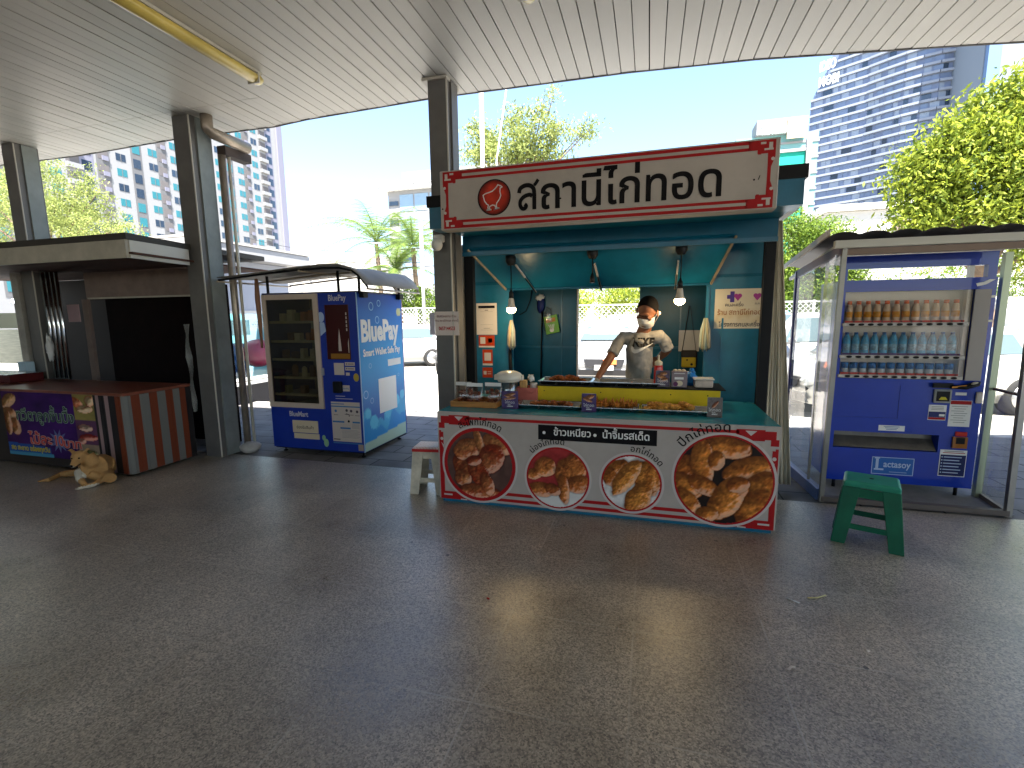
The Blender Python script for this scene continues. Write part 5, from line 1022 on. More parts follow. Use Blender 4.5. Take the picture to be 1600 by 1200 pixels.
# ============================================================ DRINKS MACHINE IN ITS SHELTER (right)
C0, C1, CYF, CYB = 1.5, 2.82, 4.6, 5.56
SH = thing('shelter', 'open-fronted shelter of clear sheets with corrugated roof around the drinks machine', 'shelter', ((C0+C1)/2, 5.08, 0))
fa = mat('grey aluminium post', (.25, .24, .22), .35, metal=.6, var=.1); fb = mat('violet blue post', (.06, .04, .22), .35); fd = mat('dark brown base frame', (.12, .1, .09), .5, metal=.3); fc = mat('cream frame', (.62, .6, .54), .4)
def bars(name, *a):
    for p_, q_, w_, h_, mm in a: m = MB(); m.bar(p_, q_, w_, h_, mm); m.build(name, SH)
bars('post', ((C0, CYF, 0), (C0+.02, CYF, 2.17), .035, .035, fa), ((C1, CYF, 0), (C1-.03, CYF, 2.17), .04, .04, fa), ((C0-.06, CYB, 0), (C0-.06, CYB, 2.06), .04, .04, fb), ((C1+.06, CYB, 0), (C1+.06, CYB, 2.06), .04, .04, fa), ((C0-.02, 4.9, .1), (C0, 4.9, 2.13), .02, .02, fa), ((C1+.02, 5.02, 0), (C1+.02, 5.02, 2.12), .05, .05, mat('greenish edge post', (.3, .34, .24), .35, metal=.5)))
bars('base_rail', ((C0, CYF, .03), (C1, CYF, .03), .05, .045, fd), ((C1, CYF, .03), (C1+.05, 5.05, .03), .04, .04, fd), ((C0, CYF+.03, .05), (C0-.06, CYB, .05), .06, .1, mat('pale blue base rail', (.2, .26, .5), .4)))
bars('top_rail', ((C0-.06, CYF-.02, 2.19), (C1+.35, CYF-.02, 2.19), .05, .06, fc), ((C0, CYF+.01, 2.13), (C1, CYF+.01, 2.13), .04, .05, mat('brown top rail', (.25, .18, .14), .5)), ((C0+.0, CYF, 2.2), (C0-.07, CYB+.2, 2.0), .03, .03, fc), ((C0, CYF, 2.15), (C0-.06, CYB, 2.03), .03, .07, mat('mauve rail', (.22, .19, .26), .5)))
bars('door_rail', ((C1+.02, 4.62, .98), (C1+.04, 5.0, .98), .03, .02, mat('brown rail', (.2, .11, .08), .5)))
m = MB(); m.grid([[(C0-.02+0*k, CYF+.02+(4.9-CYF-.03)*k/10+0, z) for k in range(11)] for z in (.06, .5, 1.0, 1.5, 2.12)], clear('clear plastic sheet', (.96, .97, .96), .1, .02, dirt=.34, wob=.12)); m.build('clear_sheet', SH)
m = MB(); m.grid([[(C0-.02-.05*k/10, 4.915+(CYB-4.94)*k/10, z) for k in range(11)] for z in (.1, .5, 1.0, 1.5, 2.04)], MATS['clear plastic sheet']); m.build('clear_sheet', SH)
m = MB(); m.grid([[(C1+.0+.03*k/6, CYF+.03+(5.0-CYF-.05)*k/6, z) for k in range(7)] for z in (.06, .5, .95)], MATS['clear plastic sheet']); m.build('clear_sheet', SH)
# roof: corrugated
G = []; cor = mat('corrugated dark roof', (.06, .055, .06), .5, metal=.2, var=.2)
for j in range(2):
    y = CYF-.12 if j == 0 else CYB+.45; z = 2.245 if j == 0 else 2.12
    G.append([(C0-.13+i*.02, y, z+.03*abs(math.sin(i*.3))**.6) for i in range(84)])
m = MB(); m.grid(G, cor); o = m.build('roof', SH); md = o.modifiers.new('t', 'SOLIDIFY'); md.thickness = .004
m = MB(); m.prism([(C0-.14, CYF-.1, 2.25), (C0-.14, CYB+.4, 2.09), (C0-.14, CYB+.4, 2.13), (C0-.14, CYF-.1, 2.3)], (.02, 0, 0), mat('cream barge board', (.55, .47, .4), .5)); m.build('barge_board', SH)
m = MB(); m.box(C0-.02, C1+.06, CYF+.02, CYB, .0, .012, mat('grey floor board', (.2, .2, .2), .8, var=.2)); m.build('floor_board', SH)
# the machine
VX0, VX1, VY0, VY1, VZ = 1.645, 2.755, 4.95, 5.5, 1.92
vb = mat('deep cobalt enamel', (.005, .035, .36), .3, var=.08, vs=2, coat=.35); D = thing('drinks_machine', 'cobalt blue drinks vending machine with three rows of bottles inside the clear shelter', 'vending machine', ((VX0+VX1)/2, 5.2, 0))
pX0, pX1, pZ0, pZ1 = 1.675, 2.72, 1.055, 1.82
m = MB(); m.box(VX0, pX0, VY0, VY0+.16, .1, VZ, vb); m.box(pX1-.1, VX1, VY0, VY0+.16, .1, VZ, vb); m.box(pX0, pX1-.1, VY0, VY0+.16, pZ1, VZ, vb)
m.box(pX0, pX1-.1, VY0, VY0+.16, .1, .41, vb); m.box(pX0, pX1-.1, VY0, VY0+.16, .565, pZ0, vb); m.box(2.48, pX1-.1, VY0, VY0+.16, .41, .565, vb); m.box(VX0, VX1, VY0+.16, VY1, .1, VZ, vb)
m.build('cabinet', D)
m = MB(); m.box(VX0, VX1, VY0+.02, VY0+.08, 2.02, 2.13, vb); m.box(VX0-.0, VX0+.04, VY0+.02, VY0+.08, VZ, 2.02, vb); m.box(VX1-.06, VX1, VY0+.02, VY0+.08, VZ, 2.02, vb); m.build('header_frame', D)
gp = mat('display grey', (.55, .5, .46), .45); gp2 = mat('display side grey', (.36, .33, .31), .5)
m = MB(); m.box(pX0, pX1-.1, VY0+.1, VY0+.158, pZ0, pZ1, gp); m.build('display_back', D)
m = MB(); m.box(pX1-.11, pX1-.0, VY0-.01, VY0-.001, pZ0, pZ1, gp2); m.box(pX1-.15, pX1-.111, VY0+.02, VY0+.06, pZ0, pZ1, gp); m.build('display_side', D)
m = MB(); m.box(pX0+.002, pX1-.115, VY0+.0, VY0+.004, pZ0, pZ1, clear('display glass', (.97, .96, .94), .02, .05)); m.build('display_glass', D)
wpl = mat('white moulded plastic', (.55, .52, .49), .4); rdb = mat('red price strip', (.4, .04, .03), .4)
rows = ((1.52, 'milk'), (1.235, 'water'), (1.06, 'small')); NB = 12; bxs = [pX0+.055+i*(pX1-.225-pX0-.03)/11 for i in range(NB)]
def at_row(z): return z
bt = {}
def bottle_proto(kind):
    t = thing('drink_bottle', {'milk': 'pale bottle with orange cap and yellow band in the top row of the drinks machine', 'water': 'light blue water bottle in the middle row of the drinks machine', 'small': 'short blue and white bottle in the bottom row of the drinks machine'}[kind], 'bottle', (0, 0, 0), {'milk': 'orange capped bottles in the top row', 'water': 'blue bottles in the middle row', 'small': 'short bottles in the bottom row'}[kind])
    def part(n, prof, mm): q = MB(); q.lathe((0, 0, 0), prof, mm, 14); q.build(n, t)
    if kind == 'milk':
        part('body', [(0, 0), (.025, 0), (.027, .01), (.027, .06), (.0265, .11), (.02, .14), (.014, .155), (0, .155)], mat('cream milk', (.58, .42, .3), .35)); part('label_band', [(.0272, .035), (.029, .036), (.029, .085), (.0272, .086)], mat('yellow label', (.55, .22, .0), .4)); part('cap', [(0, .15), (.018, .15), (.018, .18), (0, .18)], mat('orange cap', (.65, .09, .005), .4))
    elif kind == 'water':
        part('body', [(0, 0), (.03, 0), (.032, .01), (.03, .05), (.032, .09), (.031, .12), (.018, .16), (.013, .17), (0, .17)], mat('aqua bottle', (.06, .3, .52), .3, var=.3, vs=20)); part('label_band', [(.0322, .03), (.0325, .031), (.0325, .085), (.0322, .086)], mat('pale label', (.2, .38, .52), .4, var=.5, vs=30)); part('cap', [(0, .168), (.015, .168), (.015, .188), (0, .188)], mat('blue cap', (.03, .12, .35), .4))
    else:
        part('body', [(0, 0), (.026, 0), (.028, .01), (.028, .035), (.02, .045), (0, .045)], mat('milky bottle', (.5, .55, .6), .35)); part('label_band', [(.028, .04), (.03, .042), (.03, .09), (.028, .092), (0, .092)], mat('blue band', (.01, .12, .36), .4, var=.5, vs=40))
    return t
for z0, kind in rows:
    pr = bottle_proto(kind); 
    for i, x in enumerate(bxs):
        o = pr if i == 0 else dup(pr); o.location = (x, VY0+.055, z0+.012+.03); o.rotation_euler = (0, 0, i*.9)
    m = MB(); m.box(pX0-.01, pX1-.13, VY0-.02, VY0+.1, z0, z0+.03, wpl); sh_ = m.build('shelf', D, bev=.006, seg=2)
    m = MB()
    for x in bxs: m.lathe((x+.005, VY0-.021, z0+.015), [(0, 0), (.024, 0), (.022, .004), (0, .004)], black, 14, axis=(0, -1, 0)) if False else None
    for x in bxs: bq = MB(); bq.ell((x+.005, VY0-.022, z0+.015), (.024, .006, .011), black, 14, 6); bq.build('button', D)
    m = MB(); m.box(pX0+.01, pX1-.16, VY0-.004, VY0-.0, z0+.032, z0+.048, rdb if kind != 'water' else mat('violet price strip', (.08, .05, .15), .4)); sp_ = m.build('price_strip', D); m = MB(); PP = PL((0, VY0-.0045, 0))
    for x in bxs: PP.rect(m, x+.015, x+.03, z0+.034, z0+.046, mat('dark price tab', (.06, .02, .02), .5), .0005)
    m.build('price_tabs', sp_)
G_ = PL((0, VY0-.0006, 0))
m = MB(); m.box(pX0+.005, 2.475, VY0+.1, VY0+.11, .415, .56, mat('flap metal', (.14, .13, .115), .35, metal=.5, var=.25)); m.prism([(pX0+.005, VY0+.01, .418), (2.475, VY0+.01, .418), (2.475, VY0+.09, .5), (pX0+.005, VY0+.09, .5)], (0, .004, .006), MATS['flap metal']); m.build('dispensing_flap', D)
m = MB(); m.box(pX0+.0, 2.16, VY0-.004, VY0-.0, .7, .703, blu); m.box(2.155, 2.158, VY0-.004, VY0, .703, 1.0, blu); m.build('door_seam', D)
m = MB(); G_.rect(m, 2.02, 2.22, .585, .635, wp); 
for k in range(3): G_.rect(m, 2.06+.01*k, 2.18-.01*k, .622-.013*k, .627-.013*k, pb, .002)
m.build('label_sticker', D)
a, b = at(1363, 713, 'y', VY0), at(1426, 744, 'y', VY0); m = MB(); wl = mat('pale blue lettering', (.45, .55, .75), .4)
for r_ in ((a.x, b.x, a.z-.006, a.z), (a.x, b.x, b.z, b.z+.006), (a.x, a.x+.006, b.z+.007, a.z-.007), (b.x-.006, b.x, b.z+.007, a.z-.007)): G_.rect(m, *r_, wl)
G_.rect(m, a.x+.007, b.x-.007, b.z+.007, a.z-.007, mat('logo blue', (.02, .12, .42), .4)); w_ = b.x-a.x
G_.rect(m, a.x+.02, a.x+.06, b.z+.145, b.z+.155, wl, .002); G_.rect(m, a.x+.03, a.x+.052, b.z+.055, b.z+.144, wl, .002); G_.rect(m, a.x+.02, a.x+.095, b.z+.038, b.z+.054, wl, .002)
G_.text(m, 'actasoy', a.x+.09, b.z+.07, .085, wl, off=.02, align='l', width=w_*.64, h=.003); G_.rect(m, a.x+.14, b.x-.05, b.z+.024, b.z+.028, wl, .002); m.build('logo_panel', D)
m = MB(); m.box(2.4, 2.53, VY0-.02, VY0-.001, .855, .975, mat('grey bezel', (.3, .31, .3), .4)); no = m.build('note_slot', D, bev=.012, seg=2); m = MB(); m.box(2.418, 2.512, VY0-.024, VY0-.0205, .872, .958, black); m.prism([(2.435, VY0-.0245, .885), (2.495, VY0-.0245, .885), (2.48, VY0-.0245, .91), (2.45, VY0-.0245, .91)], (0, -.004, 0), mat('yellow arrow', (.6, .55, .03), .4)); m.build('slot_inset', no)
m = MB(); G_.rect(m, 2.56, 2.64, .925, .95, wp); m.build('label_sticker', D)
m = MB(); G_.rect(m, 2.38, 2.51, .7, .835, wp); G_.rect(m, 2.383, 2.507, .725, .775, mat('navy print', (.01, .02, .12), .4), .002); G_.rect(m, 2.383, 2.507, .705, .724, red, .002); G_.rect(m, 2.46, 2.5, .735, .755, wp, .003)
for k in range(3): G_.rect(m, 2.4, 2.49, .817-.013*k, .821-.013*k, grey_p, .002)
m.build('payment_sticker', D)
m = MB(); G_.rect(m, 2.53, 2.685, .65, .88, wp); G_.rect(m, 2.533, 2.682, .845, .877, red, .002)
for k in range(8): G_.rect(m, 2.545+.02*(k % 2), 2.66-.012*(k % 3), .825-.02*k, .829-.02*k, grey_p, .002)
m.build('instruction_sticker', D)
m = MB(); m.box(2.7, 2.745, VY0-.02, VY0-.001, .86, .96, gp); m.build('lock', D, bev=.015, seg=3)
m = MB(); m.box(2.59, 2.675, VY0-.012, VY0-.001, .565, .605, mat('red coin plate', (.5, .03, .02), .4)); m.build('coin_plate', D, bev=.003); m = MB(); m.box(2.575, 2.68, VY0-.018, VY0-.001, .46, .56, mat('amber coin cup', (.3, .11, .01), .3, coat=.4)); m.box(2.595, 2.66, VY0-.019, VY0-.0185, .5, .555, black); m.build('coin_cup', D, bev=.01, seg=2)
m = MB(); nv = mat('navy sticker', (.008, .015, .09), .4); G_.rect(m, 2.5, 2.695, .2, .44, wp); G_.rect(m, 2.506, 2.69, .206, .395, nv, .002); G_.rect(m, 2.52, 2.68, .41, .416, red, .002); G_.rect(m, 2.53, 2.67, .424, .43, grey_p, .002)
for k in range(6): G_.rect(m, 2.53, 2.66-.015*(k % 2), .37-.028*k, .378-.028*k, wl, .003); G_.disc(m, 2.518, .374-.028*k, .006, wl, .003, 8)
m.build('instruction_sticker', D)
for z in (.36, 1.55, 1.75): m = MB(); G_.rect(m, VX1-.04, VX1-.005, z, z+.018, wp); m.build('tape', D) if z > 1 else None
m = MB(); G_.poly(m, [(2.62, 1.845), (2.68, 1.86), (2.74, 1.9), (2.7, 1.9), (2.66, 1.88), (2.61, 1.87)], wp); m.build('tape', D)
m = MB(); tb = at(1470, 612, 'y', VY0-.05); m.bar((2.38, VY0-.03, 1.01), (2.52, VY0-.03, 1.012), .02, .04, black); m.tube([(2.5, VY0-.035, 1.0), (2.6, VY0-.04, 1.0), (2.68, VY0-.035, 1.03), (2.7, VY0-.03, 1.045)], [.02, .04, .04, .02], black, 12, ry=[.015, .02, .02, .01]); m.ell((2.66, VY0-.06, 1.03), (.03, .008, .022), mat('silver badge', (.5, .45, .35), .4)); m.bar((2.5, VY0-.062, 1.0), (2.6, VY0-.062, 1.015), .004, .014, mat('orange print2', (.6, .25, .03), .4))
solo(m, 'padlock_strap', 'black padded strap with an orange stripe fastened across the drinks machine below the bottles', 'strap')
for x in (VX0+.08, VX1-.08): m = MB(); m.tube([(x, VY0+.06, .013), (x, VY0+.06, .1)], .015, black, 8); m.build('foot', D)
# ============================================================ STOOLS
def stool(lab, col, top_m, w0, w1, h, loc, rz):
    t = thing('plastic_stool', lab, 'stool', (0, 0, 0)); a, b = w0/2, w1/2
    def lerp(z): k = 1-z/h; return a+(b-a)*k
    m = MB(); m.loft([[Vector((x*s_, y*s_, z)) for x, y in ((-a, -a*.82), (a, -a*.82), (a, a*.82), (-a, a*.82))] for s_, z in ((1.02, h-.045), (1.02, h-.015), (.96, h))], top_m, smooth=False); m.build('seat', t, bev=.012, seg=3)
    for sx in (-1, 1):
        for sy in (-1, 1):
            m = MB()
            for k in (0, 1):  # L-shaped leg of two tapered blades
                w_, th = .105, .009; r = []
                for z in (h-.04, .0):
                    e = lerp(z); x, y = sx*e, sy*e*.82; ww = w_ if z > 0 else .085
                    r.append([Vector((x, y, z)), Vector((x-sx*ww, y, z)), Vector((x-sx*ww, y-sy*th, z)), Vector((x, y-sy*th, z))] if k == 0 else [Vector((x, y-sy*th*1.02, z)), Vector((x, y-sy*ww, z)), Vector((x-sx*th, y-sy*ww, z)), Vector((x-sx*th, y-sy*th*1.02, z))])
                m.loft(r, col, smooth=False)
            m.build('leg', t, bev=.003)
    for (dx, dy) in ((0, -1), (0, 1), (-1, 0), (1, 0)):
        for z, hh in ((h-.08, .055), (.135, .034)):
            e = lerp(z)-.012; L = lerp(z)-.05; m = MB()
            if dx == 0: m.box(-L, L, dy*e*.82-.006, dy*e*.82+.006, z-hh/2*1.2, z+hh/2*1.2, col)
            else: m.box(dx*e-.006, dx*e+.006, -L*.82, L*.82, z-hh/2*1.2, z+hh/2*1.2, col)
            m.build('apron' if z > .2 else 'stretcher', t, bev=.004)
    t.location = loc; t.rotation_euler = (0, 0, rz); return t
gst = mat('green plastic', (.008, .12, .065), .38, var=.15, vs=5, bump=.1, bs=120); gst2 = mat('green plastic seat', (.03, .27, .18), .4, var=.12, vs=6)
S1 = stool('sturdy green plastic stool standing in front of the drinks machine', gst, gst2, .32, .42, .46, (1.57, 3.87, 0), rad(-20))
m = MB(); m.lathe((0, 0, .461), [(0, 0), (.014, 0), (.014, .001), (0, .001)], black, 12); o = m.build('seat_hole'); o.parent = S1; o.location = (0, 0, .461)
ivory = mat('dirty ivory plastic', (.58, .53, .42), .45, var=.2, vs=7); rs_ = mat('red striped seat', (.6, .5, .45), .4); t_ = rs_.node_tree; wv = t_.nodes.new('ShaderNodeTexWave'); wv.inputs['Scale'].default_value = 22; tc_ = t_.nodes.new('ShaderNodeTexCoord'); t_.links.new(tc_.outputs['Object'], wv.inputs[0]); rr_ = t_.nodes.new('ShaderNodeValToRGB'); rr_.color_ramp.interpolation = 'CONSTANT'; rr_.color_ramp.elements[0].color = (.5, .05, .05, 1); rr_.color_ramp.elements[1].position = .16; rr_.color_ramp.elements[1].color = (.65, .6, .56, 1); t_.links.new(wv.outputs[0], rr_.inputs[0]); t_.links.new(rr_.outputs[0], t_.nodes['Principled BSDF'].inputs[0])
S2 = stool('dirty ivory plastic stool with a red striped seat, tucked beside the counter', ivory, rs_, .27, .34, .45, (-1.97, 4.03, 0), rad(8))
m = MB(); m.loft([[Vector((x*s_, y*s_, z)) for x, y in ((-.135, -.111), (.135, -.111), (.135, .111), (-.135, .111))] for s_, z in ((1.045, .405), (1.045, .432))], mat('red rim plastic', (.45, .02, .02), .4), smooth=False); o = m.build('seat_rim'); o.parent = S2
# ============================================================ SKEWER STALL (left)
LS = thing('food_stall', 'dim skewer stall with a purple banner counter and flat roof at the left', 'stall', (-7, 4.2, 0))
LX0, LX1, LY0, LY1, LZ = -9.2, -5.24, 3.6, 4.3, .9
rb = mat('red brown counter top', (.2, .06, .035), .3, var=.25, vs=5, coat=.2); dw = mat('dark timber', (.03, .022, .018), .6)
m = MB(); m.box(LX0, LX1-.01, LY0+.02, LY1, .02, LZ-.03, dw); cn = m.build('counter', LS); m = MB(); m.box(LX0, LX1+.02, LY0-.02, LY1+.05, LZ-.03, LZ, rb); m.build('counter_top', cn, bev=.003)
# striped side cloth, front right corner onwards
m = MB(); st = [mat('black stripe cloth', (.015, .013, .014), .6), mat('dusty rose stripe', (.3, .2, .2), .6), mat('orange brown stripe', (.16, .035, .014), .6), mat('grey stripe cloth', (.15, .15, .14), .6)]
a_, b_ = Vector((-5.62, 3.6, 0)), Vector((-5.24, 3.6, 0)); c_ = Vector((-5.0, 4.36, 0)); seq = [(0, .2), (1, .26), (0, .42), (1, .48), (0, .62), (2, .74), (3, .8), (2, .86), (3, .915), (2, .955), (3, .985), (2, 1.0)]
path = [Vector((-5.66, 3.585, 0)), Vector((-5.25, 3.585, 0)), Vector((-5.215, 3.62, 0)), Vector((-5.2, 4.33, 0))]; Ls = [(path[i+1]-path[i]).length for i in range(3)]; TT = sum(Ls)
def pth(s):
    d = s*TT
    for i in range(3):
        if d <= Ls[i] or i == 2: return path[i].lerp(path[i+1], min(1, d/Ls[i]))
        d -= Ls[i]
seq = [(0, .03), (1, .07), (0, .14), (1, .19), (0, .27), (2, .34), (3, .42), (2, .5), (3, .585), (2, .66), (3, .74), (2, .81), (3, .88), (2, .94), (0, 1)]
prev = 0
for k, e in seq:
    n = max(1, int((e-prev)/.02)); 
    for i in range(n):
        s0 = prev+(e-prev)*i/n; s1 = prev+(e-prev)*(i+1)/n; p_, q_ = pth(s0), pth(s1); m.add([(p_.x, p_.y, .03), (q_.x, q_.y, .03), (q_.x, q_.y, .868), (p_.x, p_.y, .868)], [(0, 1, 2, 3)], st[k])
    prev = e
o = m.build('striped_skirt', cn); md = o.modifiers.new('t', 'SOLIDIFY'); md.thickness = .004
# printed banner
bx0, bx1, bz0, bz1 = -7.12, -5.66, .13, .875; QB = PL((bx0, LY0-.012, bz0)); bw, bh = bx1-bx0, bz1-bz0
sausage = chicken_rgb([(.12, .85, .16, .1, .5, .9), (.1, .65, .14, .1, -.4, .6), (.18, .45, .1, .14, .2, .3), (.06, .5, .07, .2, 0, .5)], (.06, .015, .1), seed=33, gold=(.55, .28, .1), brown=(.35, .07, .02))
def ban(U, V):
    n = vnoise(U, V, 5, 40, 4); C = np.zeros(U.shape+(3,)); pu_ = np.array((.045, .008, .1)); bk = np.array((.012, .006, .03)); C[:] = pu_*n[..., None]*1.5+bk
    L = sausage(np.clip(U*1.6, 0, 1), V); w_ = np.clip((.24-U)*12, 0, 1)[..., None]; C = C*(1-w_)+L*w_*.9
    r = U > .79; t1 = chicken_rgb([(.83, .86, .05, .1, .5, .3), (.9, .78, .09, .06, 0, .9), (.96, .9, .05, .08, 0, .8)], (.25, .2, .06), seed=3, gold=(.6, .45, .25), brown=(.6, .06, .01))(U, V); t2 = chicken_rgb([(.88, .5, .08, .05, -.2, .9), (.9, .36, .1, .05, 0, .0), (.83, .3, .05, .05, 0, .6)], (.1, .04, .09), seed=7, gold=(.5, .33, .25), brown=(.45, .02, .01))(U, V); t3 = chicken_rgb([(.9, .1, .1, .08, 0, .8)], (.3, .22, .15), seed=9, gold=(.3, .3, .12), brown=(.2, .15, .05))(U, V)
    R_ = np.where((V > .62)[..., None], t1, np.where((V > .26)[..., None], t2, t3)); C = np.where(r[..., None], R_, C)
    bl = (V < .2-.1*U) & (U < .48); C = np.where(bl[..., None], np.array((.02, .08, .3)), C); bt_ = (V < .05+.0*U) & (U < .5); C = np.where(bt_[..., None], np.array((.06, .25, .4)), C); return C
m = MB(); m.box(bx0, bx1, LY0-.01, LY0+.018, bz0, bz1, dw); bo = m.build('banner', LS)
painted('banner_print', bo, lambda u, v: QB.p(u*bw, v*bh, .0015), ban, 130, 70, vcol('dim print', .6, .1))
pg = mat('pale green lettering', (.3, .42, .3), .5); pr_ = mat('red lettering', (.55, .06, .04), .5); py = mat('yellow lettering', (.5, .4, .02), .5); pkr = mat('pale rim lettering', (.5, .35, .34), .5)
m = MB(); QB.text(m, 'ทวีตาลูกชิ้นปิ้ง', .46*bw, .56*bh, .17, pg, off=.045, width=.64*bw, h=.003); QB.text(m, 'ทวีตาลูกชิ้นปิ้ง', .46*bw, .56*bh, .17, mat('dark green lettering', (.03, .07, .04), .5), off=.012, width=.64*bw, h=.0045)
m.build('lettering', bo); m = MB(); n_ = 11; cx, cy = .58*bw, .27*bh; QB.poly(m, [(cx+(.17 if k % 2 == 0 else .08)*math.cos(math.pi*k/n_+.2), cy+(.14 if k % 2 == 0 else .07)*math.sin(math.pi*k/n_+.2)) for k in range(2*n_)], mat('slate blue star', (.1, .13, .3), .5), .0025); m.build('star_print', bo)
for tx_, u_, v_, s_, w_ in (('ไม้ละ', .38*bw, .2*bh, .17, .25*bw), ('10', .58*bw, .2*bh, .16, .11*bw), ('บาท', .74*bw-.02, .18*bh, .14, .2*bw)):
    m = MB(); QB.text(m, tx_, u_, v_, s_, pkr, off=.05, width=w_, h=.004); QB.text(m, tx_, u_, v_, s_, pr_, off=.015, width=w_, h=.0055); m.build('lettering', bo)
m = MB()
QB.text(m, 'สด สะอาด อร่อยทุกวัน', .25*bw, .08*bh, .075, py, off=.04, width=.44*bw, h=.004); m.build('lettering', bo)
# roof
crm = mat('grimy cream fascia', (.42, .39, .33), .55, var=.15, vs=3); drf = mat('dark roof edge', (.05, .045, .04), .6)
RZ = 2.5; rp = [Vector((-10, 3.6, 0)), Vector((-4.93, 3.6, 0)), Vector((-5.05, 4.36, 0)), Vector((-5.15, 5.6, 0)), Vector((-10, 5.6, 0))]
m = MB(); m.prism([(p_.x, p_.y, RZ-.06) for p_ in rp], (0, 0, .06), drf); m.build('roof', LS)
m = MB(); m.bar((-10, 3.62, RZ-.15), (-4.955, 3.62, RZ-.15), .03, .175, crm); m.build('fascia', LS); m = MB(); m.bar((-4.96, 3.637, RZ-.15), (-5.06, 4.36, RZ-.15), .03, .174, mat('pale fascia', (.55, .53, .48), .5)); m.build('fascia', LS)
m = MB(); m.prism([(p_.x*.995, p_.y+.03, RZ-.2) for p_ in rp], (0, 0, .02), mat('rusty soffit', (.07, .03, .02), .8, var=.3)); m.build('soffit', LS)
# back structure
wl_ = mat('dusty pink wall', (.2, .15, .13), .75, var=.15, vs=4, bump=.15, bs=30); m = MB(); Yw = 4.75
wA = at(127, 468, 'y', Yw); 
m.box(-7.35, -5.16, Yw, Yw+.04, wA.z, RZ-.21, wl_); m.box(-7.35, wA.x, Yw, Yw+.04, LZ-.1, wA.z-.001, wl_); m.box(-7.3, -5.16, Yw-.02, Yw-.002, wA.z, wA.z+.02, crm); m.box(-5.3, -5.16, Yw, Yw+.04, 0, wA.z-.001, wl_); m.build('rear_wall', LS)
a_, b_ = at(104, 476, 'y', Yw-.01), at(126, 503, 'y', Yw-.01); m = MB(); m.box(a_.x, b_.x, Yw-.012, Yw-.002, b_.z, a_.z, mat('pink paper', (.45, .3, .32), .7)); m.build('paper_notice', LS)
ro = mat('shade dark shutter', (.006, .003, .003), .8, var=.4, spec=.05); m = MB(); m.box(wA.x, -5.3, Yw+.3, Yw+.34, .0, 2.1, ro); m.build('dark_interior', LS)  # near-black sheet: shade of the stall interior put into the shutter colour
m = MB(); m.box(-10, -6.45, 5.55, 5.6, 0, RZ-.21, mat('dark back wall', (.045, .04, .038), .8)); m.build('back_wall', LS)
# inner post with brace, chrome bars
m = MB(); a_, b_ = at(30, 432, 'y', 4.45), at(66, 640, 'y', 4.45); m.bar((a_.x, 4.45, 0), (a_.x+.0, 4.45, RZ-.21), .13, .13, mat('grey post paint', (.3, .28, .25), .5, var=.2)); m.build('post', LS)
ch = mat('chrome tube', (.75, .76, .76), .12, metal=1)
for k in range(4): x = at(74+7*k, 480, 'y', 4.42).x; m = MB(); m.tube([(x, 4.42, LZ+.002), (x, 4.42, RZ-.22)], .016, ch if k != 0 else ch, 12); m.build('chrome_bar', LS)
m = MB(); m.grid([[Vector((a_.x+.1+.09*i, 4.5+.02*math.sin(i*2+j), 2.2-.14*j-.05*i*(j > 1))) for i in range(5)] for j in range(6)], clear('hanging film', (.7, .72, .75), .2, .15, dirt=.3, wob=1)); m.build('plastic_film', LS)
m = MB(); p_ = at(78, 545, 'y', 4.38); m.ell(p_, (.05, .03, .16), mat('white cloth', (.6, .6, .6), .8), 14, 12, disp=.6, ds=2.5); solo(m, 'cloth', 'white cloth tied to the chrome bars of the skewer stall', 'cloth')
# things at the left edge: lamp, lit panel, pan, trays
m = MB(); p_ = at(22, 470, 'y', 5.2); m.ell(p_, (.035, .035, .035), mat('white led', (1, 1, 1), .3, emit=(.9, .95, 1), es=12)); solo(m, 'led_lamp', 'small white glowing lamp inside the skewer stall at the left edge', 'lamp')
m = MB(); a_, b_ = at(-30, 490, 'y', 5.4), at(32, 513, 'y', 5.4); m.box(a_.x, b_.x, 5.38, 5.4, b_.z, a_.z, mat('pale green board', (.5, .52, .38), .6)); solo(m, 'menu_board', 'pale yellow green board on the stall wall at the left edge', 'board')
m = MB(); a_, b_ = at(-40, 515, 'y', 5.42), at(40, 568, 'y', 5.42); m.box(a_.x, b_.x, 5.4, 5.42, b_.z, a_.z, mat('brushed steel sheet', (.45, .45, .38), .4, metal=.7, var=.2, stretch=(1, 1, 12))); solo(m, 'steel_sheet', 'brushed steel splash sheet below the pale board at the left edge', 'sheet')
m = MB(); a_, b_ = at(-60, 585, 'y', 4.1), at(48, 600, 'y', 4.1); m.box(a_.x, b_.x, 3.9, 4.25, LZ+.001, LZ+.1, mat('dark red grill', (.08, .01, .01), .4)); m.box(a_.x, b_.x+.01, 3.88, 4.27, LZ+.1, LZ+.108, steel_t); solo(m, 'charcoal_grill', 'dark red charcoal grill with steel rim on the left end of the stall counter', 'grill', bev=.003)
m = MB(); p_ = at(38, 578, 'y', 4.3); m.box(p_.x-.08, p_.x+.08, 4.28, 4.38, LZ+.001, LZ+.22, mat('pale blue box', (.4, .55, .65), .5)); solo(m, 'plastic_box', 'pale blue plastic box behind the charcoal grill', 'box', bev=.006)
m = MB(); m.grid([[Vector((-5.2+.02*math.sin(i+j*1.7), 4.33+.03*i, 1.6-.13*j)) for i in range(3)] for j in range(9)], MATS['hanging film']); solo(m, 'plastic_wrap', 'crumpled clear plastic hanging between the stall shutter and the wide pillar', 'plastic')
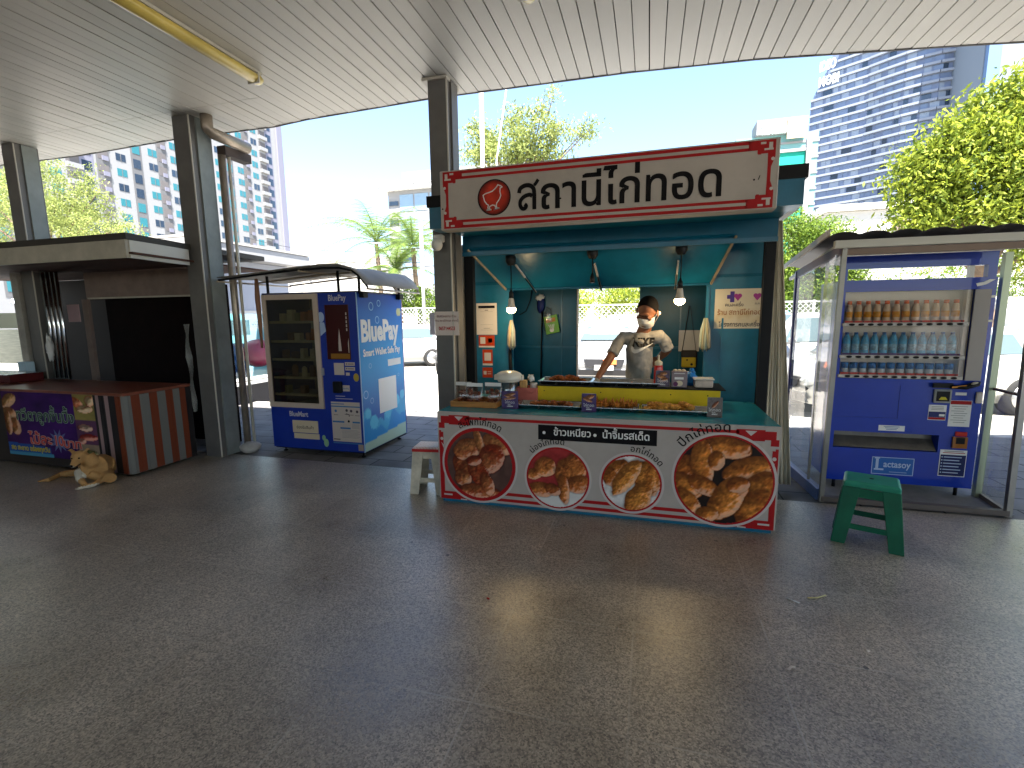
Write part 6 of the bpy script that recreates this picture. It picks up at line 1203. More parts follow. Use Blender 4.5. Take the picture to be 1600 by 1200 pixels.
# ============================================================ DOG
fur = mat('tan fur', (.42, .23, .085), .85, var=.18, vs=9, bump=.5, bs=140); furw = mat('white fur', (.6, .53, .42), .85, bump=.5, bs=140)
def dg(u, v, y): return at(u, v, 'y', y)
DG = thing('dog', 'tan dog with white paws lying on the floor in front of the purple banner', 'dog', (-5.5, 3.3, 0)); b = MB()
DF = Vector((.42, -.88, -.1)).normalized(); DS = Vector((.88, .42, 0)).normalized(); hd = dg(125, 714, 3.27); chs = dg(136, 736, 3.33); chs.z = max(chs.z, .15); rump = Vector((-5.5, 3.5, .15)); rump = dg(160, 728, 3.5)
b.tube([hd+Vector((.02, .05, -.0)), hd+Vector((.05, .07, -.06)), chs+Vector((0, .03, .02))], [.06, .07, .095], fur, 16)
b.tube([chs+Vector((-.01, -.02, -.01)), chs+Vector((.06, .06, .02)), rump+Vector((-.02, 0, .01)), rump+Vector((.02, .04, -.02)), rump+Vector((.0, .09, -.05))], [.095, .115, .115, .105, .05], fur, 18)
b.ell(hd, (.072, .072, .066), fur); b.tube([hd+DF*.03+Vector((0, 0, -.012)), hd+DF*.085+Vector((0, 0, -.04)), hd+DF*.115+Vector((0, 0, -.05))], [.046, .034, .024], fur, 14)
for s_ in (-1, 1):
    e = hd+DS*.045*s_+Vector((0, 0, .045)); b.tube([e, e+DS*.03*s_+Vector((0, 0, .035)), e+DS*.06*s_+Vector((0, 0, .022))], [.03, .022, .005], fur, 10, ry=[.012, .01, .003])
sh1, sh2 = chs+Vector((-.05, -.03, -.02)), chs+Vector((.07, -.02, -.03)); f1, f2 = at(124, 763, 'z', .02), at(136, 760, 'z', .02)
b.tube([sh1, sh1.lerp(f1, .55)+Vector((0, 0, .02)), f1+Vector((.01, .05, .008)), f1+Vector((-.0, .0, .002))], [.05, .032, .026, .022], fur, 12)
el = Vector((-5.34, 3.37, .04)); b.tube([sh2, el, f2+Vector((.03, .05, .01)), f2+Vector((0, 0, .0))], [.055, .036, .026, .022], fur, 12)
hip_ = rump+Vector((.03, -.02, -.06)); kn = Vector((-5.24, 3.38, .06)); b.tube([hip_, kn, Vector((-5.33, 3.33, .03))], [.08, .055, .028], fur, 12)
h2 = Vector((-5.66, 3.48, .07)); t1 = at(65, 751, 'z', .02); b.tube([rump+Vector((-.1, 0, -.06)), h2, at(96, 741, 'z', .03), t1+Vector((.06, .02, .005)), t1], [.08, .05, .03, .022, .014], fur, 12)
for f in (f1, f2, t1):
    for k in (-1, 0, 1): b.ell(f+Vector((.011*k, -.018, .0)), (.009, .016, .012), fur, 10, 6)
do = remesh(b, 'body', fur, .007, 4, DG)
for v in do.data.vertices:
    w_ = v.co+wloc(do)
    if w_.z < .0: v.co.z -= w_.z
do.data.materials.append(furw); wd_ = wloc(do)
for p_ in do.data.polygons:
    c_ = p_.center+wd_
    if (c_.z < .035 and c_.y < 3.31 and c_.x > -5.7) or (c_-(chs+Vector((-.0, -.1, -.05)))).length < .085 or (c_-(hd+DF*.1+Vector((0, 0, -.08)))).length < .035: p_.material_index = 1
m = MB(); m.ell(hd+DF*.138+Vector((0, 0, -.042)), (.018, .014, .014), black, 10, 8); m.build('nose', do)
for s_ in (-1, 1): m = MB(); m.ell(hd+DF*.062+DS*.03*s_+Vector((0, 0, .01)), (.011, .009, .008), mat('dark dog eye', (.01, .006, .004), .15), 8, 6); m.build('eye', do)
m = MB(); m.tube([hd+DF*.07-DS*.045+Vector((0, 0, -.05)), hd+DF*.13-DS*.01+Vector((0, 0, -.066)), hd+DF*.13+DS*.01+Vector((0, 0, -.066)), hd+DF*.07+DS*.045+Vector((0, 0, -.045))], .005, mat('dark dog mouth', (.03, .01, .008), .6), 6); m.build('mouth', do)
# ============================================================ BACKGROUND
conc = mat('pale render wall', (.4, .385, .36), .8, var=.06, vs=.3)
def wall_pts(P0, d): 
    n = Vector((d.y, -d.x, 0)); return n
def hit(u, v, P0, n):
    dd = RX*((u-800)/CAM_F)+DN*((v-600)/CAM_F)+FW; t = (P0-CAMP).dot(n)/dd.dot(n); return CAMP+dd*t
# unseen walls added to block light and glare from behind and left
m = MB(); m.box(-14, 11, -14.9, -14.7, -.1, 2.1, mat('light blocking wall', (.3, .29, .27), .7, var=.1)); m.box(-13.9, -13.7, -14.6, 3.2, -.1, ZC-.01, MATS['light blocking wall']); struct(m, 'light_block_wall')
# ---- fence: posts, rails and wire mesh
fw = mat('white fence metal', (.5, .5, .48), .5)
fence = thing('fence', 'long white wire mesh fence along the far side of the car park', 'fence', (0, 18, -.11))
FY = 18.0; wire = mat('wire mesh', (.5, .52, .5), .5)
x = -26.0; k = 0; segw = 2.4
while x < 17:
    m = MB(); m.box(x-.035, x+.035, FY-.035, FY+.035, -.11, 2.05, fw); m.build('post', fence)
    m = MB()
    for z in (2.0, 1.05, .15): m.box(x+.036, x+segw-.036, FY-.02, FY+.02, z-.025, z+.025, fw)
    m.box(x+.036, x+segw-.036, FY-.1, FY+.1, -.11, .08, conc); m.build('rail', fence)
    m = MB(); s = .16; n = int((segw+1.0)/s)
    for i in range(n):
        for sg in (1, -1):
            for zz0, zz1 in ((.18, 1.03), (1.08, 1.98)):
                h = zz1-zz0; a = i*s-(h if True else 0)*.5*0; xa, xb = x+.04+i*s-.9*0, x+.04+i*s+h
                p0, p1 = (xa, zz0), (xb, zz1)
                if sg < 0: p0, p1 = (xa, zz1), (xb, zz0)
                if xa > x+segw-.04: continue
                if xb > x+segw-.04:
                    f = (x+segw-.04-xa)/(xb-xa); p1 = (xa+(xb-xa)*f, p0[1]+(p1[1]-p0[1])*f)
                m.bar((p0[0], FY, p0[1]), (p1[0], FY, p1[1]), .012, .012, wire)
                if i*s < h:
                    q0 = (x+.04, (zz0+i*s) if sg > 0 else (zz1-i*s)); L_ = h-i*s; m.bar((q0[0], FY, q0[1]), (q0[0]+L_, FY, q0[1]+sg*L_), .012, .012, wire)
    m.build('mesh_panel', fence); x += segw
# ---- cars
carw = mat('white car paint', (.33, .33, .33), .25, coat=1); cars_ = mat('silver car paint', (.5, .5, .47), .25, metal=.4, coat=1); cg = mat('car glass', (.08, .11, .11), .08, spec=.9); tyre = mat('tyre rubber', (.02, .02, .02), .8); rim = mat('alloy rim', (.5, .5, .5), .3, metal=.9); lens = mat('headlight lens', (.6, .62, .65), .15, coat=1); grl = mat('black grille', (.02, .02, .022), .4)
def car(name, lab, paint, loc, rz, van=False, plate=None, big_grille=True):
    t = thing(name, lab, 'car', (0, 0, 0)); L, W = (4.5, 1.76)
    H = 1.75 if van else 1.47
    # stations along y: front is -y. (y, zlow, zhood/belt, halfwidth)
    st = [(-2.22, .35, .6, .62), (-2.15, .25, .74, .74), (-1.9, .2, .84, .83), (-1.3, .2, .95, .87), (-.75, .2, 1.0, .88), (.3, .2, 1.0, .88), (1.3, .2, 1.02, .88), (1.9, .22, 1.02, .86), (2.2, .28, .95, .8), (2.26, .36, .8, .74)]
    if van: st = [(a, b, c+.06 if a < -1 else c+.08, d) for a, b, c, d in st]
    r = []
    for y, zl, zb, hw in st:
        r.append([Vector(p) for p in ((-hw*.9, y, zl), (-hw, y, zl+.2), (-hw, y, zb-.15), (-hw*.93, y, zb), (-hw*.5, y, zb+.025), (0, y, zb+.035), (hw*.5, y, zb+.025), (hw*.93, y, zb), (hw, y, zb-.15), (hw, y, zl+.2), (hw*.9, y, zl))])
    m = MB(); m.loft(r, paint); body = m.build('body', t)
    yf0, yf1, yr1, yr0 = (-1.15, -.35, 1.5, 2.05) if not van else (-1.5, -.75, 1.85, 2.15)
    zb = 1.0 if not van else 1.07
    m = MB(); cab = []
    for y, z, hw in ((yf0, zb, .8), (yf0*.45+yf1*.55, zb+(H-zb)*.62, .72), (yf1, H-.04, .62), (yf1*.3+yr1*.7, H, .62), (yr1, H-.06, .6), (yr0, zb, .72)):
        cab.append([Vector(p) for p in ((-.8 if z > zb else -hw, y, zb-.03), (-hw, y, z), (-hw*.6, y, z+.02), (hw*.6, y, z+.02), (hw, y, z), (.8 if z > zb else hw, y, zb-.03))])
    m.loft(cab, paint); m.build('cabin', t)
    def off(p, q_, r_, s_, n_, mm, e=.012):
        P_ = [Vector(a) for a in (p, q_, r_, s_)]; nn_ = (P_[1]-P_[0]).cross(P_[2]-P_[0]).normalized()
        if nn_.dot(Vector(n_)) < 0: nn_ = -nn_
        a = MB(); a.prism([a_+nn_*e for a_ in P_], nn_*.012, mm); return a
    ym, zm = yf0*.45+yf1*.55, zb+(H-zb)*.62
    off((-.7, yf0+.05, zb+.04), (.7, yf0+.05, zb+.04), (.54, yf1-.02, H-.09), (-.54, yf1-.02, H-.09), (0, -1, 1), cg, .05).build('windscreen', t)
    off((-.64, yr0-.05, zb+.05), (.64, yr0-.05, zb+.05), (.52, yr1+.02, H-.12), (-.52, yr1+.02, H-.12), (0, 1, 1), cg, .02).build('rear_window', t)
    for sx in (-1, 1):
        for ya, yb_ in ((yf0+.3, .25), (.32, yr1-.05)):
            za = zb+.03; zt = H-.12; kx = lambda z: .8-(z-zb)/(H-zb)*.18
            a = MB(); ys = ya+.35 if ya < 0 else ya; ye = yb_ if ya < 0 else yb_-.15
            P_ = [Vector((sx*(kx(za)+.015), ya, za)), Vector((sx*(kx(za)+.015), yb_, za)), Vector((sx*(kx(zt)+.02), ye, zt)), Vector((sx*(kx(zt)+.02), ys, zt))]; a.prism(P_, (sx*.012, 0, 0), cg); a.build('side_window', t)
        a = MB(); a.ell((sx*.98, yf0+.35, zb+.08), (.11, .06, .07), paint); a.build('mirror', t)
        a = MB(); a.prism([(sx*.45, -2.2, .62), (sx*.76, -2.08, .66), (sx*.8, -1.98, .8), (sx*.5, -2.16, .76)], (0, -.04, 0), lens); a.build('headlight', t)
        for y in (-1.38, 1.38):
            wb = MB(); wb.lathe((sx*.8, y, .31), [(0, -.1), (.22, -.1), (.31, -.09), (.325, -.03), (.325, .05), (.31, .1), (.22, .105), (0, .09)], tyre, 24, axis=(1, 0, 0)); w_ = wb.build('wheel', t)
            rb_ = MB(); rb_.lathe((sx*.9, y, .31), [(0, .012), (.2, .012), (.205, 0), (.2, -.012), (0, -.012)], rim, 24, axis=(1, 0, 0))
            for k in range(5): a_ = k*1.2566; rb_.bar((sx*.915, y, .31), (sx*.915, y+.19*math.cos(a_), .31+.19*math.sin(a_)), .05, .014, grl) if False else None
            rb_.build('rim', w_)
    m = MB(); m.prism([(-.42, -2.24, .5), (.42, -2.24, .5), (.5, -2.2, .68), (-.5, -2.2, .68)] if big_grille else [(-.5, -2.24, .62), (.5, -2.24, .62), (.48, -2.2, .68), (-.48, -2.2, .68)], (0, -.03, 0), grl); m.build('grille', t)
    m = MB(); m.prism([(-.7, -2.2, .28), (.7, -2.2, .28), (.62, -2.24, .42), (-.62, -2.24, .42)], (0, -.03, 0), grl); m.build('lower_grille', t)
    m = MB(); m.box(-.23, .23, -2.3, -2.28, .42, .54, mat('number plate', (.7, .7, .68), .4)); m.build('number_plate', t)
    if plate: m = MB(); m.box(-.02, .3, -2.32, -2.285, .56, .68, mat('red orange plate', (.7, .16, .05), .5)); m.build('red_plate', t)
    t.location = loc; t.rotation_euler = (0, 0, rz); return t
GZ = -.108
def cpos(u, v, y=None):
    return at(u, v, 'z', GZ)
car('parked_car', 'white hatchback parked facing us, seen between the blue machine and the pillar', carw, (-5.9, 15.2, GZ), rad(18), big_grille=True)
car('parked_car', 'white car parked broadside behind the white hatchback, beside the blue machine', carw, (-9.0, 15.6, GZ), rad(-60))
car('parked_car', 'white car with a red plate on its grille, seen through the kiosk window', carw, (-1.1, 14.0, GZ), rad(2), plate=True)
car('parked_car', 'white van parked behind the clear sheets of the drinks machine shelter', carw, (3.6, 13.2, GZ), rad(-62), van=True)
car('parked_car', 'pale silver hatchback just behind the drinks machine shelter', cars_, (4.4, 10.2, GZ), rad(-70))
# ---- foliage
def leafmat(name, c1, c2):
    m = mat(name, c1, .6, spec=.3); t = m.node_tree; b = t.nodes['Principled BSDF']; g = t.nodes.new('ShaderNodeNewGeometry'); r = t.nodes.new('ShaderNodeValToRGB')
    r.color_ramp.elements[0].color = (*c1, 1); r.color_ramp.elements[1].color = (*c2, 1); t.links.new(g.outputs['Random Per Island'], r.inputs[0]); t.links.new(r.outputs[0], b.inputs['Base Color'])
    b.inputs['Transmission Weight'].default_value = 0
    tl = t.nodes.new('ShaderNodeBsdfTranslucent'); t.links.new(r.outputs[0], tl.inputs[0]); mx = t.nodes.new('ShaderNodeMixShader'); mx.inputs[0].default_value = .4
    out = [n for n in t.nodes if n.type == 'OUTPUT_MATERIAL'][0]; t.links.new(b.outputs[0], mx.inputs[1]); t.links.new(tl.outputs[0], mx.inputs[2]); t.links.new(mx.outputs[0], out.inputs[0]); return m
LY = leafmat('yellow green leaves', (.07, .12, .012), (.4, .45, .05)); LG = leafmat('fresh green leaves', (.05, .11, .012), (.24, .33, .04)); LF = leafmat('feathery leaves', (.12, .16, .04), (.36, .4, .12)); LP = leafmat('palm fronds', (.05, .1, .02), (.2, .28, .06))
bark = mat('bark', (.14, .1, .07), .9, var=.3, vs=6)
def leaves(name, blobs, n, size, m_, parent, seed=1, droop=.3, shell=.55):
    rg = np.random.RandomState(seed); vol = np.array([b[3]*b[4]*b[5] for b in blobs])**.7; vol /= vol.sum(); V_ = []; F_ = []; k = 0
    for bi, bl in enumerate(blobs):
        c = int(n*vol[bi]); d = rg.normal(size=(c, 3)); d /= np.linalg.norm(d, axis=1)[:, None]; rr = shell+(1.05-shell)*rg.rand(c)**.7
        rr *= 1+.42*np.array([mnoise.noise(Vector(x)*2.3+Vector((bi, seed, 0))) for x in d])
        P_ = np.array(bl[:3])+d*rr[:, None]*np.array(bl[3:6])
        nc = max(3, c//45); cc = P_[:nc][rg.randint(0, nc, c)]; P_ = cc+rg.normal(size=(c, 3))*np.array((1, 1, .7))*size*3.2
        for i in range(c):
            a = Vector(rg.normal(size=3)).normalized(); b_ = a.cross(Vector(rg.normal(size=3))).normalized(); s = size*rg.uniform(.6, 1.4); p = Vector(P_[i]); a.z -= droop; 
            V_ += [p-a*s, p+b_*s*.42, p+a*s, p-b_*s*.42]; F_.append((k, k+1, k+2, k+3)); k += 4
    me = bpy.data.meshes.new(name); base = Vector(blobs[0][:3]); me.from_pydata([v-base for v in V_], [], F_); me.materials.append(m_)
    o = bpy.data.objects.new(name, me); COL.objects.link(o); o.parent = parent; o.location = base-wloc(parent); return o
def blobs_from_px(lst, Y, depth=.8):
    out = []
    for u, v, ru, rv in lst:
        c = at(u, v, 'y', Y); e = at(u+ru, v, 'y', Y); f = at(u, v-rv, 'y', Y); out.append((c.x, Y+random.uniform(-.3, .3)*abs(e.x-c.x), c.z, abs(e.x-c.x), abs(e.x-c.x)*depth, abs(f.z-c.z)))
    return out
def tree(name, lab, px, Y, n, size, m_, trunk_u, trunk_r=.15, seed=1, group=None, shell=.45, branches=True):
    b0 = at(trunk_u, 500, 'y', Y); t = thing(name, lab, 'tree', (b0.x, Y, -.15), group); bl = blobs_from_px(px, Y)
    leaves('crown', bl, n, size, m_, t, seed, shell=shell)
    top = max(b[2] for b in bl); lo = min(b[2]-b[5] for b in bl); cx = sum(b[0] for b in bl)/len(bl)
    m = MB(); fork = Vector((b0.x*.7+cx*.3, Y, max(1.2, lo*.6+top*.15))); m.tube([(b0.x, Y, -.15), (b0.x+.1, Y+.05, fork.z*.5), fork], [trunk_r, trunk_r*.8, trunk_r*.65], bark, 10); m.build('trunk', t)
    if branches:
        m = MB()
        for b in bl: e = Vector(b[:3]); mid = fork.lerp(e, .5)+Vector((0, 0, .15*(e-fork).length*.3)); m.tube([fork, mid, e, e+(e-fork).normalized()*min(b[3], b[5])*.6], [trunk_r*.45, trunk_r*.3, trunk_r*.15, trunk_r*.05], bark, 6)
        m.build('limbs', t)
    return t
tree('broadleaf_tree', 'big yellow green tree rising behind the drinks machine shelter at the right edge', [(1500, 255, 75, 70), (1570, 230, 75, 80), (1450, 300, 55, 50), (1590, 320, 70, 60), (1520, 340, 80, 45), (1430, 345, 40, 35), (1560, 165, 45, 40), (1605, 150, 40, 45), (1415, 265, 28, 26), (1480, 210, 32, 28), (1650, 240, 80, 110), (1640, 380, 80, 60), (1445, 235, 22, 18)], 16, 36000, .07, LY, 1540, .22, 3)
tree('leafy_tree', 'bright green bushy tree between the kiosk and the drinks machine shelter', [(1250, 395, 45, 45), (1285, 380, 45, 38), (1225, 430, 35, 40), (1300, 430, 45, 40), (1235, 350, 28, 20), (1260, 460, 50, 30), (1330, 420, 30, 35)], 20.5, 30000, .055, LG, 1262, .12, 5)
tree('sparse_tree', 'airy tree with thin fine branches above the kiosk sign', [(760, 225, 45, 28), (830, 215, 45, 32), (850, 240, 50, 18), (870, 205, 22, 25), (800, 190, 22, 18), (840, 175, 14, 10), (865, 150, 9, 12), (905, 210, 24, 12), (925, 200, 12, 10), (740, 200, 22, 14), (790, 245, 60, 14), (850, 160, 8, 8), (822, 238, 24, 20), (750, 245, 30, 12)], 22, 13000, .07, LF, 815, .11, 7, shell=.1)
tree('feathery_tree', 'hazy yellow green feathery tree at the left, above the skewer stall roof', [(75, 290, 40, 45), (100, 330, 50, 40), (70, 345, 45, 35), (140, 350, 45, 30), (150, 310, 18, 35), (130, 285, 14, 30), (180, 360, 30, 14), (-20, 300, 50, 60), (-80, 330, 60, 70)], 17, 34000, .06, LF, 80, .16, 9)
for i, (u, lst) in enumerate(((950, [(930, 470, 60, 28), (985, 465, 50, 26), (880, 480, 50, 24), (1030, 470, 40, 26)]), (655, [(640, 470, 30, 22), (668, 478, 26, 22), (700, 470, 25, 30), (612, 478, 22, 14), (740, 470, 35, 28)]), (1480, [(1420, 470, 60, 50), (1500, 460, 60, 60), (1590, 440, 70, 60), (1350, 480, 50, 40)]), (1215, [(1200, 490, 40, 26), (1150, 480, 40, 30), (1100, 480, 40, 30)]))):
    tree('hedge_tree', ['low yellow green tree behind the fence, seen through the kiosk window', 'low bushy tree behind the fence, right of the blue machine', 'dark leafed tree behind the fence on the right of the shelter', 'low green tree behind the fence at the right of the kiosk'][i], lst, 21+i*.7, 14000, .055, LY if i == 0 else LG, u, .1, 20+i, branches=False)
# ---- palms
def palm(lab, u, v, Y, nf, L, seed):
    c = at(u, v, 'y', Y); t = thing('palm_tree', lab, 'tree', (c.x, Y, -.15), 'palm trees beyond the car park'); rs = random.Random(seed)
    m = MB(); m.tube([(c.x+.3, Y, -.15), (c.x+.15, Y, c.z*.5), (c.x, Y, c.z-.1)], [.16, .13, .11], bark, 10); m.build('trunk', t)
    for i in range(nf):
        az = i*2.399+rs.random()*.4; el = rs.uniform(.15, 1.3); m = MB(); V_ = []; spine = []; LL = L*rs.uniform(.8, 1.1)
        for s in range(11):
            f = s/10; r_ = LL*f*math.cos(el*(1-.3*f)); z = LL*f*math.sin(el)-LL*.75*f*f*(1.15-el*.45); spine.append(Vector((c.x+r_*math.cos(az), Y+r_*math.sin(az), c.z+z)))
        m.tube(spine, [.022*(1-.85*k/10) for k in range(11)], LP, 5)
        sd_ = Vector((-math.sin(az), math.cos(az), 0)); V2 = []; F2 = []
        for s in range(46):
            f = .08+.9*s/46; j = f*10; a = int(j); p = spine[a].lerp(spine[min(a+1, 10)], j-a); d_ = (spine[min(a+1, 10)]-spine[a]).normalized()
            for sg in (-1, 1):
                w_ = .5*math.sin(math.pi*min(.95, f*.85+.12))*LL/2.2; tip = p+(sd_*sg*.8+d_*.6).normalized()*w_+Vector((0, 0, -.35*w_*rs.uniform(.5, 1.4))); n0 = d_*.02; o = len(V2); V2 += [p-n0, p+n0, tip]; F2.append((o, o+1, o+2))
        m.add(V2, F2, LP); m.build('frond', t)
palm('tall coconut palm left of the glass office block', 588, 378, 24, 20, 4.0, 1)
palm('coconut palm with upright fronds against the pillar, right of its taller neighbour', 645, 385, 22.5, 18, 3.2, 4)
palm('short yellowish palm low between the two coconut palms', 618, 425, 20.5, 15, 2.2, 8)
# ---- flagpole, utility pole and wires
m = MB(); p = at(757, 400, 'y', 20); m.tube([(p.x, 20, -.1), (p.x, 20, 11.5)], .09, fw, 12); solo(m, 'lamp_post', 'tall slim white post rising behind the kiosk sign', 'post')
m = MB(); p = at(780, 190, 'y', 19); q1 = at(791, 140, 'y', 19); q0 = at(776, 250, 'y', 19); m.tube([q1+(q1-q0)*.5, q0, (q0.x-.3, 19, -.1)], .03, fw, 8); solo(m, 'guy_rod', 'thin leaning white rod beside the tall slim post', 'rod')
m = MB(); p = at(660, 420, 'y', 19.2); m.tube([(p.x, 19.2, -.1), (p.x, 19.2, 5.6)], .07, mat('concrete pole', (.5, .48, .45), .8), 10); solo(m, 'utility_pole', 'pale concrete utility pole in front of the palms, left of the pillar', 'pole')
for i, (v0, v1) in enumerate(((372, 408), (384, 416))):
    a, b = at(380, v0-2, 'y', 30), at(662, v1-20+i*14, 'y', 19.2); m = MB(); m.tube([a.lerp(b, k/8)-Vector((0, 0, .5*math.sin(math.pi*k/8))) for k in range(9)], .012, black, 5); solo(m, 'overhead_wire', ['upper', 'lower'][i]+' of two thin black wires crossing the sky towards the palms', 'wire')
# ---- grey site office behind the blue machine
OX = -7.6
so_ = thing('site_office', 'grey flat roofed office with sliding windows behind the blue payment machine', 'building', (-9.5, 8, 0)); og = mat('blue grey panel', (.3, .32, .38), .5)
def ax(u, v): return at(u, v, 'x', OX)
cr_ = ax(448, 412); yE = cr_.y; y0 = ax(340, 400).y-.6
zt = 2.62; pr1 = ax(345, 465); 
sill = ax(400, 590).z; wtop = ax(400, 488).z
y1_ = ax(352, 500).y; y2_ = ax(415, 500).y+1.2
m = MB(); m.box(OX-.1, OX, y0, yE, wtop, 2.75, og); m.box(OX-.1, OX, y0, y1_, -.1, wtop, og); m.box(OX-.1, OX, y2_, yE, -.1, wtop, og); m.box(OX-4, OX-.101, yE-.1, yE, -.1, 2.75, og); m.box(OX-.12, OX, y1_, y2_, sill-.02, sill+.0, og)
m.build('wall', so_); m = MB(); m.box(OX-.1, OX-.01, y1_, y2_, -.1, sill-.03, mat('near black panel', (.008, .008, .014), .5)); m.build('lower_panel', so_)
m = MB(); m.box(OX-.5, OX+.35, y0-.3, yE+.3, 2.76, 2.98, mat('grey roof fascia', (.3, .3, .31), .6)); m.box(OX-.5, OX+.37, y0-.3, yE+.32, 2.99, 3.03, conc); m.box(OX-4.3, OX-1.3, y0-.3, yE+.3, 2.76, 3.0, conc); m.build('roof', so_)  # gap between the roof slabs added so daylight reaches the inner wall
m = MB(); 
for z_ in (wtop, sill): m.box(OX-.03, OX+.03, y1_, y2_, z_-.03, z_+.03, fw)
m.box(OX-.02, OX+.12, y1_, y2_, sill-.1, sill-.05, fw)
for y_ in (y1_, (y1_*.45+y2_*.55), y2_): m.box(OX-.029, OX+.029, y_-.035, y_+.035, sill+.031, wtop-.031, fw)
wf = m.build('window_frame', so_); m = MB(); m.box(OX-.015, OX-.01, y1_, y2_, sill, wtop, clear('tinted blue glass', (.8, .95, .97), .04)); m.build('window_pane', so_)
m = MB(); m.box(OX-1.3, OX-1.2, y0, yE, -.1, 2.7, mat('aqua inner wall', (.35, .75, .8), .7)); m.build('inner_wall', so_)
m = MB(); yc = y1_+.5; m.box(OX-1.0, OX-.5, yc-.05, yc+.45, 0, 1.15, mat('navy chair', (.01, .03, .1), .6)); solo(m, 'office_chair', 'dark navy chair back inside the grey office window', 'chair', bev=.05, seg=3)
m = MB(); c_ = ax(405, 555); m.ell((OX-.5, c_.y+.5, c_.z), (.3, .42, .3), mat('crimson red', (.5, .01, .05), .35), 20, 14); solo(m, 'red_armchair', 'rounded crimson red chair inside the grey office window', 'chair')
m = MB(); c_ = ax(378, 510); m.box(OX-.05, OX-.03, c_.y-.2, c_.y+.22, c_.z-.17, c_.z+.12, paper); solo(m, 'window_notice', 'white paper sheet stuck inside the grey office window', 'paper')
m = MB(); PX = PL((OX+.0, 0, 0), (0, 1, 0)); c_ = ax(403, 507)
for s_ in (1, .55): PX.line(m, [(c_.y+a*.17*s_, c_.z+b*.1*s_) for a, b in ((-1, 0), (0, .9), (1, 0), (0, -.9), (-1, 0))], .018, fw, .034+.001*s_)
m.build('window_emblem', so_)
m = MB(); m.box(-14, OX-.0+.05, PAVE_Y+.3, y0-.3, -.004, .12, dk) if False else None
# ---- low roofs and sheds further off
m = MB(); a, b = at(470, 398, 'y', 32), at(565, 424, 'y', 32); m.box(a.x-6, b.x+2, 32, 40, -.2, b.z, conc); t = thing('low_shed', 'low pale building with ribbed roof left of the palms', 'building', ((a.x+b.x)/2, 36, -.2)); m.build('wall', t)
m = MB(); rfm = mat('pale ribbed roof', (.35, .33, .29), .6, var=.1)
for k in range(6): m.box(a.x-6.3, b.x+2.2, 31.8+k*.4, 32.1+k*.4, b.z+.001+k*.22, b.z+.12+k*.22, rfm)
m.build('roof', t)
m = MB(); a, b = at(462, 405, 'y', 28), at(495, 432, 'y', 28); m.ell(((a.x+b.x)/2, 28, (a.z+b.z)/2), ((b.x-a.x)/2, .6, (a.z-b.z)/2), conc); m.tube([((a.x+b.x)/2, 28, -.1), ((a.x+b.x)/2, 28, b.z)], .3, conc); solo(m, 'water_tank', 'small white tank beside the end of the grey office roof', 'tank')
a, b = at(1290, 332, 'y', 34), at(1480, 385, 'y', 34); t = thing('white_block', 'low white building between the leafy tree and the big tree on the right', 'building', ((a.x+b.x)/2, 36, -.2)); m = MB(); m.box(a.x, b.x+10, 34, 42, -.2, a.z, conc); m.build('wall', t, bev=.05)
m = MB(); m.box(a.x-.3, b.x+10.3, 33.7, 42.3, a.z+.01, a.z+.35, mat('white parapet', (.72, .71, .68), .7)); m.build('roof', t); m = MB(); c_, d_ = at(1398, 345, 'y', 33.9), at(1430, 358, 'y', 33.9); m.box(c_.x, d_.x, 33.86, 33.98, d_.z, c_.z, mat('brown window', (.2, .15, .12), .4)); m.build('window', t)
# ---- blue lorry body beyond the fence on the right
a, b = at(1205, 486, 'y', 19.5), at(1232, 503, 'y', 19.5); t = thing('blue_skip', 'small blue covered cart beyond the fence at the right of the kiosk', 'cart', ((a.x+b.x)/2, 19.6, -.1)); m = MB(); m.box(a.x, b.x, 19.4, 20.2, 1.0, a.z, mat('sky blue sheet', (.08, .35, .6), .5)); m.build('body', t, bev=.05)
for s_ in (a.x+.15, b.x-.15): m = MB(); m.lathe((s_, 19.35, .25), [(0, -.06), (.3, -.06), (.32, 0), (.3, .06), (0, .06)], tyre, 18, axis=(0, 1, 0)); m.build('wheel', t); m = MB(); m.box(s_-.03, s_+.03, 19.42, 19.5, .3, 1.0, black); m.build('leg', t)
m = MB(); a, b = at(1568, 470, 'y', 17.6), at(1606, 545, 'y', 17.6)
t = thing('gate', 'white framed sliding gate panel in front of the fence at the right edge', 'gate', ((a.x+b.x)/2, 17.6, -.1))
for p_, q_ in (((a.x, b.z), (a.x, a.z)), ((a.x, a.z), (b.x+1, a.z)), ((a.x, b.z), (b.x+1, b.z)), ((a.x, (a.z+b.z)/2), (b.x+1, (a.z+b.z)/2))): m = MB(); m.bar((p_[0], 17.6, p_[1]), (q_[0], 17.6, q_[1]), .09, .09, fw); m.build('bar', t)
m = MB(); m.box(a.x+.05, b.x+1, 17.58, 17.6, (a.z+b.z)/2+.05, a.z-.05, mat('white board', (.7, .7, .7), .6)); m.build('board', t)
